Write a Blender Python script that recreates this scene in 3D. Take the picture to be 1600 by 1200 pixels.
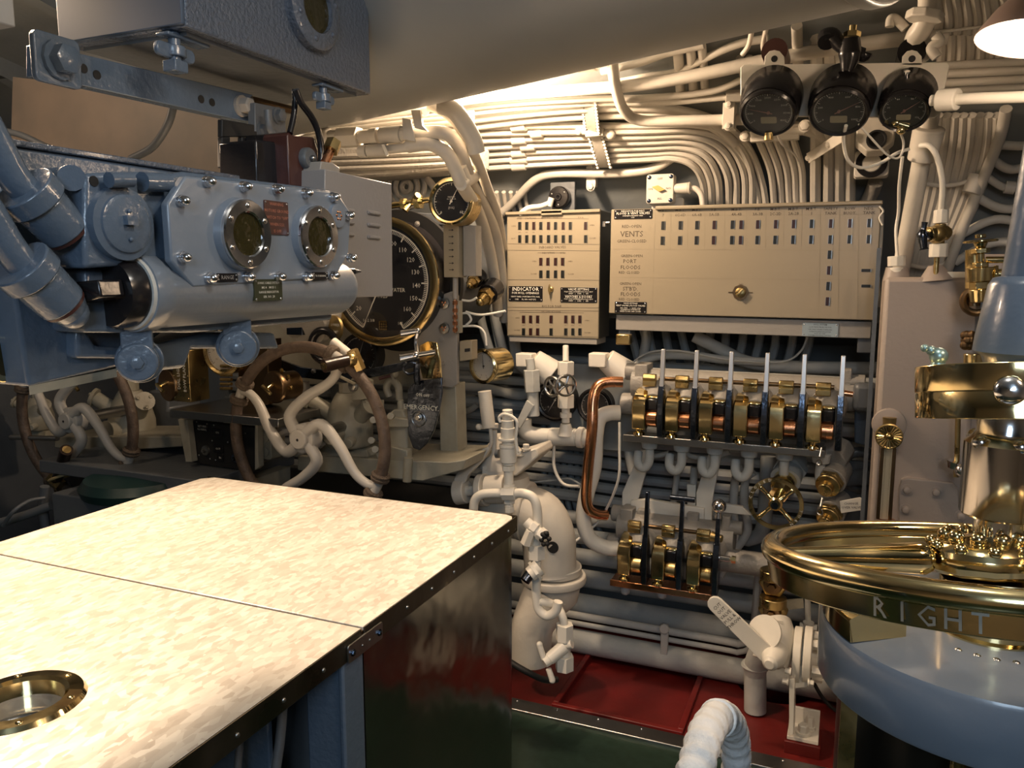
import bpy, math, random
from mathutils import Vector, Matrix
random.seed(7)
V = Vector
C = bpy.context.scene.collection
for o in list(bpy.data.objects): bpy.data.objects.remove(o)
pi = math.pi
def rad(a): return a*pi/180
# ------------------------------------------------------------ camera
FPX = 1240.0
CAM = V((0, 0, 1.62)); YAW = rad(22.9); PIT = rad(7.9)
fh = V((-math.sin(YAW), math.cos(YAW), 0)); RT = V((math.cos(YAW), math.sin(YAW), 0))
FWD = fh*math.cos(PIT) - V((0, 0, math.sin(PIT)))
UP = fh*math.sin(PIT) + V((0, 0, math.cos(PIT)))
cd = bpy.data.cameras.new('camera'); cd.sensor_width = 36; cd.lens = 36*FPX/1600; cd.clip_start = .02
cam = bpy.data.objects.new('camera', cd); C.objects.link(cam)
cam.matrix_world = Matrix.Translation(CAM) @ Matrix((RT, UP, -FWD)).transposed().to_4x4()
bpy.context.scene.camera = cam
# ------------------------------------------------------------ world, lights, exposure
sc = bpy.context.scene
sc.view_settings.view_transform = 'Standard'; sc.view_settings.look = 'None'
sc.view_settings.exposure = 0.0; sc.view_settings.gamma = 1; sc.view_settings.use_curve_mapping = False
w = bpy.data.worlds.new('world'); sc.world = w; w.use_nodes = True
w.node_tree.nodes['Background'].inputs[0].default_value = (.55, .6, .7, 1)
w.node_tree.nodes['Background'].inputs[1].default_value = .05
WARM = (1, .73, .50); COOL = (.62, .8, 1)
def light(kind, loc, energy, col, size=.1, aim=None, **k):
    d = bpy.data.lights.new('scene_light', kind); d.energy = energy; d.color = col
    if kind == 'AREA': d.size = size
    else: d.shadow_soft_size = size
    for a, b in k.items(): setattr(d, a, b)
    o = bpy.data.objects.new('scene_light', d); C.objects.link(o); o.location = loc
    if aim is not None: o.rotation_euler = (V(aim)-V(loc)).to_track_quat('-Z', 'Y').to_euler()
    return o
light('POINT', (-1.12, 2.50, 2.27), 62, WARM, .05)                 # caged lamp behind the ceiling trunk
light('SPOT', (-1.85, 1.12, 2.33), 235, WARM, .10, (-1.3, .65, .97), spot_size=rad(125), spot_blend=.6)                 # lamp over the chart table
light('AREA', (.95, .65, 2.5), 13, WARM, .22, (.3, 3.0, 1.0))       # lamps of the passage, right
light('POINT', (-.05, .75, 2.42), 15, (1, .93, .84), .08)                 # added off-frame point light, brightens the canvas rail and brass wheel
light('AREA', (.35, -1.3, 2.2), 20, COOL, .7, (-.7, 1.3, 1.1))     # cool tube behind the camera
light('AREA', (-.15, 1.75, 2.42), 16, WARM, .35, (-.3, 3.1, .7))   # lamp in front of the manifolds
light('POINT', (-2.6, 1.2, 2.3), 13, WARM, .08)                    # over the diving station
# ------------------------------------------------------------ photo rays -> world points
def ray(px, py): return FWD + RT*((px-800)/FPX) + UP*((600-py)/FPX)
def PD(px, py, d): return CAM + ray(px, py)*d
def PY(px, py, Y): r = ray(px, py); return CAM + r*(Y/r.y)
def PX(px, py, X): r = ray(px, py); return CAM + r*(X/r.x)
def PZ(px, py, Z): r = ray(px, py); return CAM + r*((Z-CAM.z)/r.z)
def ppx(p): return (p-CAM).dot(FWD)/FPX          # metres per pixel at p
HP = [(-.6, 3.2), (0, 3.42), (.5, 3.52), (1.0, 3.55), (1.6, 3.50), (1.9, 3.36), (2.1, 3.15), (2.3, 2.8), (2.45, 2.4), (2.55, 1.9), (2.60, 1.3), (2.62, .5)]
def hull(z):
    if z <= HP[0][0]: return HP[0][1]
    for (a, b), (c, d) in zip(HP, HP[1:]):
        if z <= c: return b + (d-b)*(z-a)/(c-a)
    return -9
def PH(px, py, off=.05):
    r = ray(px, py); t = .8
    while t < 6:
        p = CAM + r*t
        if p.y >= hull(p.z) - off: return p
        t += .01
    return CAM + r*t
# ------------------------------------------------------------ materials
def mat(name, col, rough=.5, metal=0, bump=None, var=None, emit=0, coat=0, rvar=None, dirt=None):
    m = bpy.data.materials.new(name); m.use_nodes = True; nt = m.node_tree; N = nt.nodes; L = nt.links
    b = N['Principled BSDF']; b.inputs['Base Color'].default_value = (*col, 1)
    b.inputs['Roughness'].default_value = rough; b.inputs['Metallic'].default_value = metal
    if coat: b.inputs['Coat Weight'].default_value = coat; b.inputs['Coat Roughness'].default_value = .08
    tc = N.new('ShaderNodeTexCoord')
    if emit: b.inputs['Emission Color'].default_value = (*col, 1); b.inputs['Emission Strength'].default_value = emit
    if bump:
        n = N.new('ShaderNodeTexNoise'); n.inputs['Scale'].default_value = bump[0]; n.inputs['Detail'].default_value = 3
        L.new(tc.outputs['Object'], n.inputs['Vector'])
        bp = N.new('ShaderNodeBump'); bp.inputs['Strength'].default_value = bump[1]; bp.inputs['Distance'].default_value = bump[2] if len(bump) > 2 else .004
        L.new(n.outputs['Fac'], bp.inputs['Height']); L.new(bp.outputs['Normal'], b.inputs['Normal'])
    if var:
        n = N.new('ShaderNodeTexNoise'); n.inputs['Scale'].default_value = var[0]; n.inputs['Detail'].default_value = 5
        L.new(tc.outputs['Object'], n.inputs['Vector'])
        r = N.new('ShaderNodeValToRGB'); r.color_ramp.elements[0].position = .35; r.color_ramp.elements[1].position = .65
        r.color_ramp.elements[0].color = (*col, 1); r.color_ramp.elements[1].color = (*var[1], 1)
        L.new(n.outputs['Fac'], r.inputs['Fac']); L.new(r.outputs['Color'], b.inputs['Base Color'])
    if rvar:
        n = N.new('ShaderNodeTexNoise'); n.inputs['Scale'].default_value = rvar[0]; n.inputs['Detail'].default_value = 4
        L.new(tc.outputs['Object'], n.inputs['Vector'])
        mr = N.new('ShaderNodeMapRange'); mr.inputs[1].default_value = .35; mr.inputs[2].default_value = .65
        mr.inputs[3].default_value = rvar[1]; mr.inputs[4].default_value = rvar[2]
        L.new(n.outputs['Fac'], mr.inputs[0]); L.new(mr.outputs[0], b.inputs['Roughness'])
    return m
cream = mat('cream_enamel', (.68, .63, .54), .42, bump=(38, .35), var=(7, (.58, .54, .47)))
white = mat('white_enamel', (.78, .74, .65), .4, bump=(30, .25))
lagging = mat('painted_lagging', (.55, .54, .49), .6, bump=(26, .6, .006), var=(5, (.42, .44, .43)))
coldpaint = mat('grey_white_paint', (.42, .43, .41), .5, bump=(30, .5), var=(6, (.30, .33, .34)))
hullp = mat('hull_paint', (.22, .23, .22), .5, bump=(9, .6, .01), var=(3, (.20, .22, .23)))
ductp = mat('trunk_paint', (.27, .275, .265), .42, bump=(20, .2))
greyp = mat('grey_paint', (.30, .28, .25), .4, bump=(60, .25))
tankp = mat('taupe_paint', (.36, .305, .265), .45, bump=(70, .22))
castp = mat('sprayed_casting', (.31, .29, .255), .45, bump=(90, .6))
stonep = mat('stone_paint', (.36, .34, .27), .45, bump=(45, .4), var=(9, (.27, .25, .19)))
bluep = mat('blue_grey_paint', (.095, .13, .18), .25, bump=(75, .4), coat=.2)
bluesm = mat('blue_grey_gloss', (.175, .212, .262), .28, bump=(30, .2), coat=.3)
bluerough = mat('crinkled_blue_grey', (.085, .105, .14), .26, bump=(110, 1.0, .006), coat=.4)
darkgrey = mat('dark_grey_paint', (.10, .11, .12), .4, bump=(50, .3))
louvp = mat('louvre_grey', (.27, .26, .255), .4, bump=(90, .15))
beige = mat('indicator_beige', (.31, .262, .182), .38, bump=(60, .08))
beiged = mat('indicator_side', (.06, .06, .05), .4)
brass = mat('polished_brass', (.80, .64, .33), .12, 1, bump=(25, .08), rvar=(14, .06, .2))
abrass = mat('aged_brass', (.46, .34, .15), .3, 1, bump=(40, .3), rvar=(18, .2, .5))
bronze = mat('brown_bronze', (.20, .13, .07), .35, 1, bump=(40, .3))
copper = mat('polished_copper', (.72, .34, .18), .18, 1, rvar=(16, .12, .3))
chrome = mat('bright_steel', (.72, .72, .74), .14, 1, rvar=(20, .08, .25))
steel = mat('brushed_steel', (.38, .38, .37), .3, 1, bump=(60, .2))
leverm = mat('satin_steel', (.74, .73, .72), .36, .85)
gun = mat('blued_steel', (.10, .12, .16), .22, 1, bump=(40, .4))
black = mat('black_bakelite', (.012, .011, .012), .22, bump=(60, .1))
blackm = mat('black_matt', (.010, .010, .010), .6)
maroon = mat('maroon_paint', (.06, .022, .018), .35, bump=(50, .2))
redp = mat('red_deck_paint', (.15, .010, .008), .42, bump=(14, .3), var=(5, (.10, .008, .006)))
lino = mat('green_linoleum', (.014, .030, .020), .3, bump=(6, .3, .01), var=(30, (.02, .042, .03)))
leather = mat('leather_wrap', (.060, .040, .028), .6, bump=(120, .6), var=(30, (.10, .07, .05)))
twine = mat('knotted_twine', (.09, .065, .045), .75, bump=(200, 1.0))
canvas = mat('white_canvas', (.90, .90, .88), .7, bump=(60, .7, .006))
dialb = mat('dial_black', (.016, .016, .018), .35)
dialw = mat('dial_ivory', (.62, .58, .50), .5)
inkw = mat('white_print', (.75, .72, .62), .5)
inkb = mat('black_print', (.03, .025, .02), .6)
inkr = mat('red_print', (.45, .10, .07), .5)
winr = mat('red_lamp_glass', (.022, .003, .003), .45)
wing = mat('green_lamp_glass', (.003, .0045, .004), .45)
amber = mat('dark_amber_glass', (.03, .025, .008), .12, bump=(20, .8, .01))
wood = mat('dark_wood_grip', (.018, .009, .006), .3, bump=(30, .3))
stainless = mat('stainless_sheet', (.30, .30, .275), .2, 1, bump=(3.2, .35, .03), rvar=(3, .14, .26))
rustcap = mat('sight_glass_panel', (.52, .46, .33), .3)
bulb = mat('lamp_bulb', (1, .8, .55), .5, emit=22)
shadep = mat('lamp_shade_paint', (.30, .22, .19), .4)
shadei = mat('lamp_shade_enamel', (.9, .85, .75), .35)
# zinc table top: spangled sheet metal
zinc = mat('spangled_zinc_top', (.62, .585, .50), .34, .3, bump=(40, .06))
nt = zinc.node_tree; N = nt.nodes; L = nt.links; b_ = N['Principled BSDF']
tc = N.new('ShaderNodeTexCoord'); mp = N.new('ShaderNodeMapping'); mp.inputs['Scale'].default_value = (1, .45, 1); mp.inputs['Rotation'].default_value = (0, 0, .9)
L.new(tc.outputs['Object'], mp.inputs['Vector'])
vo = N.new('ShaderNodeTexVoronoi'); vo.inputs['Scale'].default_value = 100; L.new(mp.outputs[0], vo.inputs['Vector'])
no = N.new('ShaderNodeTexNoise'); no.inputs['Scale'].default_value = 22; no.inputs['Detail'].default_value = 4; L.new(mp.outputs[0], no.inputs['Vector'])
mx = N.new('ShaderNodeMix'); mx.data_type = 'RGBA'; mx.blend_type = 'MIX'; mx.inputs[0].default_value = .5
L.new(vo.outputs['Color'], mx.inputs[6]); L.new(no.outputs['Color'], mx.inputs[7])
bw = N.new('ShaderNodeRGBToBW'); L.new(mx.outputs[2], bw.inputs[0])
mr = N.new('ShaderNodeMapRange'); mr.inputs[1].default_value = .3; mr.inputs[2].default_value = .7; mr.inputs[3].default_value = .30; mr.inputs[4].default_value = .42
L.new(bw.outputs[0], mr.inputs[0]); L.new(mr.outputs[0], b_.inputs['Roughness'])
cr = N.new('ShaderNodeValToRGB'); cr.color_ramp.elements[0].position = .3; cr.color_ramp.elements[1].position = .7
cr.color_ramp.elements[0].color = (.63, .57, .48, 1); cr.color_ramp.elements[1].color = (.80, .77, .68, 1)
L.new(bw.outputs[0], cr.inputs[0]); L.new(cr.outputs[0], b_.inputs['Base Color'])
# window glass: clear with a surface reflection
glass = bpy.data.materials.new('clear_glass'); glass.use_nodes = True; nt = glass.node_tree; nt.nodes.clear()
o_ = nt.nodes.new('ShaderNodeOutputMaterial'); m_ = nt.nodes.new('ShaderNodeMixShader'); t_ = nt.nodes.new('ShaderNodeBsdfTransparent')
g_ = nt.nodes.new('ShaderNodeBsdfGlossy'); g_.inputs['Roughness'].default_value = .03; f_ = nt.nodes.new('ShaderNodeLayerWeight'); f_.inputs[0].default_value = .12
nt.links.new(f_.outputs[1], m_.inputs[0]); nt.links.new(t_.outputs[0], m_.inputs[1]); nt.links.new(g_.outputs[0], m_.inputs[2]); nt.links.new(m_.outputs[0], o_.inputs[0])
# ------------------------------------------------------------ mesh builder
def FR(o, x, y, z=None):
    x = V(x).normalized(); y = V(y); y = (y - x*y.dot(x)).normalized(); z = x.cross(y)
    return Matrix.Translation(o) @ Matrix((x, y, z)).transposed().to_4x4()
def FW(o): return FR(o, (1, 0, 0), (0, 0, 1))       # faces the camera side of the hull wall (-Y)
def FX(o): return FR(o, (0, 1, 0), (0, 0, 1))       # faces +X
def FZ(o): return Matrix.Translation(o)
def FD(o, d, up=(0, 0, 1)):
    d = V(d).normalized(); u = V(up)
    if abs(d.dot(u)) > .97: u = V((0, 1, 0))
    x = u.cross(d).normalized(); return FR(o, x, d.cross(x))
def catmull(P, sub=6, closed=False):
    P = [V(p) for p in P]; n = len(P)
    if n < 3 and not closed: return P
    out = []
    for i in range(n if closed else n-1):
        if closed: a, b, c, d = P[i-1], P[i], P[(i+1) % n], P[(i+2) % n]
        else: a, b, c, d = P[max(i-1, 0)], P[i], P[i+1], P[min(i+2, n-1)]
        for k in range(sub):
            t = k/sub
            out.append(.5*((2*b)+(c-a)*t+(2*a-5*b+4*c-d)*t*t+(3*b-a-3*c+d)*t**3))
    if not closed: out.append(P[-1])
    return out
TXT = {}
def textmesh(s, res=1):
    k = (s, res)
    if k not in TXT:
        cu = bpy.data.curves.new('t', 'FONT'); cu.body = s; cu.size = 1; cu.align_x = 'CENTER'; cu.align_y = 'CENTER'; cu.resolution_u = res; cu.offset = .005
        ob = bpy.data.objects.new('t', cu); me = ob.to_mesh()
        TXT[k] = ([tuple(v.co) for v in me.vertices], [tuple(p.vertices) for p in me.polygons])
        ob.to_mesh_clear(); bpy.data.objects.remove(ob); bpy.data.curves.remove(cu)
    return TXT[k]
class B:
    def __init__(s): s.v = []; s.f = []
    def add(s, vs, fs, M=None):
        n = len(s.v)
        s.v += [(M @ V(v)) if M is not None else V(v) for v in vs]
        s.f += [tuple(i+n for i in f) for f in fs]; return s
    def box(s, c, d, M=None):
        x, y, z = c; a, b, e = d[0]/2, d[1]/2, d[2]/2
        vs = [(x+i*a, y+j*b, z+k*e) for i in (-1, 1) for j in (-1, 1) for k in (-1, 1)]
        return s.add(vs, [(0, 1, 3, 2), (4, 6, 7, 5), (0, 4, 5, 1), (2, 3, 7, 6), (0, 2, 6, 4), (1, 5, 7, 3)], M)
    def hexa(s, P): # 8 corner points: 4 then 4 opposite
        return s.add(P, [(3, 2, 1, 0), (4, 5, 6, 7), (0, 1, 5, 4), (1, 2, 6, 5), (2, 3, 7, 6), (3, 0, 4, 7)])
    def lathe(s, prof, M=None, seg=20, a0=0):
        vs = []; fs = []; n = len(prof)
        for r, z in prof:
            for k in range(seg):
                a = 2*pi*k/seg + a0; vs.append((r*math.cos(a), r*math.sin(a), z))
        for i in range(n-1):
            for k in range(seg):
                k2 = (k+1) % seg; fs.append((i*seg+k, i*seg+k2, (i+1)*seg+k2, (i+1)*seg+k))
        if prof[0][0] > 1e-6: fs.append(tuple(range(seg))[::-1])
        if prof[-1][0] > 1e-6: fs.append(tuple((n-1)*seg+k for k in range(seg)))
        return s.add(vs, fs, M)
    def cyl(s, p0, p1, r0, r1=None, seg=14):
        p0, p1 = V(p0), V(p1); L = (p1-p0).length
        return s.lathe([(r0, 0), (r0 if r1 is None else r1, L)], FD(p0, p1-p0), seg)
    def hexn(s, p0, p1, r): return s.cyl(p0, p1, r, seg=6)
    def ball(s, c, r, seg=12, sq=1, M=None):
        pr = [(r*math.sin(pi*i/8)+(1e-7), -r*sq*math.cos(pi*i/8)) for i in range(9)]
        return s.lathe(pr, (Matrix.Translation(c) if M is None else M @ Matrix.Translation(c)), seg)
    def dome(s, M, r, h, seg=12, base=0):
        pr = [(r, -base)] + [(r*math.cos(pi/2*i/4)+1e-7, h*math.sin(pi/2*i/4)) for i in range(5)]
        return s.lathe(pr, M, seg)
    def bolt(s, M, r, h=None):
        h = h or r*.9
        s.lathe([(r*1.35, 0), (r*1.35, h*.25)], M, 12); return s.lathe([(r, h*.25), (r, h*.9), (r*.8, h)], M, 6)
    def tube(s, P, r, seg=10, closed=False, sub=6, smooth=True):
        Q = catmull(P, sub, closed) if smooth else [V(p) for p in P]
        n = len(Q); R = r if isinstance(r, (list, tuple)) else [r]*n
        if len(R) != n: R = [R[min(int(i*(len(R)-1)/(n-1)), len(R)-2)]*(1-((i*(len(R)-1)/(n-1)) % 1)) + R[min(int(i*(len(R)-1)/(n-1))+1, len(R)-1)]*((i*(len(R)-1)/(n-1)) % 1) for i in range(n)]
        vs = []; fs = []; up = None
        for i in range(n):
            if closed: t = (Q[(i+1) % n]-Q[i-1])
            else: t = Q[min(i+1, n-1)]-Q[max(i-1, 0)]
            t = t.normalized() if t.length > 1e-9 else V((0, 0, 1))
            if up is None: up = V((0, 0, 1)) if abs(t.z) < .9 else V((1, 0, 0))
            a = t.cross(up); a = a.normalized() if a.length > 1e-6 else t.orthogonal().normalized(); up = a.cross(t).normalized()
            for k in range(seg):
                an = 2*pi*k/seg; vs.append(Q[i] + a*(R[i]*math.cos(an)) + up*(R[i]*math.sin(an)))
        for i in range(n if closed else n-1):
            for k in range(seg):
                j = (i+1) % n; k2 = (k+1) % seg; fs.append((i*seg+k, i*seg+k2, j*seg+k2, j*seg+k))
        if not closed: fs.append(tuple(range(seg))[::-1]); fs.append(tuple((n-1)*seg+k for k in range(seg)))
        return s.add(vs, fs)
    def torus(s, M, R, r, seg=40, rs=10, a0=0, a1=2*pi):
        full = abs(a1-a0-2*pi) < 1e-6; n = seg if full else seg+1
        return s.tube([M @ V((R*math.cos(a0+(a1-a0)*i/seg), R*math.sin(a0+(a1-a0)*i/seg), 0)) for i in range(n)], r, rs, closed=full, smooth=False)
    def slab(s, P, vec):
        P = [V(p) for p in P]; n = len(P); v = V(vec); m = V((0, 0, 0))
        for i in range(n): m += P[i].cross(P[(i+1) % n])
        if m.dot(v) > 0: P = P[::-1]
        return s.add(P+[p+v for p in P], [tuple(range(n)), tuple(range(2*n-1, n-1, -1))] + [(i, i+n, (i+1) % n+n, (i+1) % n) for i in range(n)])
    def text(s, t, size, M, res=1, sx=1):
        vs, fs = textmesh(t, res); return s.add([(x*size*sx, y*size, .0004) for x, y, z in vs], fs, M)
    def rrect(s, w, h, r, z0, z1, M, n=3):
        P = []
        for cx, cy, a in ((w/2-r, h/2-r, 0), (-w/2+r, h/2-r, 90), (-w/2+r, -h/2+r, 180), (w/2-r, -h/2+r, 270)):
            for k in range(n+1): P.append((cx+r*math.cos(rad(a+90*k/n)), cy+r*math.sin(rad(a+90*k/n))))
        m = len(P); vs = [(x, y, z0) for x, y in P]+[(x, y, z1) for x, y in P]
        return s.add(vs, [tuple(range(m))[::-1], tuple(range(m, 2*m))]+[(i, (i+1) % m, (i+1) % m+m, i+m) for i in range(m)], M)
    def pieces(s):
        n = len(s.v); par = list(range(n))
        def fd(i):
            while par[i] != i: par[i] = par[par[i]]; i = par[i]
            return i
        for f in s.f:
            a = fd(f[0])
            for i in f[1:]: par[fd(i)] = a
        isl = {}
        for f in s.f: isl.setdefault(fd(f[0]), []).append(f)
        bx = []
        for k, fs in isl.items():
            vs = [s.v[i] for f in fs for i in f]
            bx.append([[min(v[a] for v in vs)-.0008 for a in range(3)], [max(v[a] for v in vs)+.0008 for a in range(3)], fs])
        ch = True
        while ch:
            ch = False
            for i in range(len(bx)):
                for j in range(i+1, len(bx)):
                    A, Bb = bx[i], bx[j]
                    if all(A[0][a] <= Bb[1][a] and Bb[0][a] <= A[1][a] for a in range(3)):
                        bx[i] = [[min(A[0][a], Bb[0][a]) for a in range(3)], [max(A[1][a], Bb[1][a]) for a in range(3)], A[2]+Bb[2]]; bx.pop(j); ch = True; break
                if ch: break
        out = []
        for _, _, fs in bx:
            q = B(); mp = {}
            for f in fs:
                for i in f:
                    if i not in mp: mp[i] = len(q.v); q.v.append(s.v[i])
                q.f.append(tuple(mp[i] for i in f))
            out.append(q)
        return out
    def build(s, name, m, parent=None, label=None, cat=None, group=None, kind=None, bevel=0, ang=38):
        if parent is not None and not any(w in name for w in ('letter', 'marking', 'line', 'chain', 'stitch', 'arrow', 'emblem')):
            ps = s.pieces()
            if 1 < len(ps) < 60:
                os_ = [q.build_one(name, m, parent, None, None, None, kind, bevel, ang) for q in ps]; return os_[0]
        return s.build_one(name, m, parent, label, cat, group, kind, bevel, ang)
    def build_one(s, name, m, parent=None, label=None, cat=None, group=None, kind=None, bevel=0, ang=38):
        me = bpy.data.meshes.new(name)
        if parent is not None:
            o0 = parent.matrix_world.translation if False else WL[parent.name]
        else:
            mn = [min(v[i] for v in s.v) for i in range(3)]; mxx = [max(v[i] for v in s.v) for i in range(3)]
            o0 = V(((mn[0]+mxx[0])/2, (mn[1]+mxx[1])/2, mn[2]))
            if kind == 'structure': o0 = V((0, 0, 0))
        me.from_pydata([v-o0 for v in s.v], [], s.f); me.validate(); me.update()
        me.polygons.foreach_set('use_smooth', [True]*len(me.polygons)); me.set_sharp_from_angle(angle=rad(ang))
        me.materials.append(m)
        o = bpy.data.objects.new(name, me); C.objects.link(o); WL[o.name] = o0
        if parent is not None: o.parent = parent
        else: o.location = o0
        if bevel:
            md = o.modifiers.new('bevel', 'BEVEL'); md.width = bevel; md.segments = 2; md.limit_method = 'ANGLE'; md.angle_limit = rad(40)
        if label: o['label'] = label
        if cat: o['category'] = cat
        if group: o['group'] = group
        if kind: o['kind'] = kind
        return o
WL = {}
def T(name, label, cat, loc, group=None):
    o = bpy.data.objects.new(name, None); C.objects.link(o); o.location = loc; o.empty_display_size = .02; WL[o.name] = V(loc)
    o['label'] = label; o['category'] = cat
    if group: o['group'] = group
    return o
def dup(root, delta, label):
    def rec(o, par):
        c = o.copy(); C.objects.link(c); WL[c.name] = WL[o.name]+V(delta)
        if par is not None: c.parent = par
        for ch in [q for q in bpy.data.objects if q.parent == o]: rec(ch, c)
        return c
    c = rec(root, None); c.location = root.location + V(delta); c['label'] = label; return c
ORD = ['first', 'second', 'third', 'fourth', 'fifth', 'sixth', 'seventh', 'eighth', 'ninth', 'tenth', 'eleventh', 'twelfth', 'thirteenth', 'fourteenth', 'fifteenth', 'sixteenth', 'seventeenth', 'eighteenth', 'nineteenth', 'twentieth']
def pipe(name, pts, rpx, m, label, cat='pipe', group=None, seg=10, sub=6, parent=None, off=.05, fit=None):
    P = []
    for p in pts:
        P.append(p if isinstance(p, Vector) else (PH(p[0], p[1], off) if len(p) == 2 else PY(*p)))
    r = rpx*ppx(P[len(P)//2]) if rpx > .5 else rpx
    b = B(); b.tube(P, r, seg, sub=sub)
    return b.build(name, m, parent, label if parent is None else None, cat if parent is None else None, group)
# ============================================================ structure
b = B(); XL, XR = -3.9, 2.6
vs = []; fs = []
HS = [(z, y+(.34 if z < 1.3 else 0)) for z, y in HP[:4]]+[(1.3, 3.86), (1.42, 3.53)]+HP[4:]
for z, y in HS: vs += [(XL, y, z), (XR, y, z)]
for i in range(len(HS)-1): fs.append((2*i, 2*i+1, 2*i+3, 2*i+2))
b.add(vs, fs); o = b.build('wall_hull', hullp, kind='structure', ang=60)
b = B(); b.add([(XL, .5, 2.62), (XR, .5, 2.62), (XR, -2.4, 2.62), (XL, -2.4, 2.62)], [(0, 1, 2, 3)]); b.build('ceiling', hullp, kind='structure')
YE = 2.59
b = B(); b.add([(XL, -2.4, 0), (XR, -2.4, 0), (XR, YE, 0), (XL, YE, 0)], [(0, 1, 2, 3)]); b.build('floor', lino, kind='structure')
b = B(); b.add([(XL, -2.4, 0), (XR, -2.4, 0), (XR, -2.4, 2.62), (XL, -2.4, 2.62)], [(0, 1, 2, 3)]); b.build('wall_rear', greyp, kind='structure')
b = B(); b.add([(XL, -2.4, -.6), (XL, 3.6, -.6), (XL, 3.6, 2.62), (XL, -2.4, 2.62)], [(0, 1, 2, 3)]); b.build('wall_left', darkgrey, kind='structure')
b = B(); b.add([(XR, -2.4, -.6), (XR, 3.6, -.6), (XR, 3.6, 2.62), (XR, -2.4, 2.62)], [(0, 1, 2, 3)]); b.build('wall_right', greyp, kind='structure')
# red deck plate with recessed hatch and round well where the drain pipe goes down
hatch = [PZ(x, y, 0) for x, y in ((938, 1017), (1096, 1044), (1052, 1146), (882, 1108))]
hx0, hx1 = hatch[0].x-.02, hatch[1].x; hy0, hy1 = 2.66, hatch[0].y
wc = PZ(1180, 1065, 0); wr = .15
wc = V((wc.x+.075, wc.y+.01, 0))
def deck(b):
    X0, X1, Y0, Y1 = XL, XR, YE+.03, 3.5
    def q(a, c, d, e): b.box(((a+c)/2, (d+e)/2, -.01), (c-a, e-d, .02))
    q(X0, hx0, Y0, Y1); q(hx0, hx1, Y0, hy0); q(hx0, hx1, hy1, Y1); q(hx1, wc.x-wr*1.2, Y0, Y1); q(wc.x+wr*1.2, X1, Y0, Y1)
    a, c, d, e = wc.x-wr*1.2, wc.x+wr*1.2, wc.y-wr*1.2, wc.y+wr*1.2
    q(a, c, Y0, d); q(a, c, e, Y1)
    n = 32; vs = []; fs = []
    for k in range(n):
        an = 2*pi*k/n+pi/4; m = wr*1.2/max(abs(math.cos(an)), abs(math.sin(an)))
        vs += [(wc.x+wr*math.cos(an), wc.y+wr*math.sin(an), 0), (wc.x+m*math.cos(an), wc.y+m*math.sin(an), 0), (wc.x+wr*math.cos(an), wc.y+wr*math.sin(an), -.3)]
    for k in range(n):
        j = (k+1) % n; fs += [(3*k, 3*k+1, 3*j+1, 3*j), (3*k, 3*j, 3*j+2, 3*k+2)]
    b.add(vs, fs)
b = B(); deck(b); dk = b.build('floor_outboard', redp, kind='structure')
b = B(); b.box(((hx0+hx1)/2, (hy0+hy1)/2, -.03), (hx1-hx0, hy1-hy0, .02)); b.build('hatch_plate', redp, dk)
b = B(); fw = .022
for c, d in ((((hx0+hx1)/2, hy1+fw/2, .004), (hx1-hx0+2*fw, fw, .02)), (((hx0+hx1)/2, hy0-fw/2, .004), (hx1-hx0+2*fw, fw, .02)), ((hx0-fw/2, (hy0+hy1)/2, .004), (fw, hy1-hy0, .02)), ((hx1+fw/2, (hy0+hy1)/2, .004), (fw, hy1-hy0, .02))): b.box(c, d)
b.build('hatch_frame', redp, dk, bevel=.003)
b = B(); b.add([(XL, YE, -.6), (XR, YE, -.6), (XR, 3.6, -.6), (XL, 3.6, -.6)], [(0, 1, 2, 3)]); b.build('bilge_plate', blackm, dk)
b = B(); b.box(((XL+XR)/2, YE+.0, .004), (XR-XL, .075, .014)); tr = b.build('trim_1', steel, kind='structure', bevel=.003)
b = B()
for i in range(24): b.dome(FZ((-2.2+i*.16, YE+.02, .011)), .005, .003, 8)
b.build('rivet', chrome, tr)
# hull frames: curved ribs
for i, xf in enumerate((-3.2, -2.45, 1.35, 2.1)):
    b = B(); P = [V((xf, y, z)) for z, y in HP[:-2]]
    for a, c in zip(P, P[1:]):
        d = V((.03, 0, 0)); n = V((0, -.12, -.05))
        b.hexa([a-d, a+d, a+d+n, a-d+n, c-d, c+d, c+d+n, c-d+n])
    b.build('trim_%d' % (i+2), hullp, kind='structure')
# big ceiling trunk
r1, r2 = ray(600, 181), ray(1100, 69); n = r1.cross(r2).normalized()
if n.z < 0: n = -n
d = V((0, 0, 1)).cross(n).normalized()
if d.x < 0: d = -d
Q = PD(850, 125, 2.0); R = .33; ax = Q + n*R
t = T('air_duct', 'big smooth grey round trunk crossing overhead from left to right', 'duct', ax)
A0, A1 = ax-d*2.3, ax+d*2.7
b = B(); b.cyl(A0, A1, R, seg=72); b.build('trunk_shell', ductp, t, ang=60)
b = B(); b.cyl(A0+d*1.0, A0+d*1.06, R+.012, seg=72); b.cyl(A1-d*1.9, A1-d*1.87, R+.006, seg=72); b.build('weld_band', ductp, t, bevel=.004)
# ============================================================ chart table
zt = .97
xr = -.80; xl = -1.885; yf = 1.925; ys = 1.178; yn = -.15
t = T('chart_table', 'large metal-topped table with black riveted edge filling the lower left', 'table', (xr-.5, 1, 0))
def plate(y0, y1, holes=False):
    b = B()
    if not holes:
        c = .03
        P = [V((xl+c, y1, zt)), V((xr-c, y1, zt)), V((xr-c*.3, y1-c*.3, zt)), V((xr, y1-c, zt)), V((xr, y0, zt)), V((xl, y0, zt)), V((xl, y1-c, zt))]
        b.slab(P, (0, 0, -.012))
    return b
plate(ys+.004, yf).build('tabletop_panel', zinc, t, bevel=.002)
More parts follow.
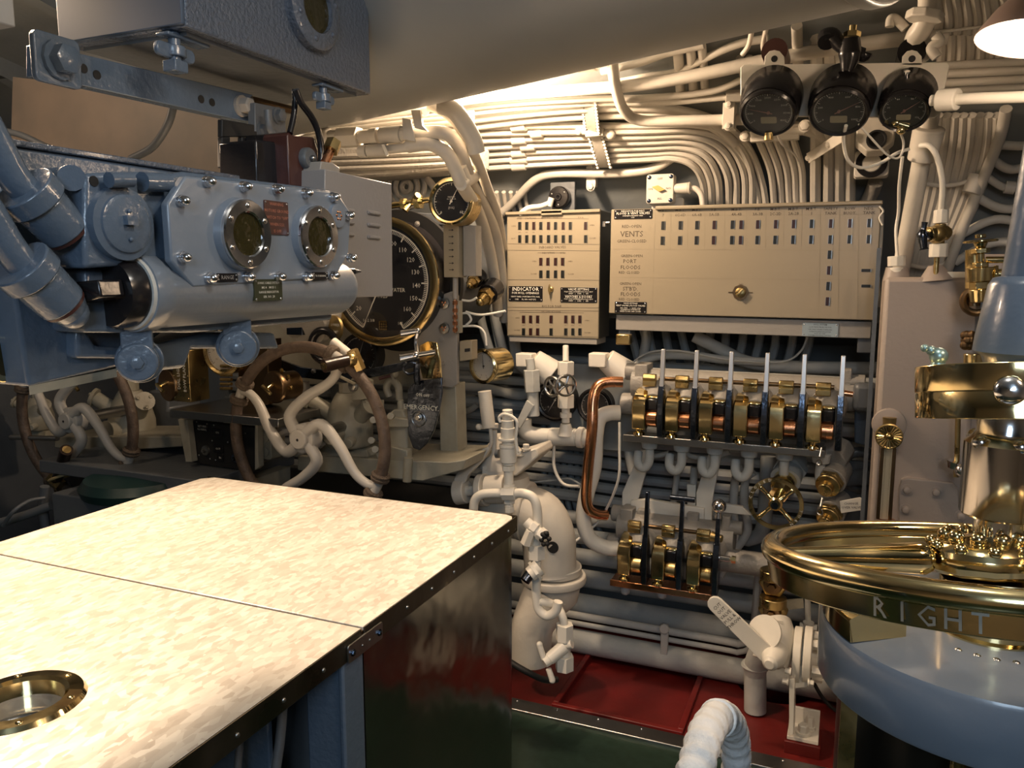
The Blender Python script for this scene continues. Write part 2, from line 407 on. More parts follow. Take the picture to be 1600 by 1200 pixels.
# near panel with round hole
hc = PZ(30, 1098, zt); hr = (PZ(120, 1088, zt)-hc).length*.80
b = B(); n = 48; vs = []; fs = []
x0, x1, y0, y1 = xl, xr, yn, ys-.004
for k in range(n):
    an = 2*pi*k/n; cx, sy = math.cos(an), math.sin(an)
    m = min([(x1-hc.x)/cx if cx > 1e-6 else 1e9, (x0-hc.x)/cx if cx < -1e-6 else 1e9, (y1-hc.y)/sy if sy > 1e-6 else 1e9, (y0-hc.y)/sy if sy < -1e-6 else 1e9])
    vs += [(hc.x+hr*cx, hc.y+hr*sy, zt), (hc.x+m*cx, hc.y+m*sy, zt), (hc.x+hr*cx, hc.y+hr*sy, zt-.05)]
for k in range(n):
    j = (k+1) % n; fs += [(3*k, 3*k+1, 3*j+1, 3*j), (3*k, 3*j, 3*j+2, 3*k+2)]
corn = [(x0, y0), (x1, y0), (x1, y1), (x0, y1)]
for cx, cy in corn:
    # corner triangle between neighbouring boundary points
    an = math.atan2(cy-hc.y, cx-hc.x) % (2*pi); k = int(an/(2*pi/n)); j = (k+1) % n
    vs.append((cx, cy, zt)); fs.append((3*k+1, len(vs)-1, 3*j+1))
b.add(vs, fs); b.build('tabletop_panel', zinc, t)
b = B(); M = FZ(hc+V((0, 0, 0)))
b.lathe([(hr-.002, -.02), (hr-.002, .004), (hr+.004, .009), (hr+.024, .007), (hr+.029, 0)], M, 48); b.f = [f for f in b.f if len(f) == 4]
ring = b.build('porthole_ring', brass, t)
b = B()
for k in range(6): a = rad(25+60*k); b.dome(FZ(hc+V(((hr+.014)*math.cos(a), (hr+.014)*math.sin(a), .007))), .006, .003)
b.build('ring_screw', brass, ring)
b = B(); b.lathe([(hr, 0), (hr, .003)], FZ(hc+V((0, 0, -.022))), 40); b.build('porthole_glass', glass, t)
b = B(); b.lathe([(hr+.01, 0), (hr+.01, .01)], FZ(hc+V((0, 0, -.11))), 40); b.build('well_floor', mat('well_blue', (.10, .15, .20), .3), t)
b = B(); b.torus(FZ(hc+V((0, 0, -.06))), hr+.004, .012); b.build('well_rim', steel, t)
# edge strip with rivets
eb = mat('edge_strip_metal', (.13, .115, .09), .3, 1, bump=(20, .4), rvar=(9, .22, .5))
for (ya, yb) in ((yn, ys-.006), (ys+.004, yf)):
    b = B(); b.box((xr+.0015, (ya+yb)/2, zt-.0215), (.003, yb-ya, .043)); e = b.build('edge_strip', eb, t, bevel=.001)
    k = ya+.05
    while k < yb-.02:
        r_ = B(); r_.dome(FR(V((xr+.003, k, zt-.024)), (0, 1, 0), (0, 0, 1)), .0045, .0035, 8); r_.build('rivet', steel, e); k += .105
b = B(); b.box(((xl+xr)/2, yf+.0015, zt-.02), (xr-xl, .003, .04)); b.build('edge_strip', eb, t)
b = B(); b.box(((xl+xr)/2, ys, zt-.012), (xr-xl, .009, .01)); b.build('seam_filler', bronze, t)
# latch plate bridging the seam on the edge
M = FX(V((xr+.0045, ys+.002, zt-.028))); b = B(); b.rrect(.115, .034, .005, -.001, .003, M); h = b.build('latch_plate', steel, t, bevel=.001)
b = B(); [b.bolt(M @ Matrix.Translation((dx, -.001, .003)), .005) for dx in (-.043, .045)]; b.build('bolt', gun, h)
b = B(); [b.dome(M @ Matrix.Translation((dx, -.001, .003)), .0028, .002) for dx in (-.012, .012)]; b.build('screw', steel, h)
# stainless side sheet, slightly oil-canned
b = B(); ny, nz = 28, 34; vs = []; fs = []
for j in range(nz+1):
    for i in range(ny+1):
        u, v = i/ny, j/nz; y = ys+.006+(yf-ys-.008)*u; z = (zt-.043)*v
        x = xr-.002 + .010*math.sin(pi*u)*math.sin(pi*v)*(1+.5*math.sin(5*u+3*v)) - (.012*max(0, (u-.95)/.05)**2)
        vs.append((x, y, z))
for j in range(nz):
    for i in range(ny): a = j*(ny+1)+i; fs.append((a, a+1, a+ny+2, a+ny+1))
b.add(vs, fs); b.build('side_sheet', stainless, t, ang=70)
b = B(); b.box(((xl+xr)/2, yf-.012, .46), (xr-xl-.04, .02, .92)); b.build('far_sheet', darkgrey, t)
b = B(); b.box((xr-.045, ys-.028, .47), (.085, .06, .93)); b.box((xr-.006, ys-.03, .47), (.012, .065, .93)); b.build('table_leg', bluep, t, bevel=.004)
b = B(); b.box((xr-.045, yn+.03, .47), (.085, .06, .93)); b.build('table_leg', bluep, t, bevel=.004)
b = B(); b.box(((xl+xr)/2-.05, ys+.01, .46), (xr-xl-.1, .012, .92)); b.build('divider_sheet', darkgrey, t)
b = B(); b.box((xl+.01, (yn+yf)/2, .46), (.012, yf-yn, .92)); b.build('back_sheet', darkgrey, t)
b = B(); b.box((xr-.30, ys-.12, .62), (.36, .012, .55)); b.build('shelf_panel', bluep, t, bevel=.003)
b = B()
b.tube([V((xr-.10, ys-.10, .90)), V((xr-.09, ys-.16, .72)), V((xr-.14, ys-.28, .45)), V((xr-.16, ys-.34, .1))], .009); b.tube([V((xr-.17, ys-.14, .90)), V((xr-.14, ys-.2, .72)), V((xr-.2, ys-.32, .45)), V((xr-.22, ys-.38, .1))], .007)
b.build('cable', darkgrey, t)
# ============================================================ overhead blue-grey box, top left
zb = 2.045; XB = PZ(585, 148, zb).x; a = PZ(285, 42, zb); yn_, yf_ = a.y, PZ(585, 148, zb).y; XB = (a.x+XB)/2
wl = PZ(50, 58, zb).x
t = T('overhead_equipment_box', 'large dark blue-grey crinkle-painted box hanging from the ceiling, top left', 'box', (XB-.3, (yn_+yf_)/2, zb))
b = B(); b.box(((wl+XB)/2, (yn_+yf_)/2, zb+.28), (XB-wl, yf_-yn_, .56)); b.build('housing', bluerough, t, bevel=.004)
b = B(); b.box(((wl+XB)/2, yn_-.004, zb+.28), (XB-wl-.004, .008, .555)); b.build('front_sheet', mat('smooth_dark_blue', (.055, .08, .12), .4), t, bevel=.002)
pc = PX(483, 15, XB); M = FX(pc); hr_ = (PX(483, 78, XB)-pc).length
b = B(); b.lathe([(hr_, 0), (hr_, .02), (hr_*.93, .024), (hr_*.60, .024), (hr_*.60, .012)], M, 40); b.f = [f for f in b.f if len(f) == 4]; p = b.build('sight_flange', bluerough, t)
b = B(); b.lathe([(hr_*.61, 0), (hr_*.61, .014)], M, 32); b.build('sight_glass', amber, t)
b = B()
for k in range(6): aa = rad(20+60*k); b.dome(M @ Matrix.Translation((hr_*.78*math.cos(aa), hr_*.78*math.sin(aa), .024)), .006, .004)
b.build('screw', bluerough, p)
def wing_clamp(px, py, px2, py2, s=1.0):
    c = PZ(px, py, zb-.012)
    b = B(); b.cyl(c+V((0, 0, .012)), c-V((0, 0, .045*s)), .010*s, seg=10); b.cyl(c-V((0, 0, .012)), c-V((0, 0, .03)), .018*s, seg=14)
    for sg in (-1, 1):
        M = FX(c+V((0, sg*.022*s, -.022))); b.rrect(.036*s, .022*s, .009*s, -.005, .005, M)
    b.box((c.x, c.y+.02*s, c.z+.004), (.03, .09*s, .006)); b.box((c.x, c.y, c.z-.042*s), (.028*s, .028*s, .018*s))
    return b.build('wing_clamp', bluep, t, bevel=.002)
wing_clamp(272, 62, 0, 0, 1.1); wing_clamp(505, 138, 0, 0, .9)
b = B(); P = [PZ(250, 70, zb), PZ(315, 92, zb)]
b.box(((wl+XB)/2, (yn_+yf_)/2, zb-.003), (XB-wl-.05, yf_-yn_-.05, .006)); b.build('bottom_plate', darkgrey, t)
# left neighbouring grey panel edge at the frame's border
b = B(); q = PD(5, 75, 1.05)
b.box((q.x-.03, q.y+.0, 2.13), (.075, .03, .37)); b.build('hanging_panel', greyp, label='narrow grey panel edge hanging at the upper left border of the view', cat='panel', bevel=.002)
# perforated rail under the box
XR2 = XB-.16
t = T('support_rail', 'dark perforated steel rail with bolted ends slung under the overhead blue-grey box', 'bracket', PX(230, 130, XR2))
top = [PX(60, 68, XR2), PX(440, 172, XR2)]; bot = [PX(60, 118, XR2), PX(400, 195, XR2)]
b = B(); b.slab([top[0], PX(395, 148, XR2), PX(395, 192, XR2), PX(340, 180, XR2), bot[0]], (-.03, 0, 0)); b.build('rail', bluep, t, bevel=.002)
b = B()
for px, py in ((130, 107), (151, 117), (314, 155), (331, 160)): b.lathe([(.008, -.002), (.008, .0015)], FX(PX(px, py, XR2)), 14)
b.build('hole', blackm, t)
b = B(); M = FX(PX(84, 95, XR2)); b.rrect(.085, .08, .01, 0, .012, M); b.build('end_plate', bluep, t, bevel=.002)
b = B(); b.bolt(M @ Matrix.Translation((0, 0, .012)), .024, .03); b.build('bolt', bluep, t)
b = B(); M = FX(PX(376, 166, XR2)); b.bolt(M, .017, .03); b.build('bolt', greyp, t)
b = B(); b.tube([PX(392, 157, XR2), PX(455, 172, XR2)], .010, 6, smooth=False); b.build('rod', bronze, t)
# tan bulkhead sheet behind the rail
t = T('backing_sheet', 'tan metal sheet with shadows painted in its colour behind the perforated rail', 'panel', (-2.2, 2.2, 1.9))
b = B(); Y0 = 2.0
P = [PY(20, 120, Y0), PY(345, 160, Y0), PY(375, 200, Y0), PY(375, 300, Y0), PY(15, 300, Y0)]
b.slab(P, (0, .02, 0)); b.build('sheet', mat('tan_sheet_painted_shade', (.26, .20, .15), .5, bump=(6, .2), var=(3, (.16, .135, .11))), t)  # darker noise blotches put the sheet's shading into its colour
pipe('bent_hose', [(272, 160, 1.7), (262, 195, 1.7), (238, 230, 1.72), (205, 248, 1.74)], 6, darkgrey, 'short bent grey hose in front of the tan backing sheet', 'hose')
pipe('long_hose', [(-20, 200, 1.8), (30, 210, 1.8), (70, 228, 1.8), (110, 245, 1.8)], 5, darkgrey, 'dark grey hose sagging under the tan sheet at the far left', 'hose')
# black hanging frame between rail and instrument
t = T('black_bracket', 'black open sheet-metal bracket hanging left of the maroon socket box', 'bracket', PX(372, 250, -1.12))
Xk = -1.12
b = B(); b.slab([PX(x, y, Xk) for x, y in ((347, 186), (398, 195), (398, 214), (347, 214))], (-.012, 0, 0)); b.slab([PX(x, y, Xk) for x, y in ((347, 214), (360, 214), (360, 265), (347, 262))], (-.012, 0, 0)); b.slab([PX(x, y, Xk) for x, y in ((378, 214), (384, 214), (386, 285), (378, 285))], (-.012, 0, 0)); b.slab([PX(x, y, Xk) for x, y in ((396, 205), (402, 205), (402, 285), (396, 285))], (-.012, 0, 0))
b.build('frame', blackm, t, bevel=.002)
t = T('grey_gusset', 'grey bolted gusset plate beneath the right end of the perforated rail', 'bracket', PX(420, 205, -1.2))
b = B(); b.slab([PX(x, y, -1.2) for x, y in ((398, 160), (446, 170), (448, 235), (400, 240))], (-.02, 0, 0)); b.build('plate', darkgrey, t, bevel=.002)
b = B(); b.bolt(FX(PX(409, 203, -1.2)), .012, .014); b.bolt(FX(PX(434, 181, -1.2)), .014, .016); b.build('bolt', darkgrey, t)
b = B(); b.tube([PX(418, 172, -1.17), PX(421, 200, -1.17), PX(432, 215, -1.17), PX(440, 240, -1.17)], .008); b.build('rib', darkgrey, t)
# maroon socket box with chained cap
Xs = -1.0
t = T('socket_box', 'maroon box with round capped socket on a bead chain', 'box', PX(470, 250, Xs))
b = B(); b.slab([PX(x, y, Xs) for x, y in ((449, 212), (452, 206), (460, 212), (486, 214), (491, 214), (497, 235), (499, 296), (453, 290))], (-.06, 0, 0)); b.build('face_plate', maroon, t, bevel=.003)
b = B(); b.slab([PX(x, y, Xs-.03) for x, y in ((400, 218), (436, 222), (440, 208), (452, 206), (455, 292), (402, 285))], (-.09, 0, 0)); b.build('housing', black, t, bevel=.004)
M = FX(PX(477, 248, Xs)); b = B(); b.lathe([(.021, 0), (.021, .010), (.018, .014), (1e-6, .014)], M, 28); cp = b.build('cap', darkgrey, t)
b = B(); b.ball((0, 0, .018), .006, 10, M=M); P = [PX(482+k*.35, 252+3.2*k, Xs+.012) for k in range(13)]
for p in P: b.ball(p, .0022, 6)
b.build('bead_chain', steel, cp)
b = B(); b.tube([PX(x, y, Xs+.0) for x, y in ((460, 140), (461, 160), (459, 182), (453, 208))], .006); b.build('black_lead', black, label='thin black lead dropping onto the socket box, nearer the left', cat='cable', group=None)
b = B(); b.tube([PX(x, y, Xs+.02) for x, y in ((462, 140), (470, 160), (486, 182), (497, 205), (502, 235), (500, 262))], .0065); b.build('black_lead', black, label='curved black lead looping down the right edge of the socket box', cat='cable')
# brass elbow stub above louvred panel
t = T('brass_stub', 'brass hexagon stub on a grey bracket above the louvred panel', 'fitting', PX(515, 245, -.97))
b = B(); p0, p1 = PX(507, 256, -.97), PX(520, 226, -.97); b.cyl(p0, p1, .009, seg=14); b.build('stub', copper, t)
b = B(); b.hexn(PX(516, 236, -.97), PX(522, 222, -.97), .016); b.build('hex_nut', abrass, t)
b = B(); b.slab([PX(x, y, -.96) for x, y in ((502, 252), (520, 254), (531, 262), (531, 272), (500, 266))], (-.05, 0, 0)); b.build('bracket', greyp, t, bevel=.002)
# ============================================================ louvred grey panel
XL_ = -.945
t = T('louvred_panel', 'flat grey sheet panel with stamped louvres behind the twin-window instrument', 'panel', PX(565, 460, XL_))
b = B(); b.slab([PX(x, y, XL_) for x, y in ((508, 264), (612, 287), (614, 463), (505, 466))], (-.11, 0, 0)); b.build('sheet', louvp, t, bevel=.002)
for (cx, cy) in ((583, 333), (583, 352), (583, 371), (541, 328), (541, 347), (541, 366)):
    p = PX(cx, cy, XL_); M = FX(p) @ Matrix.Rotation(rad(-1), 4, 'Z')
    b = B(); b.rrect(.048, .0085, .004, 0, .004, M); b.rrect(.044, .005, .002, .004, .0065, M); b.build('louvre', louvp, t, bevel=.001)
# ============================================================ blue twin-window instrument
X0 = -.85
t = T('twin_window_instrument', 'glossy blue-grey instrument with two round bright-rimmed windows and a black knob', 'instrument', PX(350, 450, X0-.05))
def sl(name, pts, X, th, m, par=t, bevel=.003, **k):
    b = B(); b.slab([PX(x, y, X) for x, y in pts], (-th, 0, 0)); return b.build(name, m, par, bevel=bevel, **k)
sl('front_plate', ((290, 275), (262, 318), (268, 408), (302, 449), (524, 434), (545, 396), (549, 333), (527, 300)), X0, .014, bluesm)
sl('lower_web', ((133, 420), (300, 420), (520, 430), (520, 500), (300, 520), (133, 520)), X0-.06, .12, bluep, bevel=.006)
sl('body_casting', ((133, 270), (225, 268), (262, 272), (290, 268), (518, 296), (538, 332), (538, 400), (518, 436), (300, 440), (260, 410), (133, 420)), X0-.03, .15, bluep, bevel=.006)
b = B(); M = FX(PX(146, 283, X0-.03)); b.lathe([(.0065, 0), (.0065, .0012)], M, 16); b.build('screw_hole', blackm, t)
# boss left
M = FX(PX(186, 350, X0-.03)); b = B(); b.lathe([(.048, -.001), (.047, .010), (.038, .012), (.037, .015), (.033, .017), (1e-6, .017)], M, 40); b.build('round_boss', bluep, t)
b = B(); b.box((0, .004, .021), (.016, .012, .008), M); b.dome(M @ Matrix.Translation((.001, .016, .019)), .003, .002); b.dome(M @ Matrix.Translation((.001, -.02, .019)), .003, .002); b.build('boss_nub', bluep, t)
b = B(); b.tube([PX(170, 281, X0-.012), PX(205, 281, X0-.012)], .010, 10); b.cyl(PX(222, 284, X0-.02), PX(262, 285, X0-.02), .013); b.build('cast_lug', bluep, t)
b = B()
b.cyl(PX(100, 280, X0-.12), PX(112, 278, X0-.04), .016)
b.build('cast_lug', bluep, t)
for (cx, cy, ry) in ((374, 366, 54), (487, 370, 48)):
    M = FX(PX(cx, cy, X0)); R = (PX(cx, cy-ry, X0)-PX(cx, cy, X0)).length
    b = B(); b.lathe([(R*1.06, 0), (R*1.02, .012)], M, 44); b.build('window_seat', bluesm, t)
    b = B(); b.lathe([(R, .010), (R, .017), (R*.96, .019), (R*.66, .019), (R*.62, .017), (R*.62, .0121)], M, 48); b.f = [f for f in b.f if len(f) == 4]; rg = b.build('window_rim', chrome, t)
    for k in range(6):
        s = B(); an = rad(30+60*k); s.dome(M @ Matrix.Translation((R*.82*math.cos(an), R*.82*math.sin(an), .019)), .0048, .0016); s.build('screw', chrome, rg)
    b = B(); b.lathe([(R*.62, .0122), (R*.62, .0138)], M, 36); b.build('window_glass', amber, t)
for px, py in ((322, 284), (379, 292), (430, 296), (475, 302), (518, 308), (281, 314), (283, 402), (541, 337), (545, 403)):
    M = FX(PX(px, py, X0)); b = B(); b.lathe([(.0085, 0), (.0085, .004), (.0078, .006)], M, 14); b.dome(M @ Matrix.Translation((0, 0, .006)), .0076, .012); b.build('acorn_nut', chrome, t)
for px, py in ((325, 434), (384, 432), (433, 432), (477, 432), (518, 430)):
    M = FX(PX(px, py, X0)); b = B(); b.lathe([(.0085, 0), (.0085, .004), (.0078, .006)], M, 14); b.dome(M @ Matrix.Translation((0, 0, .006)), .0076, .012); b.build('acorn_nut', chrome, t)
M = FX(PX(524, 337, X0)); b = B(); b.lathe([(.022, 0), (.021, .007), (.014, .008), (1e-6, .008)], M, 30); p = b.build('vent_boss', bluesm, t)
b = B(); [b.dome(M @ Matrix.Translation((.007*math.cos(rad(60*k)), .007*math.sin(rad(60*k)), .008)), .0028, .001, 8) for k in range(6)]; b.build('vent_hole', copper, p)
def nplate(px0, py0, px1, py1, X, m, lines, ink, size, name='name_plate', skew=0, out=.0022):
    p0, p1 = PX(px0, py0, X), PX(px1, py1, X); c = (p0+p1)/2; M = FX(c)
    w, h = abs(p1.y-p0.y), abs(p1.z-p0.z)
    b = B(); b.rrect(w, h, .002, 0, out, M); pl = b.build(name, m, t)
    b = B(); n_ = len(lines)
    for i, s in enumerate(lines): b.text(s, size if not isinstance(s, tuple) else s[1], M @ Matrix.Translation((0, h*(.5-(i+.5)/n_), out)))
    b.build('lettering', ink, pl)
    b = B(); [b.dome(M @ Matrix.Translation((sx*(w/2-.003), sy*(h/2-.003), out)), .0018, .001, 8) for sx in (-1, 1) for sy in (-1, 1)]; b.build('screw', steel, pl)
nplate(411, 312, 450, 368, X0, maroon, ['WARNING', 'MOTORS GROUND', 'SWITCH TO "OFF"', 'WHEN S.S.I.', 'IS OFF'], mat('faded_red_print', (.42, .16, .10), .5), .0068)
nplate(337, 427, 370, 440, X0, black, ['RANGE'], mat('faint_print', (.25, .24, .22), .5), .008)
nplate(487, 425, 511, 437, X0, black, ['TRUE BEARING'], inkw, .0045)
# lower cylinder
c0, c1 = PX(212, 457, X0-.052), PX(530, 466, X0-.052)
c1 = V((c0.x, c1.y, c0.z)); Rc = .051
b = B(); M = FD(c0, c1-c0); L = (c1-c0).length
b.lathe([(Rc*1.06, -.01), (Rc*1.06, .02), (Rc, .024), (Rc, L-.02), (Rc*.9, L-.004), (Rc*.6, L+.004), (1e-6, L+.006)], M, 44); b.build('motor_barrel', bluesm, t)
b = B(); p = c1; b.cyl(p+V((.02, 0, .03)), p+V((.02, .02, .03)), .007); b.cyl(p+V((.02, .02, .03)), p+V((.02, .045, .03)), .006, .002); b.build('spigot', gun, t)
b = B(); b.lathe([(Rc*1.0, -.016), (Rc*1.0, -.008)], M, 40); b.build('dial_ring', mat('worn_white_paint', (.5, .5, .47), .6, bump=(60, .5)), t)
Mk = FD(c0-V((0, .016, 0)), (0, -1, 0))
b = B(); b.lathe([(Rc*.93, 0), (Rc*.93, .02), (Rc*.86, .028), (1e-6, .03)], Mk, 36); kn = b.build('knob_disc', black, t)
b = B(); b.slab([Mk @ V(v) for v in ((-.052, .012, .03), (.03, .018, .03), (.034, -.004, .03), (-.03, -.016, .03))], (0, -.038, 0)); b.build('knob_pointer', black, kn, bevel=.003)
# name plate on barrel
an = rad(18); Mb = FR(V((c0.x+Rc*math.cos(an)*1.0, (c0.y+c1.y)/2+.035, c0.z-.004+Rc*math.sin(an)*0)), (0, 1, 0), (0.05, 0, 1)); Mb = FR(V((c0.x+Rc+.0005, PX(412, 470, X0-.01).y, c0.z)), (0, 1, 0), (0, 0, 1))
b = B(); b.rrect(.066, .034, .002, -.004, .0015, Mb); pl = b.build('name_plate', mat('olive_plate', (.035, .04, .02), .35), t)
b = B(); [b.text(s, .0052, Mb @ Matrix.Translation((0, .011-.0072*i, .0015))) for i, s in enumerate(['SONIC CABLE SYSTEM', 'MK 4    MOD 1', 'RANGE INDICATOR', 'SER. NO. 28'])]; b.build('lettering', inkw, pl)
b = B(); [b.dome(Mb @ Matrix.Translation((sx*.029, sy*.014, .0015)), .002, .001, 8) for sx in (-1, 1) for sy in (-1, 1)]; b.build('screw', chrome, pl)
# lower lugs
b = B(); b.slab([PX(x, y, X0-.10) for x, y in ((120, 490), (150, 540), (215, 545), (320, 520), (430, 520), (438, 545), (300, 545), (290, 575), (260, 578), (230, 585), (200, 560), (120, 560))], (-.10, 0, 0)); b.build('under_casting', bluep, t, bevel=.006)
for (cx, cy, r_) in ((215, 566, .027), (372, 543, .029)):
    M = FD(PX(cx, cy, X0-.05), (1, -1.1, 0)); b = B(); b.lathe([(r_, -.05), (r_, .0), (r_*.96, .004), (1e-6, .005)], M, 34); b.lathe([(r_*1.18, -.03), (r_*1.18, -.022)], M, 34); b.box((0, r_*1.0, -.012), (r_*1.5, r_*1.4, .02), M); g = b.build('mounting_lug', bluep, t, bevel=.002)
    b = B(); b.bolt(M @ Matrix.Translation((0, 0, .004)), .009, .008); b.build('bolt', bluep, g)
# pipes coming in with glands
def gland(p0, p1, p2, r, lab):
    g = T('conduit_gland', lab, 'conduit', p2)
    b = B(); b.tube(p0, r*.62, 14); b.build('conduit', bluep, g)
    d = (p2-p1).normalized()
    b = B(); b.cyl(p1-d*.012, p1+d*.012, r*1.22, seg=24); b.cyl(p1+d*.013, p1+d*.060, r*1.05, r*.98, 24); b.build('gland_nut', bluep, g, bevel=.002)
    b = B(); b.cyl(p1+d*.0601, p1+d*.064, r*.93, seg=24); b.build('washer', maroon, g)
    b = B(); b.cyl(p1+d*.064, p2, r*.9, r*.72, 24); b.ball(p2, r*.72); b.build('spigot', bluep, g)
Xg = X0-.06
gland([PX(-60, 130, Xg), PX(-10, 220, Xg), PX(20, 275, Xg), PX(48, 305, Xg)], PX(48, 305, Xg), PX(98, 358, Xg), .030, 'upper of two blue-grey conduits with fat glands at the left border')
gland([PX(-60, 270, Xg), PX(-20, 330, Xg), PX(10, 380, Xg), PX(40, 420, Xg)], PX(42, 422, Xg), PX(112, 488, Xg), .030, 'lower of two blue-grey conduits with fat glands at the left border')
# big case behind the instrument
Xc = X0-.12
t2 = T('instrument_case', 'large blue-grey case carrying the twin-window instrument, speckled top', 'box', PX(150, 590, Xc))
y0 = PX(35, 400, Xc).y-.03; y1 = PX(368, 268, Xc).y; z1 = PX(110, 242, Xc).z
b = B(); P = [V((Xc, y0, z1)), V((Xc, y1, z1)), V((Xc, y1, z1-.16)), V((Xc, PX(180, 575, Xc).y, PX(180, 575, Xc).z)), V((Xc, PX(45, 605, Xc).y, PX(45, 605, Xc).z))]
b.slab(P, (-.30, 0, 0)); b.build('case', bluep, t2, bevel=.005)
b = B(); b.box((Xc-.15, (y0+y1)/2, z1+.004), (.31, y1-y0+.01, .008)); b.build('case_lid', bluerough, t2, bevel=.002)
b = B(); P = [PX(45, 603, Xc-.002), PX(182, 576, Xc-.002), PX(175, 555, Xc-.25), PX(45, 575, Xc-.25)]
b.slab(P, (0, 0, -.012)); b.build('under_lip', stonep, t2)
# second pale-green instrument at the lower left border
Xw = -1.02
t3 = T('corner_instrument', 'pale blue-green box with a brass-rimmed oval window in the left corner', 'instrument', PX(10, 590, Xw))
b = B(); b.slab([PX(x, y, Xw) for x, y in ((-60, 500), (20, 525), (48, 592), (-60, 592))], (-.08, 0, 0)); b.build('case', bluesm, t3, bevel=.004)
M = FX(PX(2, 560, Xw)); b = B(); b.rrect(.04, .062, .018, 0, .008, M, 6); b.build('window_rim', brass, t3, bevel=.002); b = B(); b.rrect(.024, .045, .011, .0081, .009, M, 6); b.build('window_glass', amber, t3)
spokep = mat('wheel_grey_white', (.42, .40, .36), .38, bump=(30, .2))
# ============================================================ diving station wheels
YW = 2.2
Rw = .312
def wheel(cx, cy, lab, rot=0):
    c = PY(cx, cy, YW); t = T('diving_plane_wheel', lab, 'wheel', c, 'diving plane handwheels'); M = FW(c) @ Matrix.Rotation(rad(rot), 4, 'Z')
    at = [-27, 63, 153, 243]
    k = Rw/148.0
    for i, a in enumerate(at):
        b = B(); pts = [(8, 10), (36, 25), (67, -6), (92, -48), (114, -66), (132, -68)]
        R2 = Matrix.Rotation(rad(90*i), 4, 'Z'); P = [M @ R2 @ V((x*k, y*k, .03*(1-math.hypot(x, y)/150))) for x, y in pts]
        Q = catmull(P, 6); b.tube(Q, [.021, .021, .019, .017, .016, .016], 10, smooth=False); b.build('spoke', spokep, t)
        s = B(); s.torus(M, Rw, .0175, 6, 10, rad(a-6), rad(a+6)); s.build('rim_socket', spokep, t)
        w = B(); w.torus(M, Rw, .0205, 22, 10, rad(a+6), rad(a+84)); w.build('leather_grip', leather, t)
        for q in (6, 84):
            kk = B()
            for dq in (-1.2, 1.2): kk.torus(M @ Matrix.Rotation(rad(a+q), 4, 'Z') @ Matrix.Translation((Rw, 0, 0)) @ Matrix.Rotation(pi/2, 4, 'X') @ Matrix.Translation((0, 0, dq*.005)), .024, .0095, 14, 6)
            kk.build('turks_head_knot', twine, t)
    b = B(); b.lathe([(.05, -.02), (.052, .03), (.048, .036), (.034, .038), (.034, .050), (.030, .054), (1e-6, .054)], M, 32); b.build('hub', spokep, t, bevel=.001)
    b = B(); b.lathe([(.005, .0541), (.004, .056)], M, 10); b.build('hub_screw', blackm, t)
    b = B(); b.cyl(c+V((0, 0, 0)), c+V((0, .35, 0)), .022); b.build('shaft', steel, t)
    return t, M
w2, M2 = wheel(480, 683, 'pale spoked handwheel with leather-bound rim nearest the large depth gauge, centre of view', 0)
w1, M1 = wheel(118, 655, 'pale spoked handwheel with leather-bound rim at the far left, under the blue case', 1)
def grip(M, a, out, par):
    p = M @ V((Rw*math.cos(rad(a)), Rw*math.sin(rad(a)), .0)); q = M @ V(((Rw+out[0])*math.cos(rad(a+out[1])), (Rw+out[0])*math.sin(rad(a+out[1])), .05))
    return p, q
p = PY(548, 562, YW-.03); q = PY(506, 572, YW-.12)
b = B(); b.cyl(p, q, .019, .022, 18); b.build('spinner_grip', wood, w2); b = B(); b.cyl(q, q+(q-p).normalized()*.004, .012, seg=14); b.ball(p, .024); b.hexn(p+V((.0, .01, .03)), p+V((.015, .03, -.035)), .02); b.build('grip_ferrule', abrass, w2)
p = PY(88, 752, YW-.02); q = PY(104, 703, YW-.10)
b = B(); b.cyl(p, q, .020, .024, 18); b.build('spinner_grip', wood, w1); b = B(); b.cyl(q, q+(q-p).normalized()*.004, .016, seg=14); b.hexn(p+V((-.03, 0, .01)), p+V((.03, 0, -.02)), .026); b.build('grip_ferrule', abrass, w1)
b = B(); b.torus(FD(PY(96, 745, YW-.05), (.4, 0, -1)), .045, .006, 24, 8); b.build('lanyard', mat('tan_cord', (.4, .3, .14), .7), w1)
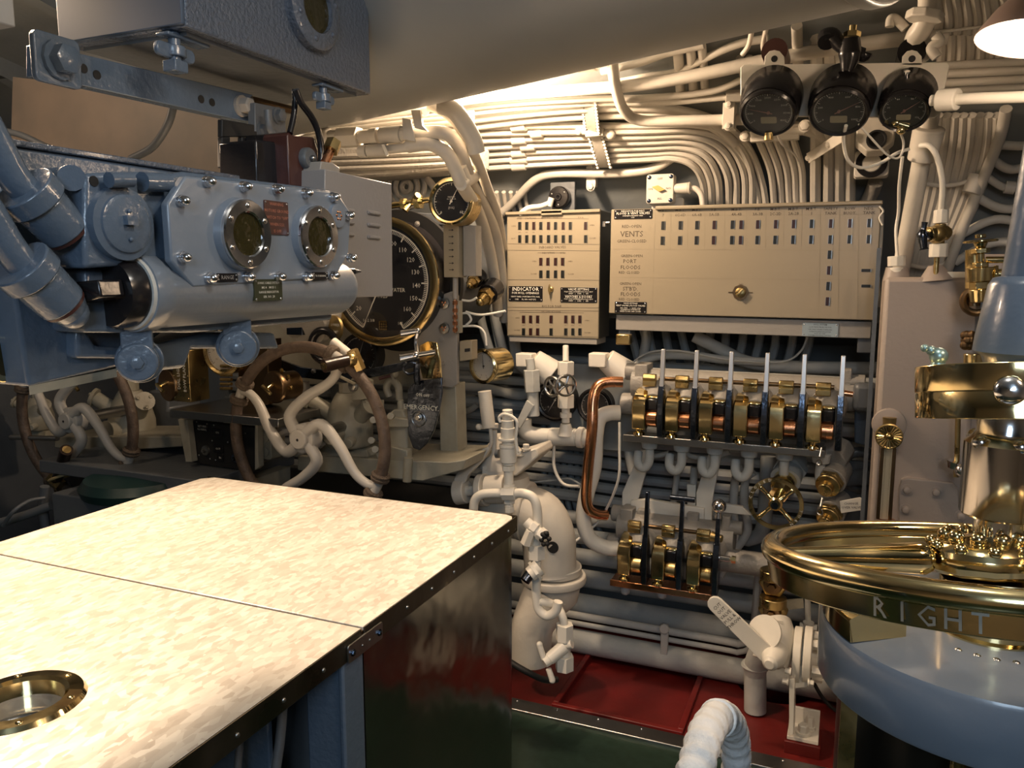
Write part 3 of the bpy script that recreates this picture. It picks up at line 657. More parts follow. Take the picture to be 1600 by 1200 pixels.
# ============================================================ gauges
def gauge(name, lab, M, R, depth, case, bezel, dial, ink, bez=.10, a0=225, a1=-45, nt_=40, major=5, nums=(), needle=40, ns=.13, cat='gauge', extra=None, nr=.60, ndl=None, gl=True, dome_=0):
    t = T(name, lab, cat, M.translation)
    b = B(); b.lathe([(R*.96, -depth), (R*.96, 0)], M, 44); b.build('case', case, t)
    b = B(); b.lathe([(R*.97, -.002), (R, .002), (R, .012), (R*(1-bez*.5), .018), (R*(1-bez), .014), (R*(1-bez), .003)], M, 56); b.f = [f for f in b.f if len(f) == 4]; b.build('bezel', bezel, t)
    Ri = R*(1-bez)
    b = B(); b.lathe([(Ri, .002), (Ri, .004)], M, 44); d = b.build('dial', dial, t)
    b = B()
    for i in range(nt_+1):
        a = rad(a0+(a1-a0)*i/nt_); mj = i % major == 0; r0, r1 = Ri*(.80 if mj else .86), Ri*.92
        wv = Ri*(.012 if mj else .006); c, s = math.cos(a), math.sin(a)
        b.add([(r0*c-wv*s, r0*s+wv*c, .0046), (r0*c+wv*s, r0*s-wv*c, .0046), (r1*c+wv*s, r1*s-wv*c, .0046), (r1*c-wv*s, r1*s+wv*c, .0046)], [(0, 1, 2, 3)], M)
    n = 40
    for i in range(n):
        p = []
        for q, rr in ((i, .92), (i+1, .92), (i+1, .94), (i, .94)):
            a = rad(a0+(a1-a0)*q/n); p.append((Ri*rr*math.cos(a), Ri*rr*math.sin(a), .0046))
        b.add(p, [(0, 1, 2, 3)], M)
    for i, s in enumerate(nums):
        if s == '': continue
        a = rad(a0+(a1-a0)*i/(len(nums)-1)); b.text(s, Ri*ns, M @ Matrix.Translation((Ri*nr*math.cos(a), Ri*nr*math.sin(a), .0045)))
    for (s, x, y, z) in (extra or ()): b.text(s, Ri*z, M @ Matrix.Translation((Ri*x, Ri*y, .0045)))
    b.build('markings', ink, d)
    a = rad(needle); b = B(); c, s = math.cos(a), math.sin(a); L = Ri*.85; wv = Ri*.022
    b.slab([M @ V(v) for v in ((-.2*L*c-wv*s, -.2*L*s+wv*c, .007), (-.2*L*c+wv*s, -.2*L*s-wv*c, .007), (L*c, L*s, .007))], M.to_3x3() @ V((0, 0, .0015))); b.lathe([(Ri*.06, .004), (Ri*.06, .009)], M, 14); b.build('needle', ndl or ink, t)
    if gl:
        b = B(); b.lathe([(Ri*1.0, .0125), (Ri*1.0, .0135)], M, 36); b.build('glass', glass, t)
    return t
gc = PY(598, 440, 2.5); GR = (PY(598, 540, 2.5)-gc).length
nums = ['16', '20', '30', '40', '50', '60', '70', '80', '90', '100', '110', '120', '130', '140', '150', '160', '165']
g = gauge('depth_gauge', 'very large brass-rimmed black depth gauge reading 20 to 160', FW(gc), GR, .10, black, mat('gauge_brass', (.62, .47, .22), .2, 1, bump=(30, .15)), dialb, inkw, bez=.13, a0=243, a1=-63, nt_=150, major=10, nums=['', '20', '30', '40', '50', '60', '70', '80', '90', '100', '110', '120', '130', '140', '150', '160', ''], needle=243, ns=.115, nr=.70,
      extra=[('165', .36, -.74, .075), ('16-2 3/8', -.30, -.70, .075), ('1.025', 0, -.26, .10), ('WT. OF SEA WATER', .02, -.15, .10), ('DEPTH', 0, .25, .14), ('FEET', 0, .08, .12)])
M = FW(gc); b = B(); b.rrect(.034, .034, .003, .0046, .006, M @ Matrix.Translation((0, -GR*.68, 0))); em = b.build('maker_emblem', abrass, g)
b = B(); [b.box((0, -GR*.68+dy, .0065), (.028, .0025, .0008), M) for dy in (-.009, 0, .009)]; [b.box((dx, -GR*.68, .0065), (.0025, .028, .0008), M) for dx in (-.009, 0, .009)]; b.build('emblem_lines', blackm, em)
# black disc behind
b = B(); b.lathe([(GR*1.13, -.13), (GR*1.13, -.105)], M, 48); b.build('mount_disc', blackm, g)
b = B(); b.lathe([(GR*.9, -.55), (GR*.7, -.13)], M, 32); b.build('rear_housing', darkgrey, g)
M = FR(PY(706, 315, 2.45), (1, .12, 0), (0, .05, 1))
gauge('pressure_gauge', 'medium brass-rimmed black gauge partly hidden by cream pipes above the depth gauge', M, .079, .09, abrass, brass, dialb, inkw, bez=.16, nt_=30, nums=('0', '', '', '', '', '', '60'), needle=62, ns=.2, nr=.78, extra=[('PRESSURE', 0, .22, .09), ('LBS. PER SQ. IN.', 0, .12, .07), ('[U.S.]', 0, -.32, .14)])
M = FR(PY(757, 572, 2.75), (1, -.28, 0), (0, 0, 1)); t = gauge('aneroid_barometer', 'small brass drum barometer with ivory dial under the plugs', M, .068, .10, brass, brass, dialw, inkb, bez=.2, a0=250, a1=-70, nt_=40, needle=95, nums=('28', '', '29', '', '30', '', '31'), ns=.12, nr=.68)
M = FR(PY(350, 548, 2.33), (1, 0, 0), (0, 0, 1)); gauge('ivory_gauge', 'ivory-faced brass gauge half hidden behind a blue-grey lug', M, .094, .10, abrass, abrass, dialw, inkb, bez=.17, needle=-30, nt_=36, nums=('30', '20', '10', '0', '10', '20', '30'), ns=.12)
M = FW(PY(563, 555, 2.6)); gauge('small_black_gauge', 'small black gauge just under the rim of the large depth gauge', M, .085, .05, blackm, blackm, dialb, inkw, bez=.14, needle=70, nt_=20)
M = FR(PY(868, 625, 3.12), (1, 0, 0), (0, 0, 1)); gauge('wall_gauge', 'black wall gauge behind the little spoked valve wheel', M, .088, .06, blackm, black, dialb, inkw, bez=.18, needle=-120, nt_=20, nums=('0', '', '100', '', '200'), ns=.16)
M = FR(PY(930, 634, 3.14), (1, 0, 0), (0, 0, 1)); gauge('wall_gauge', 'black wall gauge behind the tall copper pipe', M, .075, .05, blackm, black, dialb, inkw, bez=.18, needle=100, nt_=20)
b = B(); b.rrect(.42, .36, .05, -.09, -.07, FW(PY(925, 640, 3.12))); b.build('gauge_backboard', hullp, label='grey back plate carrying the two black wall gauges', cat='panel')
# ---- support frame behind/around depth gauge
t = T('gauge_stand', 'grey steel frame post and shelf carrying the depth gauge', 'frame', PY(690, 700, 2.62))
def slY(b, pts, Y, th): return b.slab([PY(x, y, Y) for x, y in pts], (0, th, 0))
b = B(); slY(b, ((686, 462), (706, 455), (714, 462), (714, 600), (706, 606), (688, 604), (650, 590), (652, 530)), 2.56, .02); b.build('side_plate', greyp, t, bevel=.003)
b = B(); slY(b, ((686, 600), (712, 600), (716, 720), (688, 722)), 2.58, .08); b.build('post', stonep, t, bevel=.003)
b = B(); slY(b, ((465, 712), (700, 722), (728, 718), (722, 735), (660, 752), (465, 735)), 2.40, .30); b.build('shelf', stonep, t, bevel=.004)
b = B(); slY(b, ((600, 335), (690, 340), (690, 400), (640, 350), (600, 345)), 2.7, .03); slY(b, ((618, 330), (700, 335), (700, 352), (618, 350)), 2.66, .03); b.build('top_bracket', darkgrey, t, bevel=.003)
b = B()
for x, y in ((690, 531), (692, 567), (692, 594), (652, 350)): b.bolt(FW(PY(x, y, 2.56)), .008, .008)
b.build('bolt', greyp, t)
b = B(); slY(b, ((380, 400), (690, 400), (690, 600), (380, 600)), 2.86, .02); b.build('back_panel', stonep, t)
# arrow strip
t = T('arrow_strip', 'tall narrow beige box with a column of small black arrows', 'indicator', PY(705, 430, 2.5))
c = PY(705, 392, 2.5); k_ = ppx(c)
M = FR(c, (1, 0, 0), (0, 0, 1)); b = B(); b.box((0, 0, -.03), (27*k_, 82*k_, .06), M); b.build('box', beige, t, bevel=.002)
b = B(); b.box((26*k_, 0, -.05), (22*k_, 78*k_, .05), M); b.build('side_cover', greyp, t, bevel=.002)
for i in range(7):
    b = B(); y = (32-10.2*i)*k_; b.add([(-4*k_, y-.001, .0008), (2*k_, y-.001, .0008), (2*k_, y+.001, .0008), (-4*k_, y+.001, .0008), (1.5*k_, y-.004, .0008), (5*k_, y, .0008), (1.5*k_, y+.004, .0008)], [(0, 1, 2, 3), (4, 5, 6)], M); b.build('arrow', inkb, t)
b = B(); b.cyl(M @ V((0, -41*k_, -.03)), M @ V((0, -75*k_, -.03)), .01); b.build('stem', greyp, t)
# two capped lamp jacks with brass fittings
t = T('indicator_lamp_pair', 'two clear-cased round indicator lamps with copper fittings right of the depth gauge', 'lamp', PY(695, 495, 2.54))
for (x, y) in ((695, 474), (695, 513)):
    M = FW(PY(x, y, 2.555)); b = B(); b.lathe([(.021, 0), (.020, .008), (.014, .010)], M, 8); b.build('socket', steel, t)
    b = B(); [b.dome(M @ Matrix.Translation((dx, dy, .010)), .0045, .003, 8) for dx, dy in ((-.006, .004), (.006, .004), (0, -.006))]; b.build('contact', copper, t)
b = B(); [b.hexn(PY(711, y, 2.52), PY(711, y+6, 2.52), .010) for y in (470, 482, 492, 502, 512)]; b.tube([PY(711, 468, 2.52), PY(711, 520, 2.52)], .005, 8, smooth=False); b.build('copper_fitting', copper, t)
b = B(); b.box((0, 0, 0), (.016, .03, .115), Matrix.Translation(PY(717, 495, 2.55))); b.build('fitting_plate', stonep, t, bevel=.002)
for i, P in enumerate(([(722, 469), (735, 470), (745, 465)], [(722, 490), (731, 490), (736, 500), (728, 508)], [(722, 510), (745, 510), (757, 520), (760, 540)], [(728, 487), (752, 492), (790, 486)])):
    pipe('thin_tube', [(x, y, 2.6) for x, y in P], 1.8, white, 'thin white tube, %s from the top, right of the round indicator lamps' % ORD[i], 'tube', seg=8)
b = B(); slY(b, ((718, 533), (737, 532), (737, 562), (718, 565)), 2.56, .05); b.build('slot_box', beige, label='small beige box with a slot, left of the barometer', cat='box', bevel=.002)
b = B(); slY(b, ((726, 545), (734, 544), (734, 549), (726, 550)), 2.557, .004); b.build('slot_cover', blackm, label='black slot cover on the small beige box', cat='cover')
# black/brass plugs
for (x, y, dx, dy, lab) in ((748, 432, -14, 14, 'upper black and brass screw plug on the pipes left of the hull indicator'), (772, 450, -22, 22, 'lower and larger black and brass screw plug left of the hull indicator')):
    s = 1.0 if x == 748 else 1.3
    p0 = PY(x, y, 2.9); p1 = PY(x+dx*.45, y+dy*.45, 2.83); p2 = PY(x+dx, y+dy, 2.77); t = T('screw_plug', lab, 'plug', p0, )
    b = B(); b.cyl(p0, p1, .034*s, .031*s, 22); b.build('cap', black, t, bevel=.002); b = B(); b.hexn(p1, p1+(p2-p1)*.5, .026*s); b.cyl(p1+(p2-p1)*.5, p2, .019*s, .014*s, 14); b.ball(p2, .012*s); b.build('brass_neck', abrass, t, bevel=.001)
# brass linkage left of medium gauge
t = T('brass_spindle', 'brass spindle with wing nut left of the medium gauge', 'fitting', PY(640, 318, 2.52))
b = B(); b.cyl(PY(608, 322, 2.52), PY(672, 312, 2.52), .011); b.hexn(PY(650, 316, 2.52), PY(658, 315, 2.52), .026); b.hexn(PY(628, 319, 2.52), PY(634, 318, 2.52), .02)
for a in (50, 230): b.tube([PY(643, 317, 2.52), PY(643+16*math.cos(rad(a)), 317-16*math.sin(rad(a)), 2.5)], [.006, .012], 8, smooth=False)
b.build('spindle', brass, t)
b = B(); b.cyl(PY(672, 312, 2.52), PY(690, 312, 2.52), .004); b.build('link_rod', steel, t)
# ---- brass instruments at the station
t = T('brass_nameplate_box', 'tall brass engraved box on the steel shelf, left of the ivory gauge', 'box', PY(300, 630, 2.3))
b = B(); b.box((0, 0, 0), (.085, .10, .20), Matrix.Translation(PY(298, 585, 2.32)) ); b.build('case', abrass, t, bevel=.003)
M = FR(PY(298, 585, 2.32)+V((0, -.051, 0)), (0, 0, 1), (-1, 0, 0)); b = B(); b.text('DIAL LIGHT', .02, M @ Matrix.Translation((0, .01, 0))); b.text('BOW PLANES', .02, M @ Matrix.Translation((0, -.02, 0))); b.build('lettering', inkw, t)
b = B(); [b.dome(M @ Matrix.Translation((x, y, 0)), .003, .002, 8) for x in (-.085, 0, .085) for y in (-.035, .035)]; b.build('screw', brass, t)
t = T('brass_backplate', 'flat dull brass panel behind the middle handwheel rim', 'panel', PY(398, 600, 2.36))
b = B(); slY(b, ((372, 540), (418, 530), (420, 632), (372, 640)), 2.36, .08); b.build('plate', bronze, t, bevel=.003)
b = B(); [b.dome(FW(PY(x, y, 2.36)), .004, .003, 8) for x, y in ((388, 594), (390, 613), (388, 560))]; b.build('screw', brass, t)
for (x, y, R_, lab) in ((428, 605, .058, 'round brass-capped transmitter with a T-key right of the dull brass panel'), (262, 602, .062, 'round brass-capped transmitter with a T-key left of the tall brass box')):
    c = PY(x, y, 2.28); M = FR(c, (1, -.25, 0), (0, 0, 1)); t = T('transmitter_cap', lab, 'instrument', c, 'brass transmitter caps')
    b = B(); b.lathe([(R_*.9, -.09), (R_*.9, -.01), (R_*1.02, -.01), (R_*1.02, .0), (R_*.96, .005), (1e-6, .006)], M, 36); b.build('cap', bronze, t)
    b = B(); b.cyl(M @ V((.0, .012, .004)), M @ V((.002, .0, .03)), .007); b.cyl(M @ V((-.022, .006, .032)), M @ V((.022, -.018, .032)), .007); b.build('t_key', brass, t)
    b = B(); [b.bolt(M @ Matrix.Rotation(rad(40*k), 4, 'Z') @ Matrix.Translation((R_*1.02, 0, -.03)), .007) for k in range(3)]; b.build('lug', abrass, t)
b = B()
for i in range(6): b.cyl(PY(345+0*i, 572+i*7, 2.32), PY(362, 572+i*7, 2.32), .006)
b.build('terminal_stack', abrass, label='stack of small brass terminals beneath the ivory gauge', cat='terminals')
t = T('steel_shelf', 'dark steel shelf edge under the brass instruments', 'shelf', PY(350, 655, 2.3))
b = B(); slY(b, ((265, 640), (435, 655), (435, 668), (265, 652)), 2.18, .35); b.build('shelf_board', steel, t, bevel=.002)
b = B(); slY(b, ((278, 655), (292, 656), (300, 722), (290, 722)), 2.24, .03); slY(b, ((398, 662), (402, 662), (404, 730), (398, 735)), 2.24, .03); b.build('leg', stonep, t, bevel=.002)
# black switch panel with plates
t = T('black_switch_panel', 'black panel with engraved plates and switches under the steel shelf', 'panel', PY(348, 742, 2.27))
b = B(); slY(b, ((297, 658), (398, 668), (398, 738), (298, 722)), 2.27, .03); b.build('board', blackm, t, bevel=.002)
M0 = FW(PY(348, 697, 2.27))
kk = ppx(PY(348, 697, 2.27))
def ppos(x, y, dz=0): return M0 @ Matrix.Translation(((x-348)*kk*1.05, (697-y)*kk, dz))
for (x, y, s) in ((311, 671, 'RETURN\nNORMAL'), (340, 676, 'ON'), (374, 680, 'POWER\nFAILURE'), (340, 702, 'OUT'), (343, 716, 'IN')):
    b = B(); b.rrect(.050 if s != 'IN' else .03, .030, .004, 0, .003, ppos(x, y)); pl = b.build('switch_plate', black, t, bevel=.001)
    b = B(); [b.text(q, .011, ppos(x, y, .003) @ Matrix.Translation((0, .006-.012*i if '\n' in s else 0, 0))) for i, q in enumerate(s.split('\n'))]; b.build('lettering', inkw, pl)
for (x, y) in ((315, 707), (372, 714)):
    b = B(); b.lathe([(.02, 0), (.018, .006), (.008, .008), (.006, .02), (1e-6, .022)], ppos(x, y), 18); b.build('toggle_switch', steel if x < 340 else gun, t)
b = B(); [b.dome(ppos(x, y, 0), .0035, .003, 8) for x, y in ((300, 662), (320, 664), (333, 665), (392, 673), (301, 716), (322, 720), (333, 721), (393, 732), (328, 690), (358, 690), (384, 700))]; b.build('screw', steel, t)
b = B(); slY(b, ((310, 735), (400, 748), (400, 790), (310, 790)), 2.3, .2); b.build('pedestal', stonep, label='grey pedestal under the black switch panel', cat='pedestal')
# twin port block
t = T('twin_port_block', 'pale block with two round ports right of the black switch panel', 'fitting', PY(415, 715, 2.3))
b = B(); b.rrect(.055, .11, .012, -.08, 0, FW(PY(414, 695, 2.28))); b.build('block', stonep, t, bevel=.003)
for y in (684, 706): b = B(); b.lathe([(.018, 0), (.018, .004), (.012, .004), (.012, .001), (1e-6, .001)], FW(PY(414, y, 2.278)), 18); b.build('port', stonep, t)
b = B(); b.tube([PY(425, 690, 2.3), PY(440, 675, 2.3), PY(452, 672, 2.32)], .02, 8); b.build('stub', castp, t)
# ---- hydraulic valve castings (cream/stone)
def casting(cx, cy, Y, s, lab):
    c = PY(cx, cy, Y); t = T('valve_casting', lab, 'valve', c, 'hydraulic valve castings'); Tm = lambda x, y, z: c+V((x, y, z))*s
    b = B(); b.lathe([(.075*s, -.12*s), (.085*s, -.11*s), (.085*s, -.04*s), (.07*s, .02*s), (.05*s, .06*s), (.04*s, .075*s)], Matrix.Translation(c), 26); b.build('body', stonep, t, ang=50)
    b = B(); b.cyl(Tm(0, 0, .075), Tm(0, 0, .115), .033*s, seg=8); b.cyl(Tm(0, 0, .115), Tm(0, 0, .16), .014*s); b.build('neck', stonep, t, bevel=.002)
    for sg in (-1, 1):
        b = B(); b.cyl(Tm(sg*.06, -.02, -.005), Tm(sg*.125, -.05, .045), .03*s, .026*s, 18); b.cyl(Tm(sg*.125, -.05, .045), Tm(sg*.135, -.055, .05), .036*s, seg=18); b.build('side_port', stonep, t)
        b = B()
        for k in range(3): a = rad(120*k+30); b.bolt(FD(Tm(sg*.135, -.055, .05), (sg, -.4, .6)) @ Matrix.Translation((.026*s*math.cos(a), .026*s*math.sin(a), 0)), .007*s)
        b.build('bolt', stonep, t)
    b = B(); b.cyl(Tm(0, -.06, -.06), Tm(0, -.115, -.06), .036*s, seg=20); b.cyl(Tm(.05, -.06, -.085), Tm(.06, -.10, -.09), .018*s); b.build('front_port', stonep, t, bevel=.002)
    b = B(); b.hexa([Tm(-.09, -.03, -.12), Tm(.09, -.03, -.12), Tm(.12, -.06, -.16), Tm(-.12, -.06, -.16), Tm(-.09, .08, -.12), Tm(.09, .08, -.12), Tm(.12, .08, -.16), Tm(-.12, .08, -.16)]); b.build('base', stonep, t, bevel=.004)
    return t
casting(545, 645, 2.48, 1.05, 'stone-coloured hydraulic valve casting behind the middle handwheel')
casting(205, 640, 2.52, 1.15, 'stone-coloured hydraulic valve casting behind the far left handwheel')
casting(60, 640, 2.6, .8, 'dim valve casting at the extreme left beyond the far left handwheel')
t = T('bolted_valve_block', 'stone-coloured bolted valve block left of the emergency lever plate', 'valve', PY(615, 745, 2.5))
b = B(); slY(b, ((595, 655), (615, 640), (628, 640), (636, 655), (636, 700), (625, 722), (598, 705)), 2.42, .10); b.build('block', stonep, t, bevel=.006)
b = B(); slY(b, ((583, 660), (600, 650), (640, 655), (640, 668), (600, 668)), 2.40, .04); slY(b, ((586, 708), (604, 695), (636, 704), (636, 722), (590, 718)), 2.40, .04); b.build('flange', stonep, t, bevel=.004)
b = B(); [b.cyl(PY(x, 640, 2.44), PY(x, 625, 2.44), .012) for x in (595, 626)]; [b.cyl(PY(x, y, 2.40), PY(x-2, y, 2.36), .012) for x, y in ((585, 656), (582, 688), (588, 702), (612, 650))]; b.cyl(PY(638, 715, 2.38), PY(636, 752, 2.38), .016); b.build('stud', stonep, t)
t = T('crank_bracket', 'stone-coloured forked crank bracket with bolt at the top of the middle handwheel', 'bracket', PY(560, 600, 2.4))
b = B(); slY(b, ((548, 592), (560, 590), (572, 596), (573, 624), (550, 626)), 2.38, .05); b.build('block', stonep, t, bevel=.003)
b = B(); b.tube([PY(518, 582, 2.36), PY(555, 600, 2.36)], .006, 8, smooth=False); b.tube([PY(540, 577, 2.37), PY(572, 594, 2.37)], .006, 8, smooth=False); b.build('fork', stonep, t)
b = B(); b.bolt(FW(PY(552, 603, 2.375)), .016, .012); b.build('bolt', steel, t)
t = T('curved_arm', 'dark steel flat arm sweeping from the blue-grey lug to the emergency lever', 'bar', PY(500, 560, 2.36))
b = B(); slY(b, ((420, 556), (470, 574), (540, 582), (600, 572), (655, 560), (655, 572), (600, 586), (540, 598), (470, 590), (412, 566)), 2.44, .012); b.build('arm', gun, t, bevel=.001)
b = B(); b.bolt(FW(PY(490, 580, 2.44)), .008); b.build('bolt', steel, t)
# emergency lever plate
t = T('emergency_plate', 'dark steel leaf-shaped lever guard engraved EMERGENCY', 'panel', PY(660, 700, 2.4))
b = B(); slY(b, ((637, 608), (645, 600), (655, 595), (690, 590), (690, 615), (686, 640), (678, 672), (668, 692), (655, 704), (645, 700), (638, 680), (636, 640)), 2.40, .012); b.build('guard', gun, t, bevel=.002)
M = FW(PY(658, 637, 2.399)); b = B(); b.text('EMERGENCY.', .024, M); b.text('ON', .016, M @ Matrix.Translation((-.008, .045, 0))); b.text('OFF', .014, M @ Matrix.Translation((.022, .043, 0))); b.build('lettering', inkw, t)
b = B(); b.torus(FW(PY(654, 655, 2.398)), .026, .0018, 24, 6); b.build('ring', steel, t); b = B(); b.bolt(FW(PY(655, 652, 2.398)), .010, .015); b.build('bolt', steel, t)
t = T('brass_quadrant', 'curved brass quadrant engraved CHANGE VALVE above the emergency guard', 'panel', PY(675, 590, 2.42))
b = B(); slY(b, ((655, 540), (668, 533), (682, 535), (687, 560), (689, 592), (660, 592), (655, 570)), 2.43, .01); b.build('quadrant', brass, t, bevel=.002)
b = B()
for i, ch in enumerate('CHANGE VALVE'): b.text(ch, .013, FW(PY(676+min(i, 8)*1.0, 541+i*4.8, 2.4285)) @ Matrix.Rotation(rad(-82), 4, 'Z'))
b.text('HAND', .010, FW(PY(664, 572, 2.4285))); b.build('lettering', inkb, t)
t = T('chrome_lever', 'bright steel T-handled lever in front of the brass quadrant', 'lever', PY(655, 600, 2.36))
b = B(); b.cyl(PY(626, 560, 2.32), PY(650, 555, 2.34), .014, .011, 18); b.cyl(PY(650, 555, 2.34), PY(680, 550, 2.36), .009, .009, 14); b.ball(PY(650, 555, 2.34), .014); b.build('handle', chrome, t)
b = B(); b.cyl(PY(627, 521, 2.36), PY(652, 517, 2.38), .012, .010, 16); b.ball(PY(653, 517, 2.38), .011); b.tube([PY(653, 518, 2.38), PY(650, 535, 2.38), PY(652, 556, 2.36)], .007, 8); b.build('upper_handle', chrome, t)
b = B(); b.tube([PY(652, 566, 2.37), PY(651, 585, 2.38), PY(653, 600, 2.39)], .012, 8); b.tube([PY(650, 568, 2.36), PY(638, 566, 2.35), PY(630, 575, 2.35), PY(637, 584, 2.36), PY(648, 582, 2.37)], .005, 8); b.build('stem', gun, t)
t = T('tee_valve', 'small pale tee valve with maroon grip between the middle wheel and the emergency guard', 'valve', PY(610, 600, 2.5))
b = B(); b.tube([PY(608, 620, 2.5), PY(604, 605, 2.5), PY(612, 595, 2.5), PY(622, 604, 2.5), PY(624, 625, 2.5)], .014, 10); b.cyl(PY(614, 592, 2.48), PY(614, 570, 2.48), .008); b.ball(PY(618, 584, 2.47), .013); b.build('body', stonep, t)
b = B(); b.tube([PY(610, 587, 2.46), PY(592, 592, 2.44)], .006, 8, smooth=False); b.build('grip', maroon, t)
# pale pipes left of middle wheel
pipe('vertical_pipe', [(476, 596, 2.5), (476, 625, 2.5), (476, 665, 2.5)], 8, castp, 'short pale vertical pipe seen through the middle handwheel', 'pipe')
# cream round casting above the middle wheel
t = T('round_cover', 'pale round cover showing between the blue-grey lug and the depth gauge', 'cover', PY(470, 530, 2.3))
b = B(); b.lathe([(.10, -.1), (.11, 0), (.095, .02), (1e-6, .022)], FR(PY(475, 500, 2.35), (1, 0, .1), (0, -.6, 1)), 36); b.build('cover', castp, t)
t = T('brass_disc_tags', 'cluster of round brass engraved tags left of the depth gauge rim', 'tag', PY(510, 505, 2.36))
b = B(); [b.lathe([(.045, 0), (.045, .01), (1e-6, .012)], FR(PY(x, y, 2.36), (1, -.3, 0), (0, 0, 1)), 26) for x, y in ((524, 512),)]; b.build('disc', abrass, t)
b = B(); b.text('LOWER', .014, FR(PY(524, 508, 2.345), (1, -.3, 0), (0, 0, 1))); b.text('LIMIT', .014, FR(PY(524, 519, 2.345), (1, -.3, 0), (0, 0, 1))); b.build('lettering', inkw, t)
b = B(); b.box((0, 0, 0), (.07, .04, .05), Matrix.Translation(PY(465, 512, 2.36))); b.build('black_tag', gun, t, bevel=.002)
pipe('white_crank_arm', [(520, 534, 2.26), (540, 550, 2.26), (562, 568, 2.24)], 8, white, 'short white arm running down to the middle wheel rim from the depth gauge', 'arm')
b = B(); b.torus(FW(PY(507, 540, 2.35)), .055, .015, 26, 10); b.build('rubber_ring', black, label='black rubber ring hanging behind the white crank arm', cat='ring')
# dark lower furniture of the station
t = T('station_bench', 'long dark bench under the diving station', 'bench', PY(250, 760, 2.5))
b = B(); c0 = PY(75, 730, 2.1); c1 = PY(300, 712, 2.1); b.box(((c0.x+c1.x)/2, 2.35, c0.z), (c1.x-c0.x+.1, .5, .05)); b.build('bench_top', darkgrey, t, bevel=.004)
b = B(); b.box((-2.4, 2.75, .35), (2.0, .4, .72)); b.build('bench_box', blackm, t)
t = T('stone_shelf', 'pale cast shelf under the far left valve casting', 'shelf', PY(190, 690, 2.4))
b = B(); slY(b, ((85, 682), (285, 682), (285, 698), (180, 705), (85, 700)), 2.36, .3); b.build('board', stonep, t, bevel=.005)
b = B(); slY(b, ((280, 650), (298, 655), (298, 722), (290, 722)), 2.3, .1); b.build('end_bracket', stonep, t, bevel=.004)
t = T('seat_locker', 'low blue-grey locker with a dark green round cushion at the left', 'locker', PY(130, 800, 1.9))
c0 = PY(80, 770, 2.0); c1 = PY(225, 770, 2.0); b = B(); b.box(((c0.x+c1.x)/2, 2.15, c0.z/2), (c1.x-c0.x, .3, c0.z)); b.build('locker_body', darkgrey, t, bevel=.006)
b = B(); b.lathe([(.20, -.03), (.21, .0), (.19, .03), (1e-6, .04)], Matrix.Translation(V(((c0.x+c1.x)/2+.05, 2.15, c0.z+.03))), 36); b.build('cushion', mat('dark_green_vinyl', (.008, .03, .03), .35), t)
pipe('grey_tube', [(-30, 825, 1.9), (30, 808, 1.95), (80, 790, 2.0)], 7, darkgrey, 'thick grey tube entering low at the left border', 'pipe')
pipe('grey_tube', [(5, 822, 1.85), (20, 800, 1.85), (45, 783, 1.9), (70, 778, 1.95)], 3, darkgrey, 'thin grey tube arching above the thick tube at the left border', 'pipe')
pipe('grey_tube', [(70, 760, 2.02), (68, 800, 2.02), (76, 850, 2.02)], 7, darkgrey, 'dark upright tube beside the seat locker', 'pipe')
pipe('control_rod', [(17, 683, 2.2), (90, 685, 2.2)], 4, steel, 'thin horizontal rod crossing the far left handwheel', 'rod', sub=2)
b = B(); slY(b, ((232, 610), (262, 612), (262, 640), (300, 640), (300, 690), (200, 690), (225, 660)), 2.62, .2); b.build('dark_equipment_box', darkgrey, label='dark box behind the left brass-capped transmitter', cat='box', bevel=.01)
pipe('cable_hook', [(122, 610, 2.4), (112, 595, 2.4), (118, 578, 2.4), (132, 580, 2.4)], 3, abrass, 'small brass hook beneath the blue case', 'hook')
# ============================================================ wall cables and pipes
VX = [1101, 1112, 1124, 1139, 1151, 1164, 1175]
G1 = 'cables bending down behind the wide indicator'
for k in range(7):
    P = [(560, 284-13*k), (680, 270-11.5*k), (820, 258-10.2*k), (1000, 249-8.8*k), (1050+6*k, 247-8.7*k), (1082+10*k, 258-7.5*k), (VX[k]-3, 285-4*k), (VX[k], 320), (VX[k], 352)]
    pipe('cable', P, 5.6, cream, 'cream cable of the big bend above the wide indicator, %s from the inside' % ORD[k], 'cable', G1, off=.075, seg=8, sub=5)
    b = B(); c0, c1 = PH(790+8*k if k % 2 else 800, 259.5-10.2*k, .075), PH(818+6*k if k % 2 else 822, 258-10.2*k, .075); b.cyl(c0, c1, 8*ppx(c0), seg=12)
    b.build('cable_coupling', cream, label='swollen coupling on the %s cable of the bend, counted from the inside' % ORD[k], cat='coupling', group='couplings on the bending cables', bevel=.002)
V2 = [1188, 1199, 1210, 1222, 1234, 1245, 1256]
for k in range(7):
    if k < 2: P = [(900, 178-12*k), (1000, 178-12*k), (1075, 185-12*k), (1130+8*k, 212-14*k), (1163+10*k, 250-14*k), (1182+11*k, 295), (V2[k], 352)]
    else: P = [(1128+14*k, 90), (1140+14*k, 150), (1152+14*k, 205), (V2[k]-10+k, 260), (V2[k]-2, 300), (V2[k], 352)]
    pipe('cable', P, 5.4, cream, 'cream cable dropping behind the first black gauge, %s in its row from the left' % ORD[k], 'cable', 'cables below the left black gauge', off=.06, seg=8, sub=5)
for k, x in enumerate((1274, 1294, 1311, 1328)):
    pipe('flat_conduit', [(x+2, 60), (x+2, 130), (x+1, 200), (x, 290), (x, 352)], 8.5, cream, 'fat straight cream cable dropping to the wide indicator, %s of four from the left' % ORD[k], 'cable', 'fat straight cables', off=.085, seg=8, sub=4)
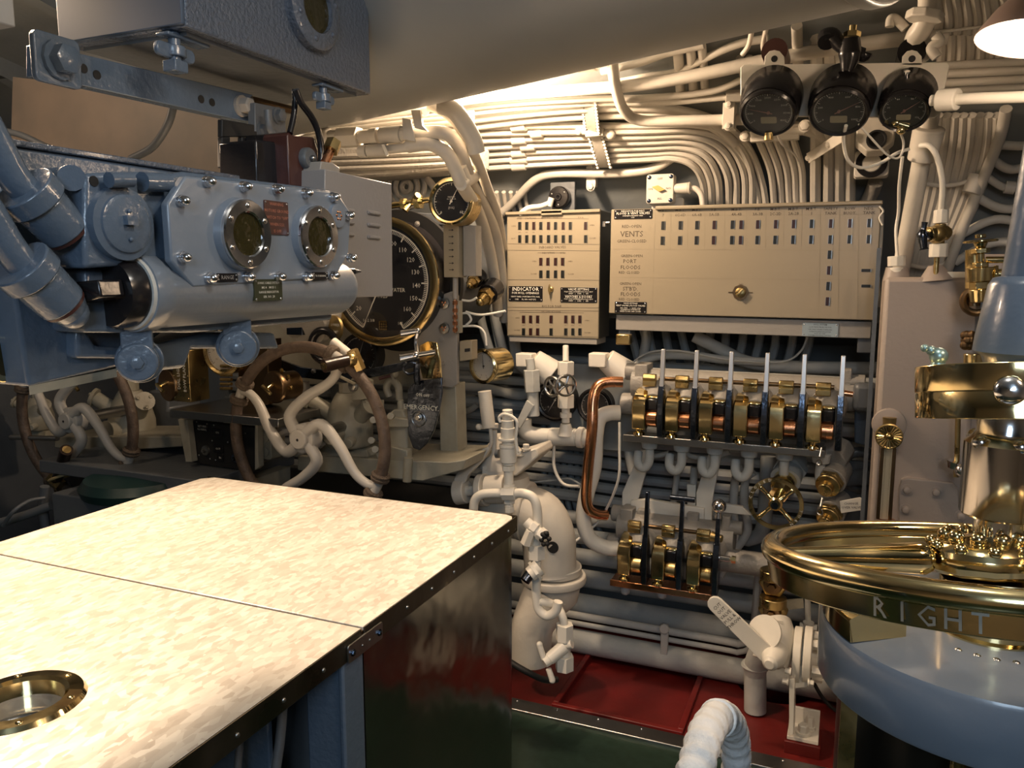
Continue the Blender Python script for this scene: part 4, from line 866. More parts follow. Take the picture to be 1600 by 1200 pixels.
# upper run
UP_ = [
 ([(560, 190), (640, 172), (760, 152), (900, 141), (1000, 132), (1090, 117), (1180, 98), (1290, 78), (1400, 62), (1480, 58)], 10, .16, 'thick cream pipe, highest long pipe under the ceiling trunk, passing behind the gauge board'),
 ([(956, 60), (957, 100), (963, 140), (975, 172), (1000, 188), (1060, 189), (1180, 186)], 8.5, .20, 'cream pipe dropping from the trunk and bending right to the first black gauge'),
 ([(620, 186), (760, 166), (900, 156), (1020, 152), (1110, 143), (1160, 124)], 5, .13, 'thin cream pipe ending at the upper left of the gauge board'),
 ([(620, 194), (780, 172), (920, 162), (1040, 160), (1140, 151), (1180, 150)], 5, .12, 'thin cream pipe ending at a nut beside the first black gauge'),
 ([(620, 204), (780, 182), (900, 171), (1000, 168), (1060, 174), (1110, 190), (1150, 225)], 7, .09, 'cream pipe sinking behind the bend pipe left of the gauge board'),
 ([(620, 218), (760, 196), (880, 184), (980, 180), (1060, 180)], 6, .09, 'cream pipe just above the bundle of bending cables'),
 ([(960, 130), (1010, 120), (1060, 112), (1100, 92), (1150, 70), (1200, 60)], 6, .10, 'cream pipe rising steeply behind the thick top pipe'),
 ([(940, 112), (1000, 98), (1040, 84), (1100, 70)], 6, .12, 'short cream pipe right under the edge of the ceiling trunk'),
 ([(770, 345), (800, 318), (835, 282), (870, 271), (960, 271), (1020, 263), (1062, 238)], 7, .05, 'grey-cream pipe running level under the cable bundle then dipping left'),
]
for P, r, off, lab in UP_: pipe('overhead_pipe', P, r, cream, lab, 'pipe', 'pipes along the upper hull', off=off)
# verticals near the top right of the trunk
for k, x in enumerate((1060, 1080, 1098)):
    p = pipe('sleeved_pipe', [(x-6, 40), (x, 90), (x+4, 150)], 8-k*.5, cream, 'short sleeved upright pipe under the trunk edge, %s of three from the left' % ORD[k], 'pipe', 'sleeved uprights', off=.08)
for k, (x0, x1, y0) in enumerate(((1176, 1160, 50), (1198, 1197, 50))):
    pipe('thin_upright', [(x0, y0-10), (x0-6, y0+20), (x1, 85)], 4, cream, ('curved' if k == 0 else 'straight')+' thin cream upright above the first black gauge', 'pipe', off=.2)
pipe('upright_stub', [(1245, 40), (1247, 100)], 8, cream, 'fat short upright between the first and second black gauges', 'pipe', off=.1)
# comb clamps
def comb(p0, p1, w, lab, off):
    a, c = PH(*p0, off), PH(*p1, off); d = (c-a).normalized(); t = T('comb_clamp', lab, 'clamp', a)
    n = V((0, -1, 0)); s = d.cross(n).normalized(); b = B(); b.slab([a-s*w/2, a+s*w/2, c+s*w/2, c-s*w/2], n*.012); b.build('strap', cream, t, bevel=.003)
    L = (c-a).length; k = 0
    while k*.017 < L:
        b = B(); q = a+d*(k*.017+.006)
        for sg in (-1, 1): b.cyl(q+s*sg*w*.62, q+s*sg*w*.62+n*.014, .0055, seg=8)
        b.build('stud', cream, t); k += 1
comb((920, 155), (926, 205), .045, 'upper of two studded straps clamping the cable run', .115)
comb((932, 215), (945, 262), .042, 'lower of two studded straps clamping the cable run', .095)
b = B(); a = PH(905, 205, .1); c = PH(955, 210, .1); b.cyl(a, c, .012); b.ball(c, .02); b.ball(a, .016); b.box(((a+c)/2), (.07, .03, .03)); b.build('strap_block', cream, label='painted block joining the two studded straps', cat='block', bevel=.003)
b = B(); a = PH(915, 98, .2); b.box(a, (.07, .05, .05)); b.cyl(a+V((.05, -.03, 0)), a+V((.09, -.03, .01)), .022, seg=6); b.cyl(a+V((.1, -.03, 0)), a+V((.14, -.03, .01)), .016); b.build('pipe_joint', cream, label='nutted pipe joint under the trunk edge above the studded straps', cat='joint', bevel=.003)
b = B(); a = PH(925, 275, .03); b.box(a+V((0, 0, 0)), (.04, .03, .09)); b.bolt(FW(a+V((0, -.015, -.045))), .014); b.bolt(FW(a+V((0, -.015, .03))), .012); b.build('hanger_bracket', cream, label='bolted hanger bracket under the lower studded strap', cat='bracket', bevel=.003)
b = B(); a = PH(1140, 183, .2); b.box(a, (.038, .06, .085)); [b.bolt(FW(a+V((0, -.03, s))), .010) for s in (-.036, .036)]; b.build('pipe_clamp', cream, label='two-bolt clamp on the bent pipe beside the first black gauge', cat='clamp', bevel=.006)
b = B(); b.hexn(PH(1134, 151, .12), PH(1160, 150, .12), .022); b.build('pipe_nut', cream, label='pipe nut where a thin pipe meets the gauge board', cat='nut')
# left overhead fittings
t = T('union_pipe', 'cream pipe with large hexagon nut and unions, bending down toward the medium gauge', 'pipe', PY(600, 215, 2.25))
Yu = 2.25
b = B(); b.cyl(PY(500, 216, Yu), PY(530, 215, Yu), .026); b.ball(PY(510, 215, Yu), .032); b.build('elbow', cream, t)
b = B(); b.hexn(PY(530, 216, Yu), PY(562, 214, Yu), .034); b.build('hex_nut', cream, t, bevel=.002)
b = B(); b.cyl(PY(562, 214, Yu), PY(580, 213, Yu), .021); b.cyl(PY(580, 213, Yu), PY(592, 212, Yu), .026); b.cyl(PY(596, 212, Yu), PY(628, 210, Yu), .027); b.build('union', cream, t, bevel=.002)
b = B(); b.hexa([PY(x, y, Yu-.04) for x, y in ((628, 184), (642, 186), (650, 222), (630, 218))]+[PY(x, y, Yu+.03) for x, y in ((628, 184), (642, 186), (650, 222), (630, 218))]); b.build('clip_plate', cream, t, bevel=.003)
b = B(); b.tube([PY(x, y, Y) for x, y, Y in ((628, 210, Yu), (665, 207, Yu), (697, 209, Yu), (716, 228, 2.3), (728, 262, 2.38), (738, 290, 2.5), (758, 325, 2.7), (775, 368, 2.9), (784, 430, 3.05), (788, 500, 3.2))], .021, 14); b.build('bent_run', cream, t)
t = T('union_pipe', 'thinner cream pipe with unions just below the hexagon-nut pipe', 'pipe', PY(600, 235, Yu))
b = B(); b.cyl(PY(562, 237, Yu), PY(574, 236, Yu), .020); b.cyl(PY(576, 236, Yu), PY(604, 234, Yu), .021); b.cyl(PY(604, 234, Yu), PY(640, 230, Yu), .014); b.build('union', cream, t, bevel=.002)
b = B(); b.hexa([PY(x, y, Yu-.03) for x, y in ((596, 226), (601, 226), (608, 242), (603, 244))]+[PY(x, y, Yu-.02) for x, y in ((596, 226), (601, 226), (608, 242), (603, 244))]); b.build('tab', white, t)
b = B(); b.tube([PY(x, y, Y) for x, y, Y in ((638, 228, Yu), (672, 225, Yu), (698, 240, 2.27), (712, 265, 2.3), (724, 292, 2.35), (744, 325, 2.6), (760, 370, 2.8), (772, 430, 2.95), (778, 490, 3.1))], .022, 14); b.build('bent_run', cream, t)
b = B(); b.cyl(PY(720, 288, 2.31), PY(741, 276, 2.46), .02); b.tube([PY(x, y, Y) for x, y, Y in ((715, 262, 2.33), (724, 285, 2.36))], .030, 16); b.build('cable_sleeve', cream, label='flared sleeve where the two bent pipes meet by the medium gauge', cat='sleeve')
pipe('dropping_pipe', [(672, 165, 2.25), (700, 178, 2.25), (725, 208, 2.3), (745, 250, 2.4), (760, 290, 2.6), (778, 340, 2.85), (787, 400, 3.12), (790, 470, 3.22)], 8, cream, 'cream pipe dropping diagonally from the trunk to the left edge of the hull indicator', 'pipe')
pipe('dropping_pipe', [(690, 165, 2.2), (712, 175, 2.2), (738, 215, 2.25), (745, 238, 2.27)], 14, cream, 'short fat cream sleeve dropping from the trunk onto the diagonal pipe', 'pipe')
b = B(); b.slab([PY(x, y, 2.2) for x, y in ((642, 172), (656, 172), (660, 196), (668, 205), (648, 200))], (0, .01, 0)); b.build('strap_tab', cream, label='bent strap tab hanging under the trunk left of the dropping pipes', cat='strap')
b = B(); b.hexa([PY(x, y, 2.3) for x, y in ((657, 170), (674, 168), (668, 182), (662, 183))]+[PY(x, y, 2.34) for x, y in ((657, 170), (674, 168), (668, 182), (662, 183))]); b.build('cone_stub', white, label='small white cone-shaped stub by the strap tab', cat='stub', bevel=.003)
for k, (y, r) in enumerate(((196, 4), (203, 4), (190, 3))):
    pipe('thin_pipe', [(470, y+12, 2.5), (560, y+3, 2.5), (640, y-6, 2.5), (740, y-14, 2.5)], r, cream, 'thin cream pipe just under the trunk behind the hexagon nut, %s of three' % ORD[k], 'pipe', 'thin pipes behind the hexagon nut')
# wide cable tray below
t = T('cable_trunking', 'broad pale grey ribbed trunking behind the unions, above the medium gauge', 'duct', PY(600, 262, 2.6))
b = B(); b.slab([PY(x, y, 2.62) for x, y in ((440, 232), (740, 225), (740, 262), (600, 276), (440, 285))], (0, .14, 0)); b.build('trunking', castp, t, bevel=.01)
for y in (243, 252, 262): b = B(); b.tube([PY(445, y+4, 2.62), PY(590, y, 2.62), PY(735, y-7, 2.62)], .010, 8); b.build('rib', castp, t)
# coil behind brass spindle
b = B(); c = PY(635, 292, 2.75)
for r in (.02, .05, .08): b.torus(FW(c), r, .010, 26, 8)
b.build('cable_coil', castp, label='loosely coiled pale cable behind the brass spindle', cat='cable')
pipe('coil_tail', [(668, 280, 2.72), (682, 300, 2.7), (690, 330, 2.68)], 6, castp, 'pale cable tail passing left of the medium gauge', 'cable')
# right side: verticals right of gauge board
for k in range(8):
    x0 = 1462+13*k
    P = [(x0+4, 180), (x0-2, 240), (x0-16-2*k, 320), (x0-34-5*k, 400), (x0-44-6*k, 450)]
    pipe('cable', P, 6.6, cream, 'cream cable under the flat straps right of the gauges, %s from the left' % ORD[k], 'cable', 'cables on the right of the hull', off=.05, seg=8, sub=4)
for k in range(8):
    x0 = 1468+15*k
    pipe('cable', [(x0-6, -12), (x0, 25), (x0-2, 50)], 7, cream, 'short cream upright above the white lamp shade, %s from the left' % ORD[k], 'cable', 'cables at the top right corner', off=.08, seg=8, sub=3)
    pipe('cable', [(x0+4, 50), (x0+4, 75), (x0+2, 98)], 7, cream, 'short cream upright between the lamp and the level pipes, %s from the left' % ORD[k], 'cable', 'cables under the top right strap', off=.06, seg=8, sub=3)
for k, (y, r, o_) in enumerate(((100, 6, .14), (113, 7, .13), (127, 7, .13), (139, 6, .12))):
    pipe('level_pipe', [(1380, y+7, ), (1480, y+2), (1560, y-2), (1660, y-7), (1850, y-16)], r, cream, 'level cream pipe right of the gauge board, %s from the top' % ORD[k], 'pipe', 'level pipes right of the gauge board', off=o_)
pipe('bright_pipe', [(1455, 157, 2.35), (1520, 154, 2.3), (1650, 150, 2.2), (1850, 144, 2.1)], 9.5, white, 'brightly lit fat pipe under the level pipes, just beneath the lamp', 'pipe')
b = B(); b.cyl(PY(1466, 157, 2.345), PY(1497, 155, 2.32), .027); b.build('pipe_sleeve', white, label='stepped sleeve at the left end of the brightly lit pipe', cat='sleeve', bevel=.003)
pipe('strap', [(1462, 50), (1500, 46), (1600, 34)], 2.5, cream, 'flat painted strap across the uprights at the top right', 'strap', off=.16)
pipe('strap', [(1432, 285), (1470, 290), (1500, 287), (1530, 276)], 3.5, cream, 'upper flat strap across the right cable bundle', 'strap', off=.12)
pipe('strap', [(1412, 412), (1445, 418), (1475, 412), (1490, 398)], 3.5, cream, 'lower flat strap across the right cable bundle, above the taupe tank', 'strap', off=.12)
pipe('diagonal_pipe', [(1572, 170), (1562, 215), (1540, 270), (1515, 330), (1488, 400), (1475, 440)], 8, cream, 'cream pipe slanting down across the right cable bundle', 'pipe', off=.13)
b = B(); a = PH(1523, 288, .13); b.cyl(a+V((.01, 0, .03)), a-V((.01, 0, .03)), .03); b.build('strap_end', cream, label='ring where the upper flat strap grips the slanting pipe', cat='clamp', bevel=.003)
pipe('main_pipe', [(1456, 165, 2.7), (1448, 210, 2.72), (1440, 250, 2.76), (1425, 330, 2.85), (1408, 420, 2.95), (1404, 450, 2.98)], 13, cream, 'fat cream riser pipe under the third black gauge', 'pipe', seg=16)
b = B(); b.cyl(PY(1452, 200, 2.70), PY(1440, 250, 2.74), .044, .040, 20); b.build('riser_sleeve', cream, label='thicker sleeve at the top of the fat cream riser pipe', cat='sleeve', bevel=.004)
for k, (x0, y0, x1, y1) in enumerate(((1556, 226, 1620, 228), (1548, 246, 1620, 262), (1540, 275, 1620, 292), (1524, 306, 1620, 325), (1505, 365, 1620, 345), (1492, 410, 1620, 375))):
    P = [(x0, y0), ((x0+x1)/2-8, (y0+y1)/2+(10 if k < 4 else -12)), (x1, y1)] if k else [(x0, y0), (1590, 228), (x1, y1)]
    P = P+[(x1+160, y1+(8 if k < 4 else -40))]
    pipe('branch_pipe', P, 7 if k != 2 else 6, cream, 'short cream pipe running off right beside the blue housing, %s from the top' % ORD[k], 'pipe', 'branch pipes at the right edge', off=.09)
b = B(); a = PH(1570, 292, .09); b.cyl(a, a+V((.03, 0, -.005)), .022); b.hexn(a+V((.035, 0, 0)), a+V((.06, 0, 0)), .03); b.build('pipe_union', cream, label='hexagon union on a branch pipe beside the blue housing', cat='union')
# white supply bend with nut
pipe('supply_bend', [(1438, 228, 2.66), (1452, 228, 2.64), (1464, 245, 2.64), (1472, 280, 2.66), (1472, 310, 2.68), (1470, 330, 2.7)], 4.4, white, 'bright white thin pipe bending down to the brass cock', 'pipe')
b = B(); b.cyl(PY(1471, 328, 2.7), PY(1470, 349, 2.7), 11*ppx(PY(1470, 340, 2.7)), seg=8); b.build('pipe_nut', white, label='white nut above the brass cock', cat='nut', bevel=.002)
t = T('brass_cock', 'brass cock with a dark T-handle above the taupe tank', 'valve', PY(1462, 365, 2.7))
b = B(); b.cyl(PY(1450, 366, 2.66), PY(1478, 364, 2.7), .022); b.ball(PY(1464, 366, 2.68), .028); b.cyl(PY(1470, 350, 2.7), PY(1467, 382, 2.7), .015); b.cyl(PY(1474, 364, 2.7), PY(1483, 363, 2.71), .016, seg=8); b.build('body', abrass, t, bevel=.001)
b = B(); b.tube([PY(1445, 347, 2.63), PY(1443, 358, 2.63), PY(1441, 368, 2.63), PY(1444, 390, 2.63)], [.009, .007, .014, .009], 10); b.cyl(PY(1441, 368, 2.63), PY(1450, 367, 2.66), .016); b.build('t_handle', gun, t)
b = B(); b.cyl(PY(1467, 381, 2.7), PY(1466, 402, 2.7), .026, seg=8); b.build('pipe_nut', white, label='white nut under the brass cock', cat='nut', bevel=.002)
pipe('brass_riser', [(1464, 400, 2.7), (1462, 430, 2.7)], 4, abrass, 'short brass tube entering the top of the taupe tank', 'pipe', sub=2)
# thin white wires near gauges
pipe('white_wire', [(1322, 196, 2.45), (1318, 220, 2.5), (1325, 250, 2.55), (1345, 262, 2.6), (1375, 255, 2.62), (1400, 240, 2.62), (1420, 233, 2.65)], 2.6, white, 'thick white wire looping under the second and third black gauges', 'cable')
pipe('white_wire', [(1342, 194, 2.45), (1365, 220, 2.5), (1388, 243, 2.55), (1405, 246, 2.58), (1412, 225, 2.58), (1404, 200, 2.5)], 1.7, white, 'fine white wire looping from the second to the third black gauge', 'cable')
pipe('white_wire', [(1410, 245, 2.7), (1405, 290, 2.75), (1404, 330, 2.8), (1400, 360, 2.8), (1402, 402, 2.75)], 2.4, white, 'white wire hanging beside the riser pipe down to the taupe tank', 'cable')
pipe('white_wire', [(1212, 203, 2.5), (1222, 225, 2.6), (1240, 240, 2.8), (1248, 252, 2.9)], 1.5, cream, 'fine cream wire hanging from the first black gauge', 'cable')
b = B(); b.cyl(PY(1401, 400, 2.75), PY(1401, 416, 2.75), .026, seg=8); b.cyl(PY(1401, 418, 2.75), PY(1401, 426, 2.75), .025, seg=16); b.build('white_gland', white, label='white gland nut on the left of the taupe tank top', cat='nut', bevel=.002)
# support strap under gauges and bracket
t = T('gauge_stay', 'painted flat stay slanting under the first and second black gauges', 'bracket', PH(1280, 230, .18))
b = B(); a, c = PH(1262, 248, .12), PH(1318, 212, .3); d = (c-a).normalized(); s = V((0, -1, 0)).cross(d).normalized()*.018; b.slab([a-s, a+s, c+s, c-s], (0, -.008, 0)); b.build('stay', cream, t, bevel=.002)
b = B(); [b.bolt(FW(a+(c-a)*q+V((0, -.008, 0))), .008) for q in (.02, .6)]; b.build('bolt', cream, t)
b = B(); a = PH(1165, 214, .2); c = PH(1258, 203, .2); b.cyl(a, c, .016); b.box((a+c)/2, (.16, .03, .05)); b.bolt(FW(c+V((0, -.015, .01))), .016); b.bolt(FW(a+V((0, -.015, 0))), .014); b.build('cross_bracket', cream, label='lumpy painted cross bracket under the first black gauge', cat='bracket', bevel=.003)
pipe('short_pipe', [(1240, 198), (1275, 208), (1292, 222)], 9, cream, 'short fat curved pipe emerging under the second black gauge', 'pipe', off=.09)
# sockets right of fat cables
t = T('round_socket', 'octagonal cream housing with an open dark round port', 'socket', PH(1368, 215, .25))
M = FR(PH(1368, 208, .28), (1, 0, 0), (0, .2, 1)); k_ = ppx(M.translation)
b = B(); b.lathe([(30*k_, -.06), (30*k_, 0)], M, 8, pi/8); b.build('housing', cream, t, bevel=.004); b = B(); b.lathe([(15*k_, 0), (15*k_, .008), (12*k_, .008), (11*k_, .001), (1e-6, .001)], M @ Matrix.Translation((2*k_, -11*k_, 0)), 24); b.build('port', blackm, t)
t = T('round_push_socket', 'square cream plate with a black-ringed round socket below the open port', 'socket', PH(1364, 255, .2))
M = FR(PH(1362, 255, .2), (1, 0, 0), (0, .2, 1)); k_ = ppx(M.translation)
b = B(); b.rrect(50*k_, 42*k_, 5*k_, -.03, 0, M); b.build('plate', cream, t, bevel=.003); b = B(); b.lathe([(23*k_, 0), (23*k_, .006), (15*k_, .006), (14*k_, .001)], M, 30); b.f = [f for f in b.f if len(f) == 4]; b.build('ring', black, t); b = B(); b.lathe([(14*k_, 0), (13*k_, .004), (1e-6, .005)], M, 24); b.build('button', cream, t)
pipe('grey_conduit', [(1368, 285), (1360, 305), (1345, 330), (1335, 350)], 11, castp, 'grey conduit slanting down from the black-ringed socket', 'conduit', off=.06)
# -------- wall lower-left cluster
LL = [
 ([(700, 603), (760, 607), (815, 618), (835, 600), (828, 585), (812, 572), (800, 555)], 7.5, .12, 'pale pipe curving up beside the barometer'),
 ([(690, 634), (760, 637), (830, 640)], 7, .06, 'grey level pipe, top of the stack behind the white tube handle'),
 ([(690, 655), (760, 655), (830, 658)], 9, .06, 'grey level pipe, second of the stack behind the white tube handle'),
 ([(690, 640), (715, 645), (735, 640), (745, 632)], 5, .15, 'small pale elbow pipe left of the white tube handle'),
 ([(690, 678), (760, 674), (840, 680)], 6, .05, 'grey level pipe, third of the stack behind the white tube handle'),
 ([(690, 700), (760, 695), (840, 704)], 5, .05, 'grey level pipe, lowest of the stack behind the white tube handle'),
 ([(790, 420), (792, 470), (802, 520), (808, 570)], 9, .10, 'pale pipe rising behind the left edge of the hull indicator'),
 ([(765, 430), (775, 500), (790, 560)], 7, .05, 'grey pipe behind the brass screw plugs'),
 ([(722, 350), (740, 420), (752, 500), (770, 560)], 7, .03, 'dim grey pipe behind the arrow strip'),
 ([(735, 340), (758, 420), (772, 500), (790, 590)], 6, .02, 'dim grey pipe right of the arrow strip'),
 ([(838, 690), (870, 700), (905, 720)], 4, .06, 'thin pale pipe over the flat strapped cables'),
 ([(745, 390), (760, 410), (785, 430)], 13, .14, 'fat pale sleeve behind the brass screw plugs'),
]
for P, r, off, lab in LL: pipe('hull_pipe', P, r, coldpaint if 'grey' in lab else lagging, lab, 'pipe', off=off)
for k in range(7):
    pipe('strapped_cable', [(848+10.5*k, 560), (849+10.5*k, 660), (850+10.5*k, 740), (858+11*k, 800), (880+12*k, 860)], 4.6, coldpaint, 'grey strapped cable behind the white tee pipe, %s from the left' % ORD[k], 'cable', 'strapped cables behind the tee pipe', off=.03, seg=8, sub=4)
for k in range(6):
    pipe('back_cable', [(765+11*k, 300), (768+11*k, 320), (773+12*k, 345)], 3.4, cream, 'thin cable in the fan above the hull indicator, %s from the left' % ORD[k], 'cable', 'fan of thin cables above the hull indicator', off=.02, seg=8, sub=3)
pipe('cable_strap', [(845, 696), (885, 699), (925, 702)], 3.5, coldpaint, 'strap across the grey strapped cables', 'strap', off=.07)
# fan under the wide indicator
for k in range(12):
    x = 985+26*k
    pipe('fan_cable', [(x-8+4*(k % 3), 480), (x+(6 if k < 5 else -8), 540), (x+(22 if k < 5 else -26), 600), (x+(30 if k < 5 else -30), 660)], 6.5, coldpaint, 'dim grey cable under the wide indicator, %s from the left' % ORD[k], 'cable', 'dim cables under the wide indicator', off=.03, seg=8, sub=4)
for P, r, off, lab in (
 ([(1085, 525), (1130, 548), (1170, 566), (1230, 573), (1380, 576)], 10, .20, 'fat pale pipe sloping then running level above the six-lever manifold'),
 ([(940, 620), (975, 585), (1020, 558), (1080, 556), (1130, 562), (1200, 566)], 7, .24, 'pale pipe arching up from the copper pipe above the six-lever manifold'),
 ([(980, 575), (1010, 552), (1060, 548), (1140, 562), (1220, 565), (1250, 550), (1262, 525)], 1.6, .30, 'thin pale wire following the arched pipe'),
 ([(1000, 575), (1010, 530), (1000, 500)], 8, .06, 'dim upright pipe left under the wide indicator')):
    pipe('wall_pipe', P, r, lagging, lab, 'pipe', off=off)
t = T('manifold_backbar', 'pale flat bar with grey lugs behind the six levers', 'bar', PY(1180, 600, 3.2))
a, c = PY(1012, 586, 3.18), PY(1380, 606, 3.18)
b = B(); b.box(((a.x+c.x)/2, 3.2, a.z-.01), (c.x-a.x, .05, .075)); b.build('bar', lagging, t, bevel=.012)
for x in (1030, 1100, 1175, 1250, 1322): q = PY(x, 599, 3.17); b = B(); b.box((q.x, 3.15, a.z-.02), (.045, .05, .055)); b.build('lug', greyp, t, bevel=.006)
# mass of dim level pipes behind manifolds: in world coordinates
LV = [(.60, 3.38, .026), (.655, 3.40, .024), (.71, 3.41, .022), (.765, 3.42, .026), (.82, 3.43, .022), (.87, 3.44, .024), (.925, 3.45, .022), (.985, 3.46, .028), (1.045, 3.46, .022), (1.10, 3.47, .022), (1.16, 3.47, .024), (1.215, 3.47, .02)]
for k, (z, Y, r) in enumerate(LV):
    P = [V((-3.2, Y, z+.01)), V((-1.35, Y, z+.012)), V((-.9, Y-.01, z)), V((-.3, Y, z+.006*math.sin(k*2))), V((.2, Y-.005, z)), V((.75, Y, z+.01)), V((2.5, Y, z))]
    b = B(); b.tube(P, r, 8, sub=3); b.build('level_cable', coldpaint, label='dim grey level cable on the hull behind the manifolds, %s from the bottom' % ORD[k], cat='cable', group='level cables behind the manifolds')
BT = [(.03, 3.10, .050, lagging, 'fattest and lowest level pipe, lying on the red deck'), (.145, 3.22, .046, lagging, 'fat level pipe directly above the lowest one'), (.135, 3.12, .016, lagging, 'upper slim pipe clipped in front of the fat level pipes'), (.108, 3.10, .011, lagging, 'lower slim pipe clipped in front of the fat level pipes'),
      (.245, 3.27, .040, coldpaint, 'mid level pipe under the three-lever manifold'), (.335, 3.30, .036, coldpaint, 'level pipe below the manifold foot rail, second from its top'), (.42, 3.32, .034, coldpaint, 'level pipe just under the manifold foot rail'), (.50, 3.34, .030, coldpaint, 'level pipe half hidden behind the foot rail of the three-lever manifold')]
for z, Y, r, m, lab in BT:
    z += .02
    P = [V((-3.0 if r > .03 else -1.45, Y, z)), V((-1.4, Y, z)), V((-.9, Y, z)), V((-.4, Y, z)), V((.1 if r > .03 else -.33, Y, z))]+([V((.8, Y, z)), V((2.5, Y, z))] if r > .03 else [V((-.28, Y-.01, z+.05)), V((-.27, Y-.01, z+.22)), V((-.27, Y, z+.36))])
    b = B(); b.tube(P, r, 14); b.build('level_pipe', m, label='grey-white '+lab, cat='pipe')
b = B(); q = V((-.62, 3.07, .0)); b.box((q.x, q.y, .12), (.03, .02, .13)); b.cyl((q.x, q.y+.0, .19), (q.x, q.y-.02, .19), .02); b.build('pipe_clip', lagging, label='small pipe clip on the two slim level pipes above the red hatch', cat='clip', bevel=.004)
# ============================================================ hull indicator (left) and wide indicator (right)
YP = 3.08
def panel_frame(tl, tr, bl, Y):
    a, c, d = PY(*tl, Y), PY(*tr, Y), PY(*bl, Y)
    return a, c, d
a, c, d = PY(792, 329, YP), PY(938, 331, YP), PY(793, 525, YP)
x0, x1, z1, z0 = a.x, c.x, (a.z+c.z)/2, d.z
t = T('hull_indicator', 'upright beige indicator board with small lamp windows, INDICATOR plate and two black plates', 'indicator panel', ((x0+x1)/2, YP, z0))
W_, H_ = x1-x0, z1-z0
M = FW(V(((x0+x1)/2, YP, (z0+z1)/2)))
def uv(px, py): # photo pixel on the panel face -> local x,y
    q = PY(px, py, YP); l = M.inverted() @ q; return l.x, l.y
b = B(); b.box((0, 0, -.005), (W_, H_, .01), M); b.build('face_board', beige, t, bevel=.003)
b = B(); b.box((.004, 0, -.085), (W_-.01, H_+.0, .15), M); b.build('box_body', beiged, t, bevel=.004)
b = B(); b.box((0, H_/2-.004, .006), (W_+.004, .012, .014), M); b.box((-.0, H_/2-.005, .008), (.09, .022, .01), M); b.build('top_lip', beige, t, bevel=.002)
ln = B()
def hline(pa, pb, th=.0012):
    xa, ya = uv(*pa); xb, yb = uv(*pb); ln.slab([M @ V((xa, ya-th/2, .0003)), M @ V((xb, yb-th/2, .0003)), M @ V((xb, yb+th/2, .0003)), M @ V((xa, ya+th/2, .0003))], (0, -.0003, 0))
for y in (381, 391, 437, 480, 485): hline((793, y), (937, y+1))
for x in (807, 825, 842, 892, 902, 920): hline((x, 340), (x+.6, 340)) if False else None
hline((807, 341), (920, 342)); hline((840, 395), (884, 395)); hline((812, 488), (912, 489)); hline((795, 523), (935, 527))
ln.build('division_line', inkb, t)
def win(px, py, m, w=4.6, h=12, fr=True, rot=0, par=None, mm=None, uvf=None, lit=0):
    x, y = (uvf or uv)(px, py); k_ = ppx(PY(px, py, YP)); MM = (mm or M) @ Matrix.Translation((x, y, 0)) @ Matrix.Rotation(rad(rot), 4, 'Z')
    b = B(); b.rrect(w*k_, h*k_, .001, -.004, .0012, MM, 1); o = b.build('lamp_window', m, par or t)
    b = B(); b.box((w*k_/2+.0012, 0, .001), (.0022, h*k_*1.02, .003), MM); b.box((-w*k_/2-.0004, 0, .0004), (.0008, h*k_, .002), MM); b.build('window_rim', steel, o)
for i, x in enumerate((812, 823, 834, 845, 857, 868, 880, 891, 915)):
    win(x, 353, winr if i in (2, 4, 6, 8) else wing); win(x, 373.5, wing)
for i, x in enumerate((845, 856, 868, 879)): win(x, 409, winr); win(x, 428.5, wing)
for i, x in enumerate((818, 829, 840, 861, 884, 895, 906)): win(x, 499, winr); win(x, 518.5, wing if i != 1 and i != 2 else winr, 4.6, 11)
def tx(b, s, px, py, size, **k):
    x, y = uv(px, py); b.text(s, size, M @ Matrix.Translation((x, y, .0002)), **k)
b = B()
tx(b, 'DIVE', 864, 333, .016); tx(b, 'STBD', 812, 341.5, .010); tx(b, 'SUB TRUNK', 829, 341.5, .009); tx(b, 'MAIN ENG. EXHAUST', 862, 340.5, .0095); tx(b, 'F.V.O.', 908, 340, .0095)
tx(b, 'OPEN', 802.5, 353.5, .0075); tx(b, 'SHUT', 802, 373, .0075); tx(b, 'OPEN', 925, 352, .0075); tx(b, 'CLOSED', 926, 372.5, .0075)
for x in (812, 823, 834): tx(b, 'IND', x, 363.2, .0055)
for i, x in enumerate((845, 857, 868, 880)): tx(b, str(i+1), x, 363.2, .0065)
tx(b, 'INBOARD VALVES', 863, 386.5, .0145); tx(b, 'INDUCTION', 857, 395.3, .0095); tx(b, 'HULL', 879, 395.3, .0095)
tx(b, 'OPEN', 835, 408.5, .0075); tx(b, 'OPEN', 891, 408.5, .0075); tx(b, 'CLOSED', 834, 428, .0075); tx(b, 'CLOSED', 892, 428.5, .0075)
for i, x in enumerate((845, 857, 868)): tx(b, str(i+1), x, 419.3, .0065)
tx(b, 'RIG FOR DIVE', 862, 479, .014); tx(b, 'HATCHES & DOORS', 861, 487, .0095)
tx(b, 'OPEN', 808.5, 497, .0075); tx(b, 'OPEN', 917, 501, .0075); tx(b, 'CLOSED', 808, 516, .0075); tx(b, 'CLOSED', 918, 520, .0075)
for i, (x, s) in enumerate(((818, 'F.E.R.'), (829, 'A'), (840, 'F.T.R.'), (861, 'C.T.'), (884, 'A.T.'), (895, 'A.E.R.'), (906, 'A.B.'))): tx(b, s, x, 508.5, .0055)
b.build('printed_lettering', mat('brown_print', (.08, .055, .035), .6), t, kind='stuff')
